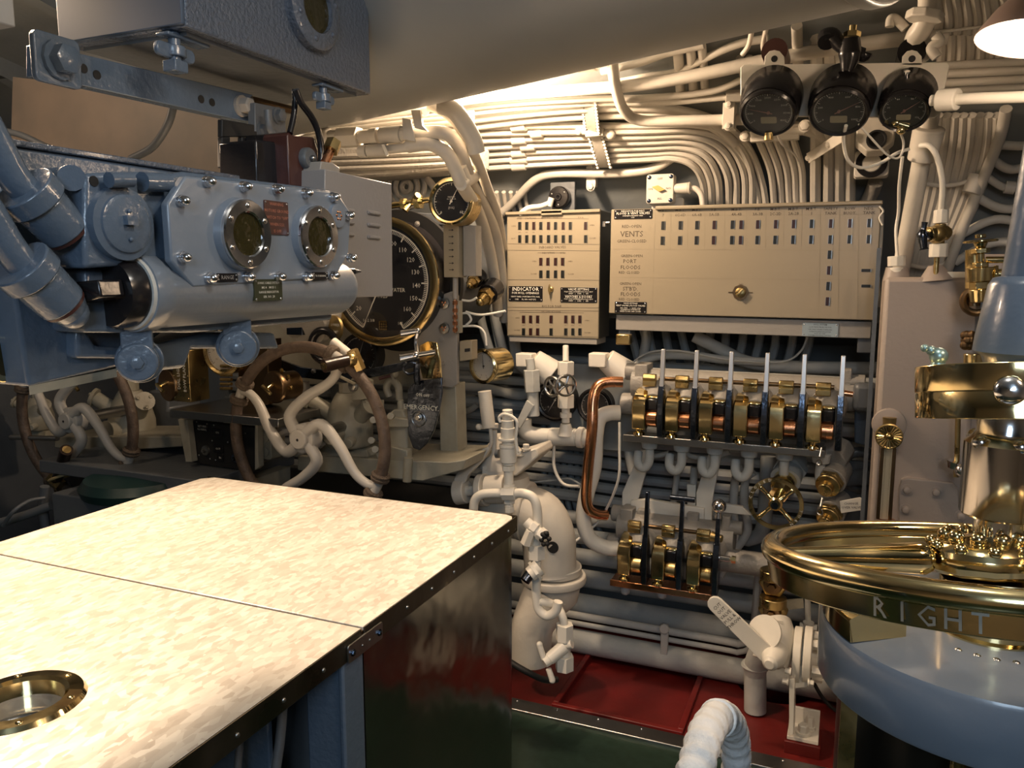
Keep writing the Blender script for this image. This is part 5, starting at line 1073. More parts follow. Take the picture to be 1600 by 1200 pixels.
def bplate(pa, pc, lines, par, mm=None, uvf=None, m=black, ink=inkw, out=.003):
    U = uvf or uv; xa, ya = U(*pa); xc, yc = U(*pc); MM = (mm or M) @ Matrix.Translation(((xa+xc)/2, (ya+yc)/2, 0)); w, h = abs(xc-xa), abs(yc-ya)
    b = B(); b.rrect(w, h, .0025, 0, out, MM); pl = b.build('name_plate', m, par, bevel=.0006)
    b = B()
    for s, fy, sz in lines: b.text(s, sz, MM @ Matrix.Translation((0, h*(.5-fy), out)))
    b.build('lettering', ink, pl)
    b = B(); [b.dome(MM @ Matrix.Translation((sx*(w/2-.006), sy*(h/2-.006), out)), .003, .0015, 8) for sx in (-1, 1) for sy in (-1, 1)]; b.build('screw', chrome, pl)
    return pl
bplate((795, 447), (848, 471), [('INDICATOR', .2, .022), ('FOR HULL OPENINGS', .46, .0125), ('NAVY YARD, PORTSMOUTH, N.H.', .70, .0085), ('1943      PL. NO. 0627-292', .88, .0085)], t)
bplate((876, 449), (933, 473), [('VALVE SETTING', .13, .0125), ('FULLY OPEN | INTERMEDIATE | FULLY SHUT', .29, .0062), ('GREEN     |     DARK     |     RED', .41, .0062), ('____________________________', .47, .0085), ('HATCHES & DOORS', .63, .0125), ('FULLY OPEN | INTERMEDIATE | FULLY SHUT', .78, .0062), ('GREEN     |     DARK     |     RED', .90, .0062)], t)
def tkey(px, py, s, par, mm=None, uvf=None):
    x, y = (uvf or uv)(px, py); MM = (mm or M) @ Matrix.Translation((x, y, 0)); b = B(); b.lathe([(.012*s, 0), (.011*s, .006), (.006*s, .009), (.006*s, .016)], MM, 16); b.slab([MM @ V((q*s, r*s, .014*s)) for q, r in ((0, .022), (.006, 0), (0, -.022), (-.006, 0))], (0, -.010, 0)); b.build('switch_key', abrass, par, bevel=.001)
tkey(861, 452, 1.0, t)
b = B(); b.box((W_/2+.008, H_/2-.055, -.03), (.014, .02, .02), M); b.cyl(M @ V((W_/2, H_/2-.05, -.03)), M @ V((W_/2+.03, H_/2-.05, -.03)), .007); b.build('hinge_pin', steel, t)
b = B(); b.box((0, -H_/2-.012, -.07), (W_*.96, .024, .13), M); b.build('bottom_ledge', greyp, t, bevel=.002)
# ---- wide indicator
a, c, d = PY(953, 326, YP), PY(1373, 319, YP), PY(957, 491, YP)
e = PY(1366, 499, YP)
x0, x1, z1, z0 = a.x+.004, (c.x+e.x)/2+.004, (a.z+c.z)/2, (d.z+e.z)/2
W_, H_ = x1-x0, z1-z0
t = T('wide_indicator', 'very wide beige tank vent and flood indicator board lettered VENTS and FLOODS', 'indicator panel', ((x0+x1)/2, YP, z0))
M = FR(V(((x0+x1)/2, YP, (z0+z1)/2)), (1, 0, (c.z-a.z)/W_*.5), (0, 0, 1))
def uv(px, py):
    r = ray(px, py); n = M.to_3x3() @ V((0, 0, 1)); o = M.translation; q = CAM + r*((o-CAM).dot(n)/r.dot(n)); l = M.inverted() @ q; return l.x, l.y
b = B(); b.box((0, 0, -.005), (W_, H_, .01), M); b.build('face_board', beige, t, bevel=.003)
b = B(); b.box((0, 0, -.085), (W_-.012, H_-.01, .15), M); b.build('box_body', beiged, t, bevel=.004)
b = B(); b.box((.09, H_/2+.001, .004), (W_*.82, .014, .022), M); b.build('top_lip', beige, t, bevel=.004)
b = B(); b.box((-.0+.01, -H_/2-.036, -.07), (W_*.97, .062, .10), M); b.build('base_channel', greyp, t, bevel=.003)
b = B(); x_, y_ = uv(962, 535); [b.box((uv(q, 535)[0], -H_/2-.09, -.06), (.05, .06, .06), M) for q in (972, 1352)]; b.build('mount_foot', darkgrey, t, bevel=.004)
ln = B()
def seg(pa, pb, th=.0011, horiz=True):
    xa, ya = uv(*pa); xb, yb = uv(*pb); n = V((-(yb-ya), xb-xa, 0)).normalized()*th/2
    ln.slab([M @ (V((xa, ya, .0003))-n), M @ (V((xb, yb, .0003))-n), M @ (V((xb, yb, .0003))+n), M @ (V((xa, ya, .0003))+n)], M.to_3x3() @ V((0, 0, .0003)))
seg((954, 389), (1372, 392)); seg((955, 433), (1370, 438)); seg((1022, 337), (1372, 335)); seg((1024, 325), (1019, 493))
cx_ = [1035, 1062, 1088, 1115, 1150, 1183, 1211, 1239, 1267, 1297, 1327, 1357]
for i, (p, q) in enumerate(zip(cx_, cx_[1:])): m_ = (p+q)/2; seg((m_, 326), (m_-(1 if i < 8 else 2.5), 391 if i < 8 else 496))
ln.build('division_line', mat('faded_brown_print', (.30, .25, .17), .6), t)
red = {3, 5, 6, 7, 9, 10}
for i, x in enumerate(cx_):
    for xx in ((x-6.5, x+7) if i == 4 else (x,)):
        win(xx+1, 352.5-(i*.35), winr if i in red or (i == 4 and xx > x) else wing, 5, 13, uvf=uv, mm=M); win(xx, 376-(i*.2), wing if not (i in (3, 4) and xx >= x) else winr, 5, 13, uvf=uv, mm=M)
for y, m in ((398, wing), (422.5, winr), (447, wing), (471, winr)): win(1296-(y-398)*.045, y, m, 5, 13, uvf=uv, mm=M)
for y in (422.5, 447): win(1353, y, wing, 13, 4.5, uvf=uv, mm=M)
b = B()
def tx(b, s, px, py, size, **k):
    x, y = uv(px, py); b.text(s, size, M @ Matrix.Translation((x, y, .0002)), **k)
heads = [('M.B.T.', '7'), ('M.B.T.', '6C-6D'), ('M.B.T.', '6A-6B'), ('F.B.', '5A-5B'), ('M.B.T.', '4A-4B'), ('F.B.', '3A-3B'), ('M.B.T.', '2C-2D'), ('M.B.T.', '2A-2B'), ('M.B.T.', '1'), ('SAFETY', 'TANK'), ('BOW', 'BUOY.'), ('NEG.', 'TANK')]
for i, (x, (p, q)) in enumerate(zip(cx_, heads)): tx(b, p, x+1, 328.5-i*.25, .0145); tx(b, q, x+1, 336.5-i*.35, .0145)
tx(b, 'RED-OPEN', 987, 354, .0165); tx(b, 'VENTS', 987, 366, .031); tx(b, 'GREEN-CLOSED', 987, 377, .0165)
tx(b, 'GREEN-OPEN', 987, 400, .0145); tx(b, 'PORT', 984, 408.5, .021); tx(b, 'FLOODS', 985, 418, .021); tx(b, 'RED CLOSED', 983, 426, .0145)
tx(b, 'GREEN-OPEN', 985, 443.5, .0145); tx(b, "ST'B'D.", 985, 451.5, .021); tx(b, 'FLOODS', 985, 460, .021); tx(b, 'RED CLOSED', 983, 468, .0145)
tx(b, 'DAY', 1158, 444.5, .008); tx(b, 'NIGHT', 1157, 469.5, .008); b.build('printed_lettering', mat('sepia_print', (.07, .05, .03), .6), t, kind='stuff')
bplate((960, 328), (1019, 341.5), [('INDICATOR FOR M.B.T.', .18, .009), ('FLOOD & VENT VALVES', .42, .0125), ('PORTSMOUTH NAVY YARD', .68, .0065), ('1943', .86, .0065)], t, M, uv)
bplate((961, 471), (1010, 490), [('VALVE SETTINGS', .14, .0075), ('VENT VALVES | FLOOD VALVES', .34, .0085), ('RED OPEN      |  GREEN OPEN', .56, .0062), ('INTERMEDIATE | INTERMEDIATE', .70, .0055), ('GREEN CLOSED | RED CLOSED', .85, .0062)], t, M, uv)
b = B(); x, y = uv(1157, 457); MM = M @ Matrix.Translation((x, y, 0)); b.lathe([(.030, 0), (.030, .002), (1e-6, .0022)], MM, 8); [b.box((sx*.034, 0, .001), (.02, .004, .002), MM) for sx in (-1, 1)]; b.build('switch_rose', bronze, t)
b = B(); b.lathe([(.020, .002), (.018, .010), (.010, .013)], MM, 20); b.slab([MM @ V(v) for v in ((.010, .016, .012), (.014, .010, .012), (-.010, -.016, .012), (-.014, -.010, .012))], (0, -.012, 0)); b.build('switch_key', abrass, t, bevel=.001)
# maker's tag on channel
MM = M @ Matrix.Translation((0, 0, -.019)); 
def uvc(px, py):
    r = ray(px, py); n = MM.to_3x3() @ V((0, 0, 1)); o = MM.translation; q = CAM + r*((o-CAM).dot(n)/r.dot(n)); l = MM.inverted() @ q; return l.x, l.y
bplate((1254, 504), (1309, 527), [('HULL SYSTEM', .12, .0075), ('LOW PRESSURE BLOW FOR', .30, .0062), ('USE ONLY WHEN SURFACED', .48, .0062), ('OPERATE ANNUNCIATOR', .64, .0062), ('OCT. 20, 1943', .78, .0062), ('PORTSMOUTH NAVAL SHIPYARD', .92, .0052)], t, MM, uvc, m=mat('pale_steel_tag', (.36, .42, .43), .35, .4), ink=inkb)
pipe('ragged_wire', [(1378, 335, 3.1), (1376, 380, 3.12), (1372, 430, 3.12), (1374, 480, 3.12)], 3, cream, 'pale cable falling between the wide indicator and the taupe tank', 'cable')
pipe('ragged_wire', [(1374, 322, 3.06), (1380, 330, 3.06), (1374, 340, 3.06), (1379, 352, 3.06)], 1.6, white, 'frayed white tie at the top right corner of the wide indicator', 'tie')
# white rotary switch
Y3 = 3.12
c = PY(1031, 295, Y3); M = FW(c); k_ = ppx(c); t = T('rotary_switch', 'square cream rotary switch with a yellow pointer above the wide indicator', 'switch', c)
b = B(); b.rrect(43*k_, 45*k_, 4*k_, -.05, 0, M); b.build('switch_box', cream, t, bevel=.003)
b = B(); [b.bolt(M @ Matrix.Translation((sx*17*k_, sy*18*k_, 0)), .006, .005) for sx in (-1, 1) for sy in (-1, 1)]; b.build('corner_screw', gun, t)
b = B(); b.slab([M @ V((x*k_, y*k_, .001)) for x, y in ((-12, 3), (-2, 5), (9, -2), (0, -5))], (0, -.012, 0)); b.build('pointer', mat('yellow_brass_pointer', (.55, .36, .10), .4), t, bevel=.001)
b = B(); b.text('OFF', .012, M @ Matrix.Translation((0, 15*k_, .0004))); b.text('ALL', .011, M @ Matrix.Translation((0, -15*k_, .0004))); b.text('ON', .012, M @ Matrix.Translation((-15*k_, 0, .0004))); b.text('NO.', .012, M @ Matrix.Translation((14*k_, 0, .0004))); b.build('lettering', inkb, t)
b = B(); b.cyl(M @ V((21*k_, 0, -.02)), M @ V((43*k_, 0, -.02)), .018, .022); b.cyl(M @ V((43*k_, 0, -.02)), M @ V((46*k_, 0, -.02)), .023); b.build('gland', cream, t, bevel=.002)
b = B(); b.tube([M @ V((x*k_, y*k_, -.02)) for x, y in ((45, 0), (55, -2), (63, -12), (66, -30))], .011); b.build('lead', cream, t)
b = B(); b.rrect(50*k_, 25*k_, 4*k_, -.07, -.05, M @ Matrix.Translation((8*k_, -25*k_, 0))); b.build('mount_plate', cream, t)
# black round plug socket
c = PY(873, 308, 3.15); M = FW(c); k_ = ppx(c); t = T('round_outlet', 'round black outlet on a dark square plate above the hull indicator', 'outlet', c)
b = B(); b.rrect(41*k_, 48*k_, 2*k_, -.05, -.03, M @ Matrix.Translation((2*k_, 0, 0))); b.build('back_plate', darkgrey, t, bevel=.002)
b = B(); b.lathe([(17*k_, -.03), (17*k_, .0), (15*k_, .006), (6*k_, .007), (5*k_, .012), (3*k_, .012), (1e-6, .004)], M, 30); b.build('outlet', black, t)
b = B(); [b.dome(M @ Matrix.Translation((12*k_*math.cos(rad(a)), 12*k_*math.sin(rad(a)), .006)), .004, .002, 8) for a in (35, 155, 270)]; b.build('screw', steel, t)
pipe('outlet_lead', [(861, 316, 3.12), (845, 322, 3.1), (825, 325, 3.08), (812, 335, 3.08)], 4, white, 'white lead curving from the round black outlet behind the hull indicator', 'cable')
b = B(); b.cyl(PY(862, 309, 3.12), PY(858, 322, 3.12), .013); b.build('lead_gland', white, label='white gland at the round black outlet', cat='gland')
# glands below hull indicator
for k, (x, lab) in enumerate(((822, 'left'), (936, 'right'))):
    p = PY(x, 562, 3.02); b = B(); b.box(p, (.07, .06, .055)); b.cyl(p+V((.02, .03, 0)), p+V((.09, .06, -.06)), .045, .06, 20); b.build('box_gland', white, label='white square gland under the %s end of the hull indicator' % lab, cat='gland', bevel=.004)
b = B(); b.box(PY(975, 530, 3.0), (.055, .04, .04)); b.build('brass_block', abrass, label='small brass block under the left end of the wide indicator', cat='block', bevel=.004)
# ============================================================ three black gauges on board
YG = 2.5
a, c, d = PY(1159, 101, YG), PY(1482, 98, YG), PY(1470, 184, YG)
t = T('gauge_board', 'cream flat board holding the three black tilted gauges', 'board', PY(1320, 140, YG))
b = B(); b.slab([PY(x, y, YG) for x, y in ((1162, 101), (1480, 97), (1484, 102), (1468, 178), (1460, 184), (1162, 181), (1157, 176), (1157, 105))], (0, .012, 0)); b.build('board', white, t, bevel=.002)
for x in (1210, 1425):
    b = B(); b.slab([PY(x+dx, y, YG) for dx, y in ((-16, 102), (-15, 88), (-8, 80), (0, 78), (8, 80), (15, 88), (16, 102))], (0, .012, 0)); tb = b.build('lug', white, t, bevel=.001)
    b = B(); b.lathe([(.009, 0), (.009, .0015)], FW(PY(x, 92, YG)), 16); b.build('bolt_hole', blackm, tb)
    b = B(); p = PY(x, 80, YG+.03); b.cyl(p, p+V((0, .12, .0)), .037, seg=20); b.build('rubber_mount', maroon if x < 1300 else black, t)
for (fx, fy, rx, lab, nums, sub, nd) in ((1204, 160, 44, 'leftmost of the three black tilted gauges, scale up to 4000', ('0', '500', '1000', '1500', '2000', '2500', '3000', '3500', '4000'), '[ ]', 165),
                               (1314, 158, 46, 'middle of the three black tilted gauges, under the black spout', ('0', '200', '400', '600', '800', '1000'), '', 30),
                               (1416, 157, 38, 'rightmost of the three black tilted gauges, smallest dial', ('0', '30', '60', '90', '120', '150'), '', 40)):
    c = PY(fx-3, fy+14, YG-.075); k_ = ppx(c); R_ = rx*k_
    nrm = V((-.08, -.66, -.74)).normalized(); M = FR(c, (1, -.1, 0), (0, 0, 1)); M = FD(c, nrm); 
    xax = V((1, 0, 0)); yax = nrm.cross(xax).normalized(); M = FR(c, yax.cross(nrm), yax)
    t = gauge('tilted_gauge', lab, M, R_*.98, .01, black, black, dialb, mat('dim_white_print', (.42, .42, .38), .5), bez=.13, nt_=40, nums=nums, needle=nd, ns=.13, nr=.72, a0=215, a1=-35, ndl=mat('dull_needle', (.22, .12, .10), .5))
    b = B(); e = PY(fx+3, fy-6, YG-.0); n_ = 36; vs = []; fs = []
    for r_i, (cc, Mx, rr) in enumerate(((c, M, R_*.99), (c-nrm*.012, M, R_*1.04), (e+V((0, -.03, 0)), FW(e), rx*1.06*ppx(e)), (e, FW(e), rx*1.04*ppx(e)))):
        R3 = Mx.to_3x3()
        for k in range(n_): an = 2*pi*k/n_; vs.append(cc + R3 @ V((rr*math.cos(an), rr*math.sin(an), 0)))
    for i in range(3):
        for k in range(n_): k2 = (k+1) % n_; fs.append((i*n_+k2, i*n_+k, (i+1)*n_+k, (i+1)*n_+k2))
    b.add(vs, fs); b.build('cup_housing', black, t, ang=60)
    b = B(); b.rrect(R_*.55, R_*.28, .004, .0045, .0055, M @ Matrix.Translation((0, -R_*.33, 0))); pl = b.build('dial_plate', mat('dim_cream_plate', (.22, .20, .14), .5), t)
    q = PY(fx, fy-33, YG-.06); b = B(); b.cyl(q, q+V((.0, -.012, .018)), .008); b.build('case_screw', chrome if fx > 1250 else black, t)
b = B(); b.cyl(PY(1201, 208, 2.47), PY(1201, 219, 2.47), .013); b.build('brass_stub', abrass, label='brass stub beneath the leftmost tilted gauge', cat='fitting')
b = B(); p = PY(1400, 192, 2.46); b.ball(p, .014); b.tube([p, PY(1387, 185, 2.46), PY(1383, 195, 2.45)], .008); b.cyl(p, PY(1420, 198, 2.46), .011); b.ball(PY(1408, 203, 2.46), .013); b.build('brass_petcock', brass, label='brass petcock beneath the rightmost tilted gauge', cat='fitting')
t = T('black_spout', 'black jointed fitting with brass screw above the middle tilted gauge', 'fitting', PY(1327, 90, 2.42))
b = B(); b.tube([PY(x, y, 2.42) for x, y in ((1328, 62), (1328, 85), (1326, 100), (1323, 114))], [.026, .030, .022, .014], 14); b.tube([PY(x, y, 2.42) for x, y in ((1288, 58), (1300, 56), (1312, 70), (1325, 76))], [.022, .022, .018, .022], 12); b.cyl(PY(1292, 66, 2.41), PY(1292, 56, 2.43), .024); b.tube([PY(x, y, 2.44) for x, y in ((1330, 80), (1350, 86), (1353, 84))], [.02, .018, .016], 12); b.build('body', black, t)
b = B(); b.hexn(PY(1331, 58, 2.42), PY(1332, 50, 2.42), .022); b.cyl(PY(1332, 50, 2.42), PY(1333, 40, 2.42), .010); b.build('brass_screw', brass, t)
# lumpy fittings above right lug
pipe('riser_elbow', [(1452, -20, 2.5), (1450, 20, 2.5), (1440, 45, 2.52), (1430, 62, 2.55), (1440, 90, 2.6)], 16, cream, 'fat cream elbow behind the right lug of the gauge board', 'pipe')
b = B(); b.cyl(PY(1447, 18, 2.47), PY(1443, 32, 2.47), .048, .048, 8); b.build('elbow_collar', cream, label='octagonal collar on the fat cream elbow', cat='collar', bevel=.004)
pipe('small_elbow', [(1415, 45, 2.55), (1400, 30, 2.55), (1392, 30, 2.55), (1390, 42, 2.55)], 7, cream, 'small hooked cream pipe end left of the fat elbow', 'pipe')
pipe('small_elbow', [(1464, 90, 2.5), (1455, 75, 2.5), (1468, 65, 2.5), (1462, 55, 2.5)], 8, cream, 'lumpy cream stub right of the right lug of the gauge board', 'pipe')
# ============================================================ air manifolds
def manifold(name, lab, xs, y0, y1, Y, bl, br, tops, long_top):
    """xs: photo x of the brass blocks; blocks run along +X"""
    c = PY((xs[0]+xs[-1])/2, (y0+y1)/2, Y); t = T(name, lab, 'manifold', c)
    a, d = PY(*bl, Y), PY(br[0], br[1], Y); zb_ = a.z
    rb = B(); rb.box(((a.x+d.x)/2, Y+.01, zb_), (d.x-a.x, .09, .018)); rb.box(((a.x+d.x)/2, Y-.036, zb_), (d.x-a.x, .004, .026)); rb.build('foot_rail', long_top, t, bevel=.002)
    k_ = ppx(PY(xs[len(xs)//2], (y0+y1)/2, Y)); X = [PY(x, y0, Y).x for x in xs]; pitch = (X[-1]-X[0])/(len(X)-1); X = [X[0]+i*pitch for i in range(len(X))]
    # grey body
    b = B(); b.cyl((X[0]-.06, Y+.12, zb_+.19), (X[-1]+.13, Y+.12, zb_+.19), .060, seg=22)
    for xx in X: b.lathe([(.062, -.02), (.066, .05), (.048, .11)], FD((xx+.045, Y+.12, zb_+.18), (0, -1, -.55)), 20)
    b.build('manifold_body', castp, t, ang=50, bevel=.002)
    b = B(); b.cyl((X[0]-.09, Y+.12, zb_+.235), (X[0]-.02, Y+.12, zb_+.235), .034); b.box((X[0]-.02, Y+.12, zb_+.21), (.05, .10, .12)); b.cyl((X[0]-.10, Y+.10, zb_+.11), (X[0]-.05, Y+.10, zb_+.11), .042); b.build('end_flange', castp, t, bevel=.004)
    b = B(); b.box((X[-1]+.10, Y+.10, zb_+.22), (.03, .05, .13)); b.cyl((X[-1]+.09, Y+.10, zb_+.24), (X[-1]+.16, Y+.10, zb_+.24), .026); b.build('end_lug', castp, t, bevel=.004)
    b = B(); b.cyl((X[0]+.06, Y+.03, zb_+.225), (X[-1]+.06, Y+.03, zb_+.225), .008)
    b.build('linkage_rod', bronze, t)
    for i, xx in enumerate(X):
        b = B(); zc = zb_+.095
        b.slab([V((xx-.026, Y-.034, zb_+.035)), V((xx-.026, Y-.040, zb_+.125)), V((xx-.026, Y-.030, zb_+.150)), V((xx-.026, Y+.02, zb_+.178)), V((xx-.026, Y+.075, zb_+.185)), V((xx-.026, Y+.075, zb_+.14)), V((xx-.026, Y+.01, zb_+.12)), V((xx-.026, Y+.01, zb_+.035))], (.052, 0, 0)); b.build('brass_yoke', brass, t, bevel=.005)
        b = B(); b.slab([V((xx+.026, Y-.010, zb_+.155)), V((xx+.026, Y+.03, zb_+.178)), V((xx+.026, Y+.075, zb_+.185)), V((xx+.026, Y+.075, zb_+.16)), V((xx+.026, Y+.01, zb_+.14))], (.042, 0, 0)); b.build('yoke_arm', brass, t, bevel=.006)
        b = B(); b.lathe([(.017, -.002), (.024, .006), (.022, .014), (.013, .018), (.013, .028)], Matrix.Translation((xx-.0, Y-.022, zb_+.010)), 18); b.build('brass_foot', brass, t)
        b = B(); b.cyl((xx+.026, Y+.0, zb_+.075), (xx+.066, Y+.0, zb_+.075), .031, seg=24); b.build('roller', copper if len(X) > 4 else abrass, t, bevel=.003)
        b = B(); b.box((xx+.046, Y+.02, zb_+.128), (.044, .06, .048)); b.build('black_block', black, t, bevel=.008)
        b = B(); b.cyl((xx+.0, Y+.03, zb_+.225), (xx+.05, Y+.03, zb_+.225), .018, seg=6); b.box((xx+.025, Y+.03, zb_+.205), (.05, .025, .022)); b.build('link_clevis', abrass, t, bevel=.003)
        lx = xx+.082; zt_ = tops[i]; p = V((lx, Y-.035, zb_+.02))
        b = B(); b.slab([V((lx-.010, Y-.045, zb_+.015)), V((lx-.010, Y-.052, zb_+.10)), V((lx-.010, Y-.045, zb_+.175)), V((lx-.010, Y-.035, zb_+.21)), V((lx-.010, Y-.015, zb_+.21)), V((lx-.010, Y+.01, zb_+.16)), V((lx-.010, Y+.015, zb_+.02))], (.022, 0, 0)); lv = b.build('lever_root', gun, t, bevel=.003)
        b = B(); b.hexa([V((lx-.007, Y-.040, zb_+.17)), V((lx+.011, Y-.040, zb_+.17)), V((lx+.009, Y-.038+.015, zt_)), V((lx-.005, Y-.038+.015, zt_)), V((lx-.007, Y-.018, zb_+.17)), V((lx+.011, Y-.018, zb_+.17)), V((lx+.009, Y-.02+.015, zt_)), V((lx-.005, Y-.02+.015, zt_))]); b.build('lever', leverm if len(X) > 4 else gun, t, bevel=.002)
    return t, X, zb_, Y
YA = 2.93
tps = [PY(1020, 545, YA-.02).z]*6
m6, X6, zb6, _ = manifold('six_lever_manifold', 'long air manifold with six tall bright levers and brass yokes', [1001, 1052, 1105, 1159, 1215, 1272], 650, 650, YA, (977, 681), (1290, 706), tps, steel)
m3, X3, zb3, _ = manifold('three_lever_manifold', 'short air manifold with three different dark levers, under the six-lever one', [978, 1031, 1086], 860, 860, YA, (957, 905), (1113, 930), [PY(1004, 766, YA).z, PY(1052, 778, YA).z, PY(1107, 790, YA).z], copper)
b = B(); q = V((X3[1]+.084, YA-.015, PY(1052, 776, YA).z)); b.cyl(q-V((.047, 0, 0)), q+V((.047, 0, 0)), .011); b.build('t_handle', gun, m3, bevel=.002)
b = B(); q = V((X3[2]+.084, YA-.015, PY(1107, 787, YA).z)); b.ball(q, .027, 24); b.cyl(q-V((0, 0, .045)), q-V((0, 0, .02)), .015, .010); b.build('ball_knob', chrome, m3)
b = B(); q = PY(1128, 872, YA-.02); b.cyl(q-V((.02, 0, 0)), q+V((.03, 0, 0)), .012); b.build('end_pin', chrome, m3); b = B(); b.hexn(q+V((.035, 0, 0)), q+V((.05, 0, 0)), .014); b.cyl(q+V((.02, 0, 0)), q+V((.04, 0, 0)), .006); b.build('pin_nut', brass, m3)
b = B(); b.tube([PY(1112, 838, YA+.02), PY(1128, 842, YA+.01)], [.02, .014], 12, smooth=False); b.build('brass_stop', abrass, m3)
# drop tubes under the six-lever manifold
for i, xx in enumerate(X6):
    p = V((xx+.03, YA+.03, zb6-.012)); t = T('outlet_fitting', 'white outlet tube under the six-lever manifold, %s from the left' % ORD[i], 'pipe', p, 'white outlet tubes under the six-lever manifold')
    b = B(); b.cyl(p, p-V((0, 0, .035)), .034, .028, 18); b.build('collar', lagging, t, bevel=.003)
    b = B()
    if i < 4: b.tube([p-V((0, 0, .03)), p-V((0, 0, .085)), p-V((.02, 0, .115)), p-V((.045, -.005, .10)), p-V((.05, -.03, .06))], .017, 12)
    elif i == 4: b.tube([p-V((0, 0, .03)), p-V((0, 0, .08)), p-V((0, -.02, .115))], .017, 12)
    else: b.tube([p-V((0, 0, .03)), p-V((0, 0, .10)), p+V((.035, .02, -.14)), p+V((.035, .03, -.30)), p+V((.035, .03, -.62)), p+V((.035, .03, -.85))], .016, 12)
    b.build('tube', lagging, t)
for k, (P, r, lab) in enumerate((
  ([(1070, 700), (1078, 712), (1110, 716), (1140, 706)], 4, 'white tube sagging between the outlets of the six-lever manifold'),
  ([(1005, 690), (1018, 712), (1045, 708)], 4, 'white tube sagging near the left end of the six-lever manifold'),
  ([(1163, 730), (1150, 745), (1146, 790), (1148, 840), (1135, 870)], 6.5, 'left of two white tubes curving down behind the brass handwheel'),
  ([(1178, 737), (1165, 750), (1163, 790), (1168, 830), (1145, 865), (1125, 900)], 6.5, 'right of two white tubes curving down behind the brass handwheel'),
  ([(1004, 700), (1000, 730), (985, 760), (978, 800)], 7.5, 'pale upright pipe left between the two manifolds'),
  ([(1058, 720), (1057, 750), (1050, 800)], 5, 'pale thin upright centred between the two manifolds'),
  ([(1085, 730), (1083, 770), (1084, 820)], 6, 'pale upright with a square plate between the two manifolds'),
  ([(980, 640), (982, 700), (990, 740)], 8, 'pale upright just right of the copper pipe'))):
    pipe('loop_tube', P, r, lagging, lab, 'pipe', off=.33)
for k, (P, lab) in enumerate((((1000, 705, 1020, 700, 994, 800, 972, 800), 'left'), ((1108, 705, 1128, 705, 1110, 800, 1088, 800), 'right'))):
    b = B(); q = [PY(P[i], P[i+1], 3.08) for i in (0, 2, 4, 6)]; q[0] = PY(P[0]+3, P[1], 3.08)
    b.slab([PY(P[0], P[1], 3.08), PY(P[2], P[3], 3.08), PY(P[4]+3, P[5]-20, 3.08), PY(P[4]+2, P[5]+20, 3.08), PY(P[6], P[7]+20, 3.08), PY(P[6], P[7]-30, 3.08)], (0, .02, 0)); b.build('hanger_strap', white, label='%s cream flat hanger strap between the two manifolds' % lab, cat='strap', bevel=.002)
t = T('saddle_plate', 'cream slotted saddle plate behind the three-lever manifold', 'bracket', PY(1040, 800, 3.06))
b = B(); b.slab([PY(x, y, 3.06) for x, y in ((985, 782), (1010, 780), (1100, 795), (1100, 820), (985, 815))], (0, .025, 0)); b.build('plate', white, t, bevel=.003)
b = B(); b.slab([PY(x, y, 3.057) for x, y in ((1018, 808), (1066, 812), (1066, 816), (1018, 813))], (0, .002, 0)); b.build('slot', blackm, t)
b = B(); [b.box(PY(x, y, 3.05), (.045, .04, .06)) for x, y in ((1006, 806), (1083, 812))]; b.build('lug', castp, t, bevel=.004)
b = B(); b.slab([PY(x, y, 3.1) for x, y in ((1100, 782), (1160, 792), (1175, 806), (1120, 800))], (0, .02, 0)); b.build('gusset', white, label='cream tapering gusset left of the brass handwheel', cat='bracket', bevel=.003)
b = B(); b.slab([PY(x, y, 3.1) for x, y in ((1073, 757), (1087, 758), (1087, 790), (1074, 790))], (0, .015, 0)); b.build('tag_plate', white, label='small cream plate on the upright between the manifolds', cat='plate', bevel=.002)
b = B(); q = PY(1200, 878, 3.02); b.cyl(PY(1115, 872, 3.02), PY(1210, 885, 3.02), .045, seg=20); b.build('end_pipe', castp, label='fat grey pipe leaving the right end of the three-lever manifold', cat='pipe', group=None)
for k, (x0, y0, x1, y1) in enumerate(((978, 905, 977, 920), (1036, 912, 1034, 926))):
    b = B(); b.cyl(PY(x0, y0, 2.95), PY(x1, y1, 2.95), .022, .014); b.ball(PY(x1, y1+2, 2.95), .02); b.build('drain_nub', lagging, label=('rounded white drain nub' if k == 0 else 'small grey drain nub')+' beneath the foot rail of the three-lever manifold', cat='nub')
# copper cross pipes and copper U
pipe('copper_pipe', [(973, 597, 2.94), (950, 597, 2.92), (934, 604, 2.9), (927, 625, 2.88), (925, 670, 2.86), (919, 730, 2.86), (916, 775, 2.87), (920, 795, 2.88), (932, 803, 2.9), (948, 805, 2.93)], 8.5, copper, 'polished copper pipe bowed like a bracket between the two manifolds', 'pipe', seg=16, sub=8)
pipe('copper_stub', [(1300, 612, 3.0), (1345, 618, 3.0)], 6, copper, 'short copper pipe at the right end of the six-lever manifold', 'pipe', sub=2)
b = B(); p = PY(1352, 620, 3.0); b.box(p, (.08, .07, .10)); b.build('grey_joint', darkgrey, label='dark rounded joint at the end of the short copper pipe', cat='joint', bevel=.018)
b = B(); b.slab([PY(x, y, 3.06) for x, y in ((1335, 625), (1366, 628), (1362, 700), (1335, 692))], (0, .03, 0)); b.build('blue_plate', bluep, label='dark blue-grey plate with rivets left of the taupe tank', cat='plate', bevel=.006)
pipe('white_bow_pipe', [(968, 645, 2.98), (950, 646, 2.96), (936, 655, 2.94), (931, 680, 2.92), (928, 730, 2.92), (915, 780, 2.92), (912, 815, 2.92), (922, 842, 2.93), (945, 855, 2.95), (965, 857, 2.97)], 12, white, 'white bowed pipe running beside the copper pipe between the manifolds', 'pipe', seg=16, sub=8)
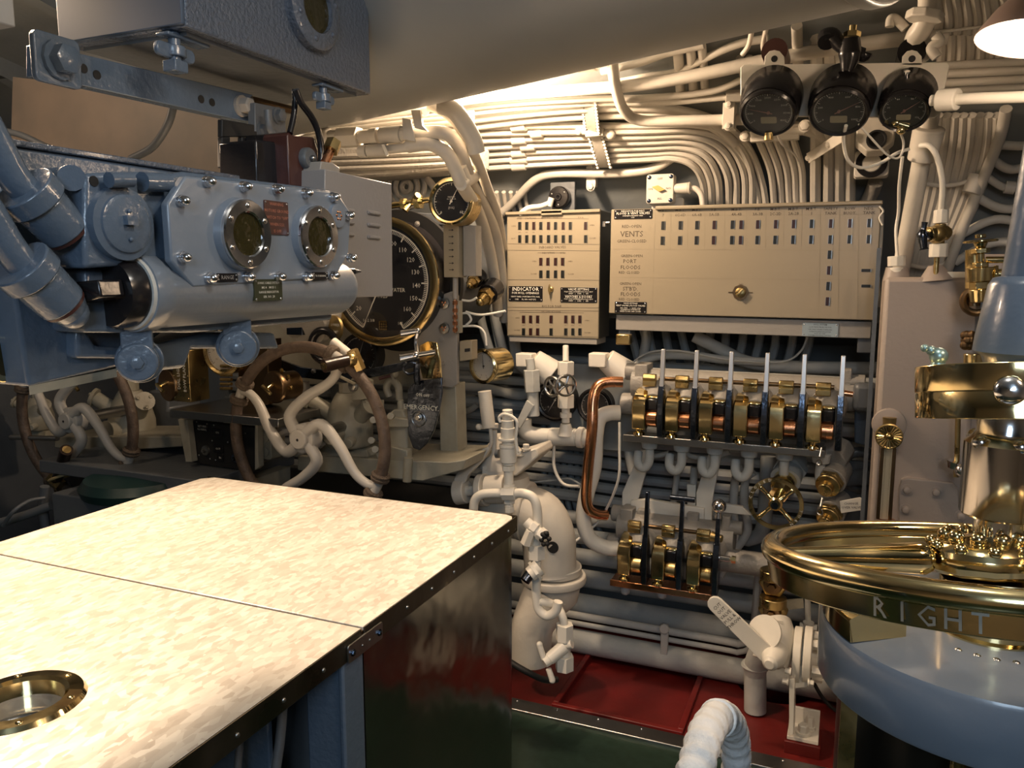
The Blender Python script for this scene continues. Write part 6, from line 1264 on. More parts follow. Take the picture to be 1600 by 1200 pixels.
pipe('thin_wire', [(968, 660, 2.9), (968, 700, 2.9), (966, 750, 2.9), (945, 800, 2.95), (925, 825, 2.95), (900, 845, 2.9), (870, 868, 2.85), (840, 872, 2.8), (820, 860, 2.78), (818, 838, 2.78)], 2, white, 'long thin white wire looping from the manifold down to the check valve', 'cable')
pipe('thin_wire', [(866, 690, 2.95), (866, 730, 2.95), (880, 756, 2.95), (905, 760, 2.93)], 2.6, white, 'white wire hanging from the tee pipe to the copper pipe', 'cable')
pipe('thin_wire', [(830, 754, 3.0), (870, 750, 3.0), (890, 748, 2.98), (908, 758, 2.95)], 1.8, coldpaint, 'faint thin wire crossing behind the hanging white wire', 'cable')
# ---- tee pipe and hex fittings
t = T('tee_pipe', 'white tee pipe with tall hexagon fittings between the casting and the copper pipe', 'pipe', PY(885, 680, 2.95))
b = B(); b.tube([PY(x, y, 2.95) for x, y in ((818, 655), (820, 672), (835, 680), (865, 682), (922, 684))], .033, 16); b.build('run', white, t)
b = B(); b.cyl(PY(903, 683, 2.94), PY(912, 684, 2.94), .042, seg=18); b.cyl(PY(860, 682, 2.95), PY(900, 683, 2.95), .036, seg=18); b.build('collar', white, t, bevel=.003)
b = B(); b.cyl(PY(884, 680, 2.93), PY(884, 662, 2.93), .032, .02, 18); b.cyl(PY(884, 660, 2.93), PY(884, 638, 2.93), .016); b.hexn(PY(884, 652, 2.93), PY(884, 645, 2.93), .024); b.build('branch', white, t)
b = B(); b.hexn(PY(884, 637, 2.93), PY(884, 616, 2.93), .034); b.cyl(PY(884, 616, 2.93), PY(884, 590, 2.93), .026); b.hexn(PY(884, 586, 2.93), PY(884, 565, 2.93), .034); b.cyl(PY(884, 565, 2.93), PY(884, 540, 2.95), .012); b.build('hex_fitting', white, t, bevel=.002)
# little steel wheel
c = PY(863, 604, 2.86); M = FR(c, (1, -.3, .1), (0, 0, 1)); t = T('steel_star_wheel', 'tiny steel star-spoked valve wheel in front of the black wall gauges', 'wheel', c)
b = B(); b.torus(M, .036, .006, 28, 8); b.build('rim', steel, t); b = B(); [b.cyl(M @ V((0, 0, 0)), M @ V((.036*math.cos(rad(a)), .036*math.sin(rad(a)), 0)), .004, seg=6) for a in range(0, 360, 60)]; b.lathe([(.012, -.02), (.010, .012)], M, 12); b.build('spoke', steel, t)
M = FR(PY(884, 602, 2.84), (1, .9, 0), (0, 0, 1)); b = B(); b.torus(M, .040, .005, 28, 8); [b.cyl(M @ V((0, 0, 0)), M @ V((.040*math.cos(rad(a)), .040*math.sin(rad(a)), 0)), .004, seg=6) for a in range(0, 360, 72)]; b.lathe([(.010, -.03), (.008, .012)], M, 12); b.build('steel_star_wheel', steel, label='second steel star wheel, turned edge-on, against the tall hexagon fittings', cat='wheel')
b = B(); b.hexn(PY(830, 578, 2.93), PY(832, 612, 2.93), .034); b.cyl(PY(832, 612, 2.93), PY(834, 650, 2.93), .024); b.cyl(PY(828, 560, 2.93), PY(830, 578, 2.93), .018); b.build('pale_hex_riser', lagging, label='pale hexagon riser fitting under the left white gland', cat='fitting', bevel=.002)
b = B(); b.slab([PY(x, y, 2.9) for x, y in ((823, 625), (834, 634), (812, 670), (805, 662))], (0, .01, 0)); b.build('diag_strap', lagging, label='slanting pale strap left of the wall gauges', cat='strap', bevel=.002)
# ---- white gate valve assembly and elbow
YV = 2.62
t = T('suction_valve', 'bulky white valve casting with tube handle, relief valve and large ribbed elbow', 'valve', PY(800, 900, YV+.1))
S = lambda x, y, dy=0: PY(x, y, YV+dy)
k_ = ppx(S(800, 720))
b = B(); b.slab([S(752, 728, .0), S(790, 715, .0), S(838, 700, .05), S(842, 712, .05), S(806, 744, .0), S(752, 744, .0)], (0, .16, 0)); b.build('bonnet_flange', cream, t, bevel=.006)
b = B(); [b.bolt(FZ(S(x, y, .03)), .013, .022) for x, y in ((762, 722), (778, 712), (812, 712), (822, 703))]; b.build('flange_bolt', cream, t)
b = B(); b.lathe([(.095, 0), (.085, .05), (.05, .09), (.04, .12)], FZ(S(785, 728, .09)), 26); b.build('bonnet', cream, t)
b = B(); b.lathe([(.105, -.20), (.12, -.12), (.10, 0)], FZ(S(785, 742, .08)), 30); b.build('valve_body', cream, t)
b = B(); b.cyl(S(760, 765, -.05), S(790, 764, -.04), .052, seg=28); b.cyl(S(750, 766, -.05), S(760, 765, -.05), .060, seg=28); b.cyl(S(728, 767, -.05), S(750, 766, -.05), .020); b.cyl(S(714, 768, -.05), S(730, 767, -.05), .050, .046, 26); b.build('side_gland', cream, t, bevel=.003)
b = B(); b.slab([S(711, 770, -.07), S(709, 748, -.07), S(716, 735, -.07), S(742, 708, -.05), S(762, 698, -.05), S(764, 704, -.05), S(752, 722, -.05), S(732, 742, -.07), S(728, 752, -.07)], (0, .025, 0)); b.build('handle_arm', cream, t, bevel=.003)
b = B(); b.tube([S(763, 702, -.04), S(768, 690, -.04), S(766, 668, -.04)], .007, 8); b.tube([S(772, 710, -.02), S(773, 672, -.02)], .010, 8, smooth=False); b.cyl(S(771, 668, -.03), S(771, 662, -.03), .018); b.build('link', cream, t)
b = B(); b.cyl(S(764, 668, -.04), S(757, 611, -.04), .0245, seg=24); b.build('tube_handle', cream, t, bevel=.001)
b = B(); b.cyl(S(758, 667, -.04), S(747, 667, -.04), .008); b.ball(S(748, 667, -.04), .012); b.build('handle_stop', cream, t)
# relief valve stack
b = B(); c = S(793, 650, -.06)
def st(y0, y1, r0, r1=None, seg=20, x=793): b.cyl(S(x+(y0-650)*.02, y0, -.13), S(x+(y1-650)*.02, y1, -.13), r0, r1, seg)
st(646, 640, .018); st(656, 646, .019); st(668, 656, .022); st(684, 668, .025); st(688, 684, .034); st(694, 688, .022); st(699, 694, .032); st(722, 699, .030); st(726, 722, .024); b.build('relief_valve', white, t, bevel=.002)
b = B(); st(735, 727, .024, seg=6); st(756, 735, .017); st(764, 756, .022, seg=6); st(776, 764, .014); st(786, 776, .021, seg=6); st(792, 786, .015); st(800, 792, .018, seg=6); b.build('relief_union', white, t, bevel=.001)
b = B(); b.tube([S(x, y, -.16) for x, y in ((782, 660), (780, 652), (788, 647), (802, 652), (808, 662), (806, 685), (809, 705))], .0055, 8); b.torus(FW(S(810, 707, -.16)), .006, .003, 14, 6); b.build('chain_guard', white, t)
b = B(); b.lathe([(.018, 0), (.018, .002)], FW(S(791, 711, -.095)), 18); b.cyl(S(780, 709, -.06), S(775, 709, -.06), .016); b.build('sight_port', darkgrey, t)
# loop tube
b = B(); b.tube([S(x, y, -.15) for x, y in ((740, 812), (741, 785), (750, 774), (765, 771), (795, 771), (818, 771), (833, 778), (839, 795), (840, 825), (838, 870), (838, 900), (838, 930), (842, 952), (855, 962), (868, 955), (872, 940))], .0165, 14, sub=8); b.build('loop_tube', white, t)
b = B(); b.hexn(S(786, 771, -.15), S(806, 771, -.15), .024); b.hexn(S(838, 872, -.15), S(838, 850, -.15), .032); b.cyl(S(838, 905, -.15), S(838, 898, -.15), .022); b.build('loop_nut', white, t)
# big elbow
b = B(); P = [S(x, y, d) for x, y, d in ((800, 800, .10), (818, 800, .10), (842, 810, .10), (856, 838, .10), (859, 868, .10), (860, 892, .10))]
b.tube(P, [.098, .103, .105, .103, .100, .098], 32); b.build('elbow', cream, t, ang=60)
b = B(); b.tube([S(816, 797, .10), S(826, 799, .10)], .114, 32, smooth=False); b.build('elbow_collar', cream, t, bevel=.006)
Mz = FZ(S(865, 902, .12)); b = B(); b.lathe([(.105, .02), (.107, .05)], Mz, 40); b.lathe([(.122, -.016), (.126, .0), (.122, .016)], Mz, 40); b.lathe([(.05, -.13), (.085, -.09), (.098, -.02)], FZ(S(868, 902, .12)), 36); b.build('lower_flange', cream, t, bevel=.004)
b = B(); b.tube([S(x, y, d) for x, y, d in ((858, 925, .10), (845, 950, .08), (832, 980, .06), (828, 1030, .06))], [.095, .09, .08, .08], 24); b.build('tail_casting', cream, t, ang=60)
b = B(); [b.text(s, .028, FR(S(848+i*4, 838+i*9, -.012), (1, .3, -.95), (.9, 0, 1))) for i, s in enumerate(('L 6001', '3L.M'))]; b.build('cast_lettering', cream, t)
# small stopcocks
b = B(); b.cyl(S(822, 815, -.17), S(845, 836, -.17), .020); b.hexn(S(830, 822, -.17), S(838, 828, -.17), .026); b.hexn(S(842, 832, -.17), S(850, 838, -.17), .024); b.cyl(S(830, 828, -.18), S(822, 850, -.18), .018, .022, 6); b.build('stopcock', white, t, bevel=.001)
b = B(); b.ball(S(852, 836, -.18), .014); [b.ball(S(852+6*math.cos(k), 842+9*math.sin(k), -.185), .009) for k in range(6)]; b.build('dark_wheel', blackm, t)
b = B(); b.lathe([(.022, 0), (.022, .004)], FW(S(864, 855, -.0)), 18); b.build('dark_port', blackm, t)
b = B(); b.cyl(S(843, 886, -.17), S(828, 898, -.19), .030, .026, 20); b.hexn(S(838, 890, -.175), S(834, 893, -.18), .036); b.build('check_valve', white, t, bevel=.001); b = B(); b.cyl(S(828, 897, -.19), S(820, 908, -.21), .018); b.build('check_nozzle', gun, t)
b = B(); b.tube([S(842, 940, -.15), S(858, 942, -.13), (S(872, 950, -.10)), S(880, 968, -.11), S(882, 985, -.11)], .015, 12); b.hexn(S(882, 975, -.11), S(882, 1000, -.11), .032); b.hexn(S(882, 1024, -.11), S(882, 1046, -.11), .034); b.cyl(S(882, 1000, -.11), S(882, 1024, -.11), .022); b.cyl(S(882, 1010, -.12), S(858, 1030, -.16), .024, .022, 20); b.cyl(S(882, 1008, -.12), S(894, 1006, -.12), .014, .016); b.build('drain_cock', white, t, bevel=.001)
b = B(); b.cyl(S(858, 1030, -.16), S(850, 1036, -.175), .020, .018, 18); b.tube([S(843, 1008, -.17), S(850, 1030, -.17)], [.011, .010], 10, smooth=False); b.tube([S(857, 1045, -.17), S(863, 1062, -.17)], [.010, .011], 10, smooth=False); b.ball(S(843, 1007, -.17), .011); b.ball(S(863, 1063, -.17), .011); b.build('t_handle', white, t)
pipe('black_hose', [(790, 1030, 2.45), (820, 1048, 2.45), (850, 1062, 2.5), (870, 1062, 2.55)], 5, blackm, 'black hose on the red deck by the drain cock', 'hose')
# ============================================================ brass handwheel and right cluster
YH = 2.86
c = PY(1212, 787, YH); M = FR(c, (1, -.05, 0), (0, 0, 1)); k_ = ppx(c); t = T('brass_handwheel', 'brass four-spoked valve handwheel engraved around its rim', 'wheel', c)
R_ = 38*k_; b = B(); b.lathe([(R_*.93, -.006), (R_*1.08, -.006), (R_*1.10, .0), (R_*1.08, .006), (R_*.93, .006), (R_*.93, -.006)], M, 48); b.f = [f for f in b.f if len(f) == 4]; b.build('rim', abrass, t, ang=60)
for a in (45, 135, 225, 315): b = B(); d = V((math.cos(rad(a)), math.sin(rad(a)), 0)); b.tube([M @ (d*.01), M @ (d*R_*.5+V((0, 0, -.004))), M @ (d*R_*.95)], [.012, .007, .010], 10); b.build('spoke', brass, t)
b = B(); b.lathe([(.024, -.02), (.024, .008), (.018, .014)], M, 20); b.build('hub', brass, t); b = B(); b.hexn(M @ V((0, 0, .014)), M @ V((0, 0, .03)), .014); b.build('hub_nut', gun, t)
b = B()
for i, ch in enumerate('CLOSED'): b.text(ch, .014, M @ Matrix.Rotation(rad(170-i*13-90), 4, 'Z') @ Matrix.Translation((0, R_*1.01, .0062)))
for i, ch in enumerate('TURN'): b.text(ch, .014, M @ Matrix.Rotation(rad(-10-i*13-90), 4, 'Z') @ Matrix.Translation((0, R_*1.01, .0062)))
b.build('rim_lettering', inkw, t)
b = B(); b.cyl(c+V((0, .01, 0)), c+V((.02, .14, .06)), .016); b.cyl(c+V((.006, .05, .02)), c+V((.014, .09, .04)), .035, seg=6); b.cyl(c+V((.014, .09, .04)), c+V((.02, .14, .055)), .042, seg=20); b.build('stem', brass, t); b = B(); b.cyl(c+V((.02, .14, .055)), c+V((.045, .24, .11)), .055, .045, 20); b.hexn(c+V((.03, .18, .08)), c+V((.035, .20, .09)), .062); b.build('valve_bonnet', lagging, t)
def brasscap(x, y, r, lab, d=(-.3, -1, -.35)):
    c = PY(x, y, 2.95); t = T('brass_cap_valve', lab, 'valve', c); dv = V(d).normalized()
    b = B(); b.cyl(c, c-dv*.10, r*1.15, r*1.0, 24); b.build('body', castp, t, bevel=.003)
    b = B(); b.lathe([(r*1.05, 0), (r*1.05, .02)], FD(c, dv), 6); b.lathe([(r*.95, .02), (r*.95, .035), (r*.6, .04)], FD(c, dv), 24); b.lathe([(r*.55, .04), (r*.55, .065), (r*.48, .068)], FD(c, dv), 16); b.build('brass_cap', abrass, t, bevel=.002)
brasscap(1298, 752, .045, 'upper brass-capped valve right of the brass handwheel')
brasscap(1298, 802, .042, 'lower brass-capped valve right of the brass handwheel, over the big ring')
b = B(); b.cyl(PY(1300, 720, 2.98), PY(1312, 700, 3.05), .05, .055, 8); b.build('valve_collar', castp, label='grey octagonal collar above the upper brass-capped valve', cat='collar', bevel=.004)
for k, (x0, y0) in enumerate(((1280, 722), (1281, 800))):
    b = B(); b.torus(FR(PY(x0, y0, 2.88), (1, -.5, 0), (0, 0, 1)), .010, .003, 14, 6); b.cyl(PY(x0+1, y0-8, 2.88), PY(x0+4, y0-22, 2.9), .004); b.build('ring_clip', steel, label='%s small wire ring clip on the brass-capped valves' % ('upper', 'lower')[k], cat='clip')
def hexvalve(x, y, lab):
    c = PY(x, y, 2.9); t = T('brass_hex_plug', lab, 'plug', c)
    b = B(); b.lathe([(.052, -.03), (.052, 0), (.048, .006)], FD(c, (-.1, -1, -.1)), 6); b.cyl(c+V((0, -.0, .02)), c+V((0, 0, .055)), .048, seg=24); b.build('hex_body', abrass, t, bevel=.003); b = B(); b.lathe([(.034, .004), (.030, .022)], FD(c, (-.1, -1, -.1)), 20); b.lathe([(.016, .02), (.014, .034)], FD(c, (-.1, -1, -.1)), 6); b.build('centre_nut', bronze, t)
hexvalve(1208, 913, 'upper of two brass hexagon plugs under the left end of the big brass ring')
hexvalve(1207, 955, 'lower of two brass hexagon plugs above the white lever valve')
b = B(); b.slab([PY(x, y, 2.93) for x, y in ((1222, 938), (1255, 935), (1256, 950), (1223, 954))], (0, .004, 0)); b.build('clear_tag', stonep, label='translucent tag strip beside the lower brass hexagon plug', cat='tag')
t = T('change_valve_tag', 'small white tag lettered CHANGE VALVE by the brass-capped valves', 'tag', PY(1330, 790, 2.9))
b = B(); b.slab([PY(x, y, 2.9) for x, y in ((1312, 783), (1344, 777), (1349, 781), (1349, 797), (1314, 802))], (0, .003, 0)); b.build('tag', white, t, bevel=.001); b = B(); M = FW(PY(1330, 790, 2.8985)) @ Matrix.Rotation(rad(7), 4, 'Z'); b.text('CHANGE', .011, M @ Matrix.Translation((0, .007, 0))); b.text('OVER VALVE', .011, M @ Matrix.Translation((0, -.007, 0))); b.build('lettering', inkb, t)
b = B(); b.cyl(PY(1352, 745, 3.1), PY(1308, 750, 3.02), .03); b.torus(FW(PY(1345, 735, 3.15)), .07, .02, 26, 10); b.build('dark_elbow', darkgrey, label='dark ringed elbow between the valves and the taupe tank', cat='pipe')
b = B(); b.box(PY(1340, 790, 3.15), (.14, .02, .34)); b.build('dark_plate', darkgrey, label='dark plate behind the small white tag', cat='plate')
# white lever valve
c = PY(1205, 1022, 2.72); t = T('cut_out_valve', 'white lever valve lettered CUT OUT VALVE PULL & THROW over the red deck', 'valve', c)
p0, p1 = PY(1118, 945, 2.66), PY(1203, 1028, 2.66); d = (p1-p0).normalized(); s = V((0, -1, 0)).cross(d).normalized(); L = (p1-p0).length
P = [p0 - s*.0+d*-.0]; w0, w1 = .028, .024
pts = [p0+s*w0*math.cos(rad(a))-d*w0*math.sin(rad(a)) for a in range(0, 181, 30)] + [p1-s*w1*1.3, p1+s*w1*1.3]
b = B(); b.slab(pts, (0, .012, 0)); lv = b.build('lever', white, t, bevel=.002)
b = B(); Mt = FR(p0+V((0, -.0002, 0)), s, -d)
for i, q in enumerate(('CUT', 'OUT', 'VALVE', 'PULL &', 'THROW')): b.text(q, .0165, FR(p0+d*(.008+.019*i)+V((0, -.0003, 0)), s if s.x > 0 else -s, -d))
b.build('lettering', inkb, lv)
b = B(); b.lathe([(.040, -.05), (.040, .0), (.030, .02), (.026, .035), (.018, .04), (.016, .045)], FD(p1+V((.01, 0, 0)), (-.2, -1, -.1)), 24); b.build('pivot_boss', white, t, bevel=.001)
b = B(); b.tube([PY(1203, 1035, 2.72), PY(1212, 1000, 2.76), PY(1205, 975, 2.8)], [.06, .065, .07], 22); b.hexa([PY(x, y, 2.74) for x, y in ((1195, 968), (1222, 970), (1226, 1000), (1205, 1010))]+[PY(x, y, 2.9) for x, y in ((1195, 968), (1222, 970), (1226, 1000), (1205, 1010))]); b.build('valve_body', white, t, bevel=.006)
b = B(); b.lathe([(.058, 0), (.058, .01)], FD(PY(1196, 988, 2.70), (-.4, -1, .5)), 30); b.build('disc_cover', white, t)
b = B(); b.tube([V((-1.2, 3.08, .17)), PY(1100, 1012, 2.98), PY(1180, 1022, 2.86)], .052, 18) if False else b.cyl(PY(1222, 1018, 2.8), PY(1320, 1030, 2.8), .05, seg=22); b.build('outlet_pipe', white, t)
b = B(); wz = V((wc.x, wc.y, 0)); b.tube([PY(1190, 1015, 2.86), PY(1183, 1030, 2.88), PY(1180, 1050, 2.9), PY(1180, 1062, 2.9), PY(1180, 1110, 2.9)], .040, 20); b.build('drain_leg', lagging, t); b = B(); q = PY(1180, 1040, 2.9); b.lathe([(.046, -.01), (.051, 0), (.046, .01)], FZ(q), 26); b.build('drain_bead', lagging, t)
t = T('pipe_flange', 'white bolted pipe flange pair right of the cut-out valve', 'flange', PY(1256, 1030, 2.78))
for i, x in enumerate((1246, 1262)):
    c = PY(x, 1024, 2.78); b = B(); b.lathe([(.098, -.013), (.098, .013)], FD(c, (1, 0, 0)), 34); b.build('flange_disc', white, t, bevel=.003)
b = B(); c = PY(1270, 1026, 2.78)
for k in range(5): a = rad(72*k+50); b.hexn(c+V((0, .072*math.cos(a), .072*math.sin(a))), c+V((.035, .072*math.cos(a), .072*math.sin(a))), .017)
b.build('flange_bolt', white, t, bevel=.001)
t = T('flange_support', 'white angle support with bolts standing on a red block of the deck', 'bracket', PY(1254, 1150, 2.62))
b = B(); b.slab([PY(1250, 1040, 2.72), PY(1262, 1040, 2.72), PY(1262, 1074, 2.7), PY(1240, 1076, 2.7)], (0, .02, 0)); b.slab([PY(x, y, 2.66) for x, y in ((1233, 1062), (1242, 1060), (1240, 1148), (1233, 1150))], (0, .08, 0)); b.build('upright', white, t, bevel=.002)
q = PZ(1255, 1148, .045); b = B(); b.box((q.x, q.y, .052), (.10, .10, .014)); b.box((q.x, q.y+.045, .085), (.10, .01, .07)); b.build('foot_plate', white, t, bevel=.002)
b = B(); b.bolt(FZ(V((q.x, q.y-.02, .06))), .018, .035); b.bolt(FZ(V((q.x+.02, q.y+.02, .06))), .014, .045); [b.bolt(FD(PY(x, y, 2.66), (-1, 0, 0)), .010, .02) for x, y in ((1232, 1065), (1236, 1050))]; b.bolt(FD(PY(1262, 1066, 2.69), (1, 0, 0)), .010, .02); b.build('bolt', white, t)
b = B(); b.box((q.x, q.y, .022), (.115, .12, .044)); b.build('red_block', redp, label='raised red deck block under the white angle support', cat='block', bevel=.002)
pipe('black_hose', [(1268, 1060, 2.9), (1285, 1090, 2.85), (1305, 1110, 2.8), (1320, 1118, 2.75)], 3, blackm, 'black hose hanging right of the white flange support', 'hose')
for k, x in enumerate((1262, 1292)):
    pipe('thin_riser', [(x, 880, 3.0), (x, 940, 3.0), (x+1, 985 if k == 0 else 1010, 3.0)], 4.5, lagging, '%s thin pale riser behind the brass ring at lower right' % ('left', 'right')[k], 'pipe', sub=3)
b = B(); c = PY(1263, 980, 2.98); b.cyl(c-V((0, 0, .02)), c+V((0, 0, .02)), .02); b.cyl(c-V((.03, 0, 0)), c+V((.03, 0, 0)), .014, seg=6); b.build('riser_tee', lagging, label='small tee at the foot of the left thin riser', cat='fitting')
# ============================================================ taupe tank
YT = 2.70
a, c = PY(1378, 433, YT), PY(1512, 437, YT)
X0_, X1_, Z1 = PY(1371, 620, YT).x, PY(1522, 620, YT).x, a.z
t = T('taupe_tank', 'tall taupe painted steel tank with sight glass behind the brass ring', 'tank', ((X0_+X1_)/2, YT+.1, 0))
b = B(); b.box(((X0_+X1_)/2, YT+.12, Z1/2+.15), (X1_-X0_, .24, Z1-.3)); b.build('tank_body', tankp, t, bevel=.014)
b = B(); b.box((X1_+.10, YT+.16, 1.18), (.22, .06, 1.0)); b.build('side_bracket', tankp, t, bevel=.01)
b = B(); b.cyl((PY(1401, 430, YT+.05).x, YT+.06, Z1-.01), (PY(1401, 430, YT+.05).x, YT+.06, Z1+.03), .04, .032, 20); b.cyl((PY(1462, 430, YT+.05).x, YT+.03, Z1-.01), (PY(1462, 430, YT).x, YT+.03, Z1+.035), .05, .02, 20); b.build('top_boss', tankp, t)
b = B(); b.box(PY(1498, 430, YT+.05), (.09, .08, .02)); b.build('cream_block', white, t, bevel=.002)
# sight glass
g = B(); ax_ = PY(1389, 690, YT-.035)
xg = ax_.x; ztop = PY(1389, 700, YT-.035).z; zbt = PY(1384, 812, YT-.035).z
b = B(); b.box((xg-.017, YT-.03, (ztop+zbt)/2), (.010, .022, ztop-zbt)); b.box((xg+.017, YT-.03, (ztop+zbt)/2), (.010, .022, ztop-zbt)); b.build('guard_bar', bronze, t, bevel=.002)
b = B(); b.box((xg, YT-.026, (ztop+zbt)/2), (.024, .008, ztop-zbt)); b.build('scale_plate', rustcap, t); b = B(); b.cyl((xg, YT-.034, zbt), (xg, YT-.034, ztop), .008); b.build('sight_tube', glass, t)
cb = PY(1389, 682, YT-.05); b = B(); M = FW(cb); n_ = 22
for k in range(n_): a = 2*pi*k/n_; b.cyl(M @ V((.014*math.cos(a), .014*math.sin(a), 0)), M @ V((.037*math.cos(a), .037*math.sin(a), 0)), .003, .0045, 6)
b.torus(M, .036, .004, 40, 6); b.ball(cb, .013); b.cyl(cb, cb+V((0, .05, 0)), .02); b.build('fluted_knob', abrass, t)
b = B(); b.cyl(cb+V((0, .025, .03)), cb+V((0, .025, .055)), .018, .02, 12); b.build('knob_neck', abrass, t); b = B(); b.lathe([(.05, 0), (.048, .012), (.03, .016)], FW(V((cb.x, YT, cb.z+.03))), 24); b.build('mount_boss', tankp, t)
b = B(); b.cyl(PY(1386, 812, YT-.03), PY(1386, 820, YT-.03), .024); b.build('tube_nut', copper, t)
# bolted cover lower right
P = [PY(x, y, YT-.02) for x, y in ((1404, 765), (1408, 750), (1418, 747), (1490, 755), (1498, 765), (1502, 830), (1500, 985), (1404, 985))]
b = B(); b.slab(P, (0, .03, 0)); cv = b.build('bolted_cover', tankp, t, bevel=.004)
for x, y in ((1417, 765), (1463, 769), (1415, 796), (1502, 806), (1414, 822), (1391, 886), (1414, 850)): b = B(); M = FW(PY(x, y, YT-.02)); b.lathe([(.018, 0), (.018, .003)], M, 20); b.lathe([(.012, .003), (.010, .012), (.006, .014)], M, 16); b.build('cover_bolt', tankp, cv)
b = B(); b.box((X0_-.02, YT+.06, 1.1), (.012, .02, 1.2)); b.build('tank_edge_strip', darkgrey, t)
# brass regulator column right of tank top
t = T('brass_regulator', 'tall brass valve stack with round tap between the taupe tank and blue housing', 'valve', PY(1532, 420, 2.5))
b = B(); R2 = lambda y: PY(1532, y, 2.5)
for y0, y1, r0, r1, sg in ((366, 372, .014, .014, 12), (375, 379, .042, .042, 24), (379, 388, .012, .018, 12), (388, 396, .024, .024, 6), (396, 410, .010, .010, 12), (410, 418, .020, .020, 8), (418, 440, .034, .036, 20), (440, 452, .028, .028, 6), (452, 472, .026, .030, 20)): b.cyl(R2(y1), R2(y0), r0, r1, sg)
b.build('valve_stack', brass, t, bevel=.002)
b = B(); b.cyl(PY(1540, 406, 2.5), PY(1575, 406, 2.5), .009); b.cyl(PY(1540, 428, 2.5), PY(1575, 428, 2.5), .014); b.hexn(PY(1552, 428, 2.5), PY(1558, 428, 2.5), .026); b.build('side_tube', brass, t, bevel=.001)
b = B(); b.torus(FW(PY(1527, 470, 2.52)), .034, .010, 24, 8); b.cyl(PY(1522, 455, 2.52), PY(1522, 478, 2.52), .016); b.build('lower_cap', bronze, t)
b = B(); b.cyl(PY(1522, 390, 2.53), PY(1522, 450, 2.53), .022); b.build('rear_tube', abrass, t)
t = T('scaly_brass_knob', 'dark encrusted brass knob on a stub behind the brass collar', 'knob', PY(1517, 540, 2.4))
b = B(); [b.ball(PY(1513+5*math.cos(k*1.3), 532+9*math.sin(k*2.1), 2.4-.01*math.cos(k)), .013, 8) for k in range(9)]; b.build('knob', bronze, t); b = B(); b.cyl(PY(1521, 552, 2.4), PY(1521, 572, 2.4), .024); b.build('stub', brass, t, bevel=.002)
pipe('brass_rail_tube', [(1497, 640, 2.6), (1496, 690, 2.6), (1494, 745, 2.6)], 4, abrass, 'thin brass tube on the right edge of the taupe tank', 'tube', sub=2)
b = B(); b.cyl(PY(1494, 722, 2.58), PY(1490, 732, 2.58), .03, .02); b.ball(PY(1502, 735, 2.55), .018); b.build('tank_petcock', chrome, label='small bright petcock half hidden behind the chrome column', cat='fitting')
# ============================================================ near right: brass wheel, chrome column, blue base
DC = 1.02
bluedk = mat('mast_blue_paint', (.07, .10, .145), .3, bump=(40, .25), coat=.25)
CX = 1553; WN = V((-.060, .164, 1)).normalized()
A = PD(CX, 890, DC)            # column axis point
ax0 = V((A.x, A.y, 0))
def zat(py, cx=None, a=None): # height on the axis seen at photo row py
    a = a or ax0; r = ray(cx or CX, py); h = V((a.x-CAM.x, a.y-CAM.y)).length
    return CAM.z + r.z*(h/V((r.x, r.y)).length)
def rpx(n, py=700): return n*DC/FPX
axh = PD(1572, 890, DC); axh = V((axh.x, axh.y, 0))
def col(name, prof, m, par, seg=48, **k):
    b = B(); b.lathe([(r, zat(y)) for r, y in prof], FZ(ax0), seg); return b.build(name, m, par, **k)
t = T('blue_upper_housing', 'glossy blue-grey tapered housing at the right border above the brass collar', 'housing', axh+V((0, 0, zat(560))))
b = B(); b.lathe([(rpx(r), zat(y, 1572, axh)) for r, y in ((52, 574), (58, 556), (70, 548), (68, 525), (56, 445), (50, 434), (34, 430))], FZ(axh), 56); b.build('tapered_housing', bluedk, t, ang=50)
b = B(); lo = axh+V((0, 0, zat(436, 1572, axh))); hi = axh+RT*rpx(38)+V((0, 0, zat(-80, 1572, axh))); b.cyl(lo, hi, rpx(40), rpx(36), 44); b.build('neck_shaft', bluedk, t, ang=50)
b = B(); b.dome(FD(axh+V((0, 0, zat(490, 1572, axh)))-fh*rpx(60)-RT*rpx(8), -fh), .012, .006); b.build('weld_lump', bluep, t)
t = T('brass_collar', 'broad polished brass split collar with a domed steel screw at the right border', 'collar', ax0+V((0, 0, zat(660))))
Rcl = rpx(128); cc = ax0+V((0, 0, zat(612))); Hc = rpx(40); xw = (-RT+WN*RT.dot(WN)).normalized(); Mc = FR(cc, xw, WN.cross(xw))
b = B(); b.lathe([(Rcl*.5, -Hc), (Rcl, -Hc), (Rcl, -.0012), (Rcl*.995, 0), (Rcl, .0012), (Rcl, Hc), (Rcl*.5, Hc)], Mc, 96); b.build('collar', brass, t, ang=30, bevel=.0012)
dirf = (V((CAM.x-ax0.x, CAM.y-ax0.y, 0)).normalized()+RT*.02); dirf = (dirf-WN*dirf.dot(WN)).normalized(); q = cc+dirf*Rcl
b = B(); b.dome(FD(q, dirf), .017, .009, 30, .002); b.build('domed_screw', chrome, t)
q = cc + xw*Rcl*.84 + WN*Hc
b = B(); b.cyl(q-V((0, 0, .004)), q+V((0, 0, .008)), .010, .007); b.ball(q+V((0, 0, .012)), .011); b.ball(q-RT*.010+V((0, 0, .019)), .006); b.ball(q-RT*.018+V((0, 0, .022)), .005); b.build('grease_nipple', mat('verdigris_metal', (.25, .36, .34), .35, .7), t)
t = T('chrome_column', 'stepped bright steel column under the brass collar', 'column', ax0+V((0, 0, zat(860))))
col('upper_neck', [(rpx(40), 640), (rpx(40), 672), (rpx(46), 682), (rpx(55), 690)], chrome, t)
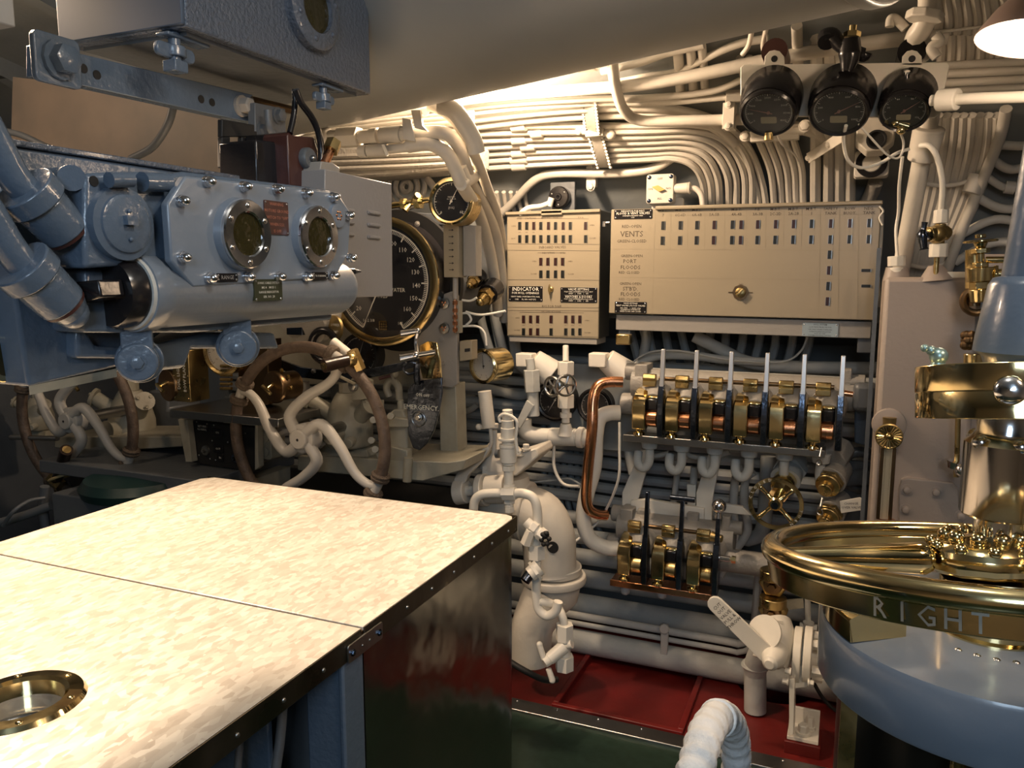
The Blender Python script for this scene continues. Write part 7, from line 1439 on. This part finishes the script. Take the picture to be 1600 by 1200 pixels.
col('sleeve', [(rpx(55), 690), (rpx(55), 800), (rpx(52), 803)], mat('dull_chrome', (.50, .47, .44), .14, 1, rvar=(9, .08, .22)), t)
col('lower_sleeve', [(rpx(34), 803), (rpx(34), 880)], chrome, t)
b = B()
for k in range(5): a = 2*pi*k/5; p = ax0+V((rpx(44)*math.cos(a), rpx(44)*math.sin(a), zat(688))); b.ball(p, .011)
b.build('clamp_screw', chrome, t)
# brass wheel
Mw = FR(PD(1536, 874, DC), xw, WN.cross(xw)); Rr = .2577
t = T('big_brass_wheel', 'large polished brass ring handwheel lettered RIGHT RUDDER in the right foreground', 'wheel', Mw.translation)
def wp(a, r, z=0): return Mw @ V((r*math.cos(a), r*math.sin(a), z))
b = B(); b.torus(Mw, Rr, .0148, 96, 22); b.build('rim', brass, t, ang=70)
zdn = (Mw.to_3x3() @ V((0, 0, 1))).z
sg = 1 if zdn < 0 else -1
b = B(); b.lathe([(Rr-.010, sg*.038), (Rr+.004, sg*.038), (Rr+.008, sg*.008), (Rr-.014, sg*.008), (Rr-.010, sg*.038)], Mw, 96); b.f = [f for f in b.f if len(f) == 4]
b.build('rim_skirt', brass, t, ang=50, bevel=.002)
b = B()
txt = 'RIG IN   DIVE'
front = None
for i in range(360):
    p = wp(rad(i), Rr)
    dd = (p-CAM).dot(FWD)
    if front is None or dd < front[0]: front = (dd, i)
ts = 1 if (wp(rad(front[1]+10), Rr)-wp(rad(front[1]), Rr)).dot(RT) > 0 else -1
for i, ch in enumerate('RIGHT  RUDDER'):
    if ch == ' ': continue
    a = rad(front[1]+ts*(-52+i*5.2)); p = wp(a, Rr+.0075, sg*.024); out = (p-wp(a, 0, sg*.030)).normalized(); tang = (wp(a+ts*.01, Rr)-wp(a, Rr)).normalized()
    b.text(ch, .030, FR(p, tang, -(Mw.to_3x3() @ V((0, 0, sg)))), sx=.9)
b.build('raised_lettering', mat('letter_steel', (.32, .32, .28), .35, .6), t, kind='stuff')
for k, a in enumerate((-3, 117, 237)):
    b = B(); aa = rad(a); b.tube([wp(aa, Rr*.98), wp(aa, Rr*.8), wp(aa, Rr*.55), wp(aa, Rr*.26)], [rpx(13), rpx(16), rpx(21), rpx(27)], 18); b.build('spoke', brass, t)
b = B(); b.lathe([(rpx(45), -.020), (rpx(74), -.018), (rpx(84), .0), (rpx(76), .018), (rpx(46), .032)], Mw, 10); b.build('hub', brass, t, bevel=.006)
b = B()
for k in range(10): a = 2*pi*k/10; p = wp(a, rpx(72), .018*(-sg)); b.ball(p, .008, 10); b.ball(wp(a+.3, rpx(52), .030*(-sg)), .010, 10)
b.build('hub_bolt', brass, t)
# brass pedestal & blue base
t = T('blue_round_base', 'round glossy blue-grey base drum with brass pedestal in the lower right corner', 'base', ax0)
RB = rpx(249)
zt1 = zat(985); HB = .082
b = B(); b.lathe([(RB*.5, zt1-HB), (RB*.985, zt1-HB), (RB, zt1-HB+.005), (RB, zt1-.006), (RB*.985, zt1), (RB*.3, zt1+.004)], FZ(ax0), 96); b.build('base_drum', bluesm, t, ang=40)
b = B(); b.lathe([(rpx(84), zt1+.0), (rpx(84), zt1+.006), (rpx(76), zt1+.008), (rpx(74), zat(905)), (rpx(40), zat(900))], FZ(ax0), 72); b.build('brass_pedestal', brass, t, ang=40)
b = B(); b.lathe([(RB*.96, zt1+.004), (RB*.97, zt1+.03), (RB*.90, zt1+.040), (RB*.60, zt1+.046), (RB*.55, zt1+.03)], FZ(ax0), 80); 
b.v = b.v; b.build('brass_sector_ring', brass, t, ang=40) if False else None
# brass fairing on the left of the drum top (partial ring)
vs = []; fs = []; n_ = 26; prof = [(RB*.985, .002), (RB*.985, .030), (RB*.86, .040), (RB*.62, .040), (RB*.60, .002)]
aL = math.atan2(-RT.y, -RT.x)
for i in range(n_+1):
    a = aL - rad(38) + rad(50)*i/n_
    for r, z in prof: vs.append((ax0.x+r*math.cos(a), ax0.y+r*math.sin(a), zt1+z))
m_ = len(prof)
for i in range(n_):
    for k in range(m_-1): fs.append((i*m_+k, i*m_+k+1, (i+1)*m_+k+1, (i+1)*m_+k))
fs += [tuple(range(m_)), tuple(n_*m_+k for k in range(m_))[::-1]]
b = B(); b.add(vs, fs); b.build('brass_fairing', brass, t, bevel=.003)
b = B()
for k in range(7): a = aL+rad(40)+rad(12*k); b.dome(FZ(ax0+V((rpx(118)*math.cos(a), rpx(118)*math.sin(a), zt1+.001))), .005, .004, 10)
b.build('base_screw', steel, t)
b = B(); b.lathe([(RB*.80, 0), (RB*.80, zt1-HB)], FZ(ax0+fh*.03), 64); b.build('pedestal_skirt', mat('dark_bronze_sheet', (.05, .045, .035), .3, .8), t)
b = B(); b.cyl(ax0-RT*RB*.55-fh*RB*.7, ax0-RT*RB*.55-fh*RB*.7+V((0, 0, zt1-HB)), .008); b.box(tuple(ax0-RT*RB*.90-fh*RB*.1+V((0, 0, zt1*.5))), (.02, .02, zt1-HB)); b.build('support_strut', abrass, t)
b = B(); b.box(tuple(ax0-fh*RB*.76+V((0, 0, zt1-HB-.05))), (.12, .05, .10)); b.build('brass_latch', abrass, t, bevel=.004)
# brass studs ring just left of base (rope-edged knob)
b = B(); [b.ball(PD(1307+4*math.cos(k), 978+20*math.sin(k*.63), 1.25), .007, 8) for k in range(10)]; b.build('beaded_knob', abrass, label='beaded brass knob edge just left of the blue round base', cat='knob')
# ============================================================ canvas wrapped rail end
t = T('wrapped_rail', 'white canvas-wrapped bent rail end rising at the bottom edge', 'rail', PD(1115, 1200, 1.1))
P = [PD(1060, 1420, .98), PD(1075, 1260, 1.0), PD(1090, 1190, 1.04), PD(1106, 1140, 1.10), PD(1128, 1120, 1.18), PD(1145, 1140, 1.26), PD(1150, 1185, 1.30), PD(1150, 1260, 1.32), PD(1150, 1420, 1.34)]
Q = catmull(P, 12); R_ = [.0235*(1+.06*math.sin(i*1.35)) for i in range(len(Q))]
b = B(); b.tube(Q, R_, 22, smooth=False); b.build('canvas_wrap', canvas, t, ang=80)
i = int(len(Q)*.47); b = B(); b.cyl(Q[i-1], Q[i+3], .0275, .0255, 24); b.build('wrap_edge', canvas, t, bevel=.002)
b = B()
for j in range(int(len(Q)*.55), len(Q)-2, 1): b.ball(Q[j]+RT*.023, .0022, 6)
b.build('stitching', canvas, t)
# ============================================================ lamp shade top right
c = PD(1612, 62, 1.55); t = T('ceiling_lamp', 'glowing enamelled cone lampshade at the top right corner', 'lamp', c)
nrm = V((-.16, -.12, -1)).normalized(); M = FD(c, nrm, up=(0, 1, 0)); 
b = B(); b.lathe([(.03, -.085), (.05, -.08), (.075, -.05), (.1, -.004), (.1, 0), (.097, -.002), (.072, -.048), (.047, -.076)], M, 40); b.f = b.f; b.build('shade', shadep, t, ang=60)
b = B(); b.lathe([(.0965, -.004), (.071, -.048), (.046, -.074), (1e-6, -.076)], M, 40); b.build('shade_lining', shadei, t)
b = B(); b.ball((0, 0, -.022), .042, 20, M=M); b.build('bulb', bulb, t)
b = B(); b.cyl(M @ V((0, 0, -.085)), M @ V((0, 0, -.16)), .02); b.build('socket', shadep, t)
o = light('POINT', M @ V((0, 0, .03)), 9, WARM, .04)
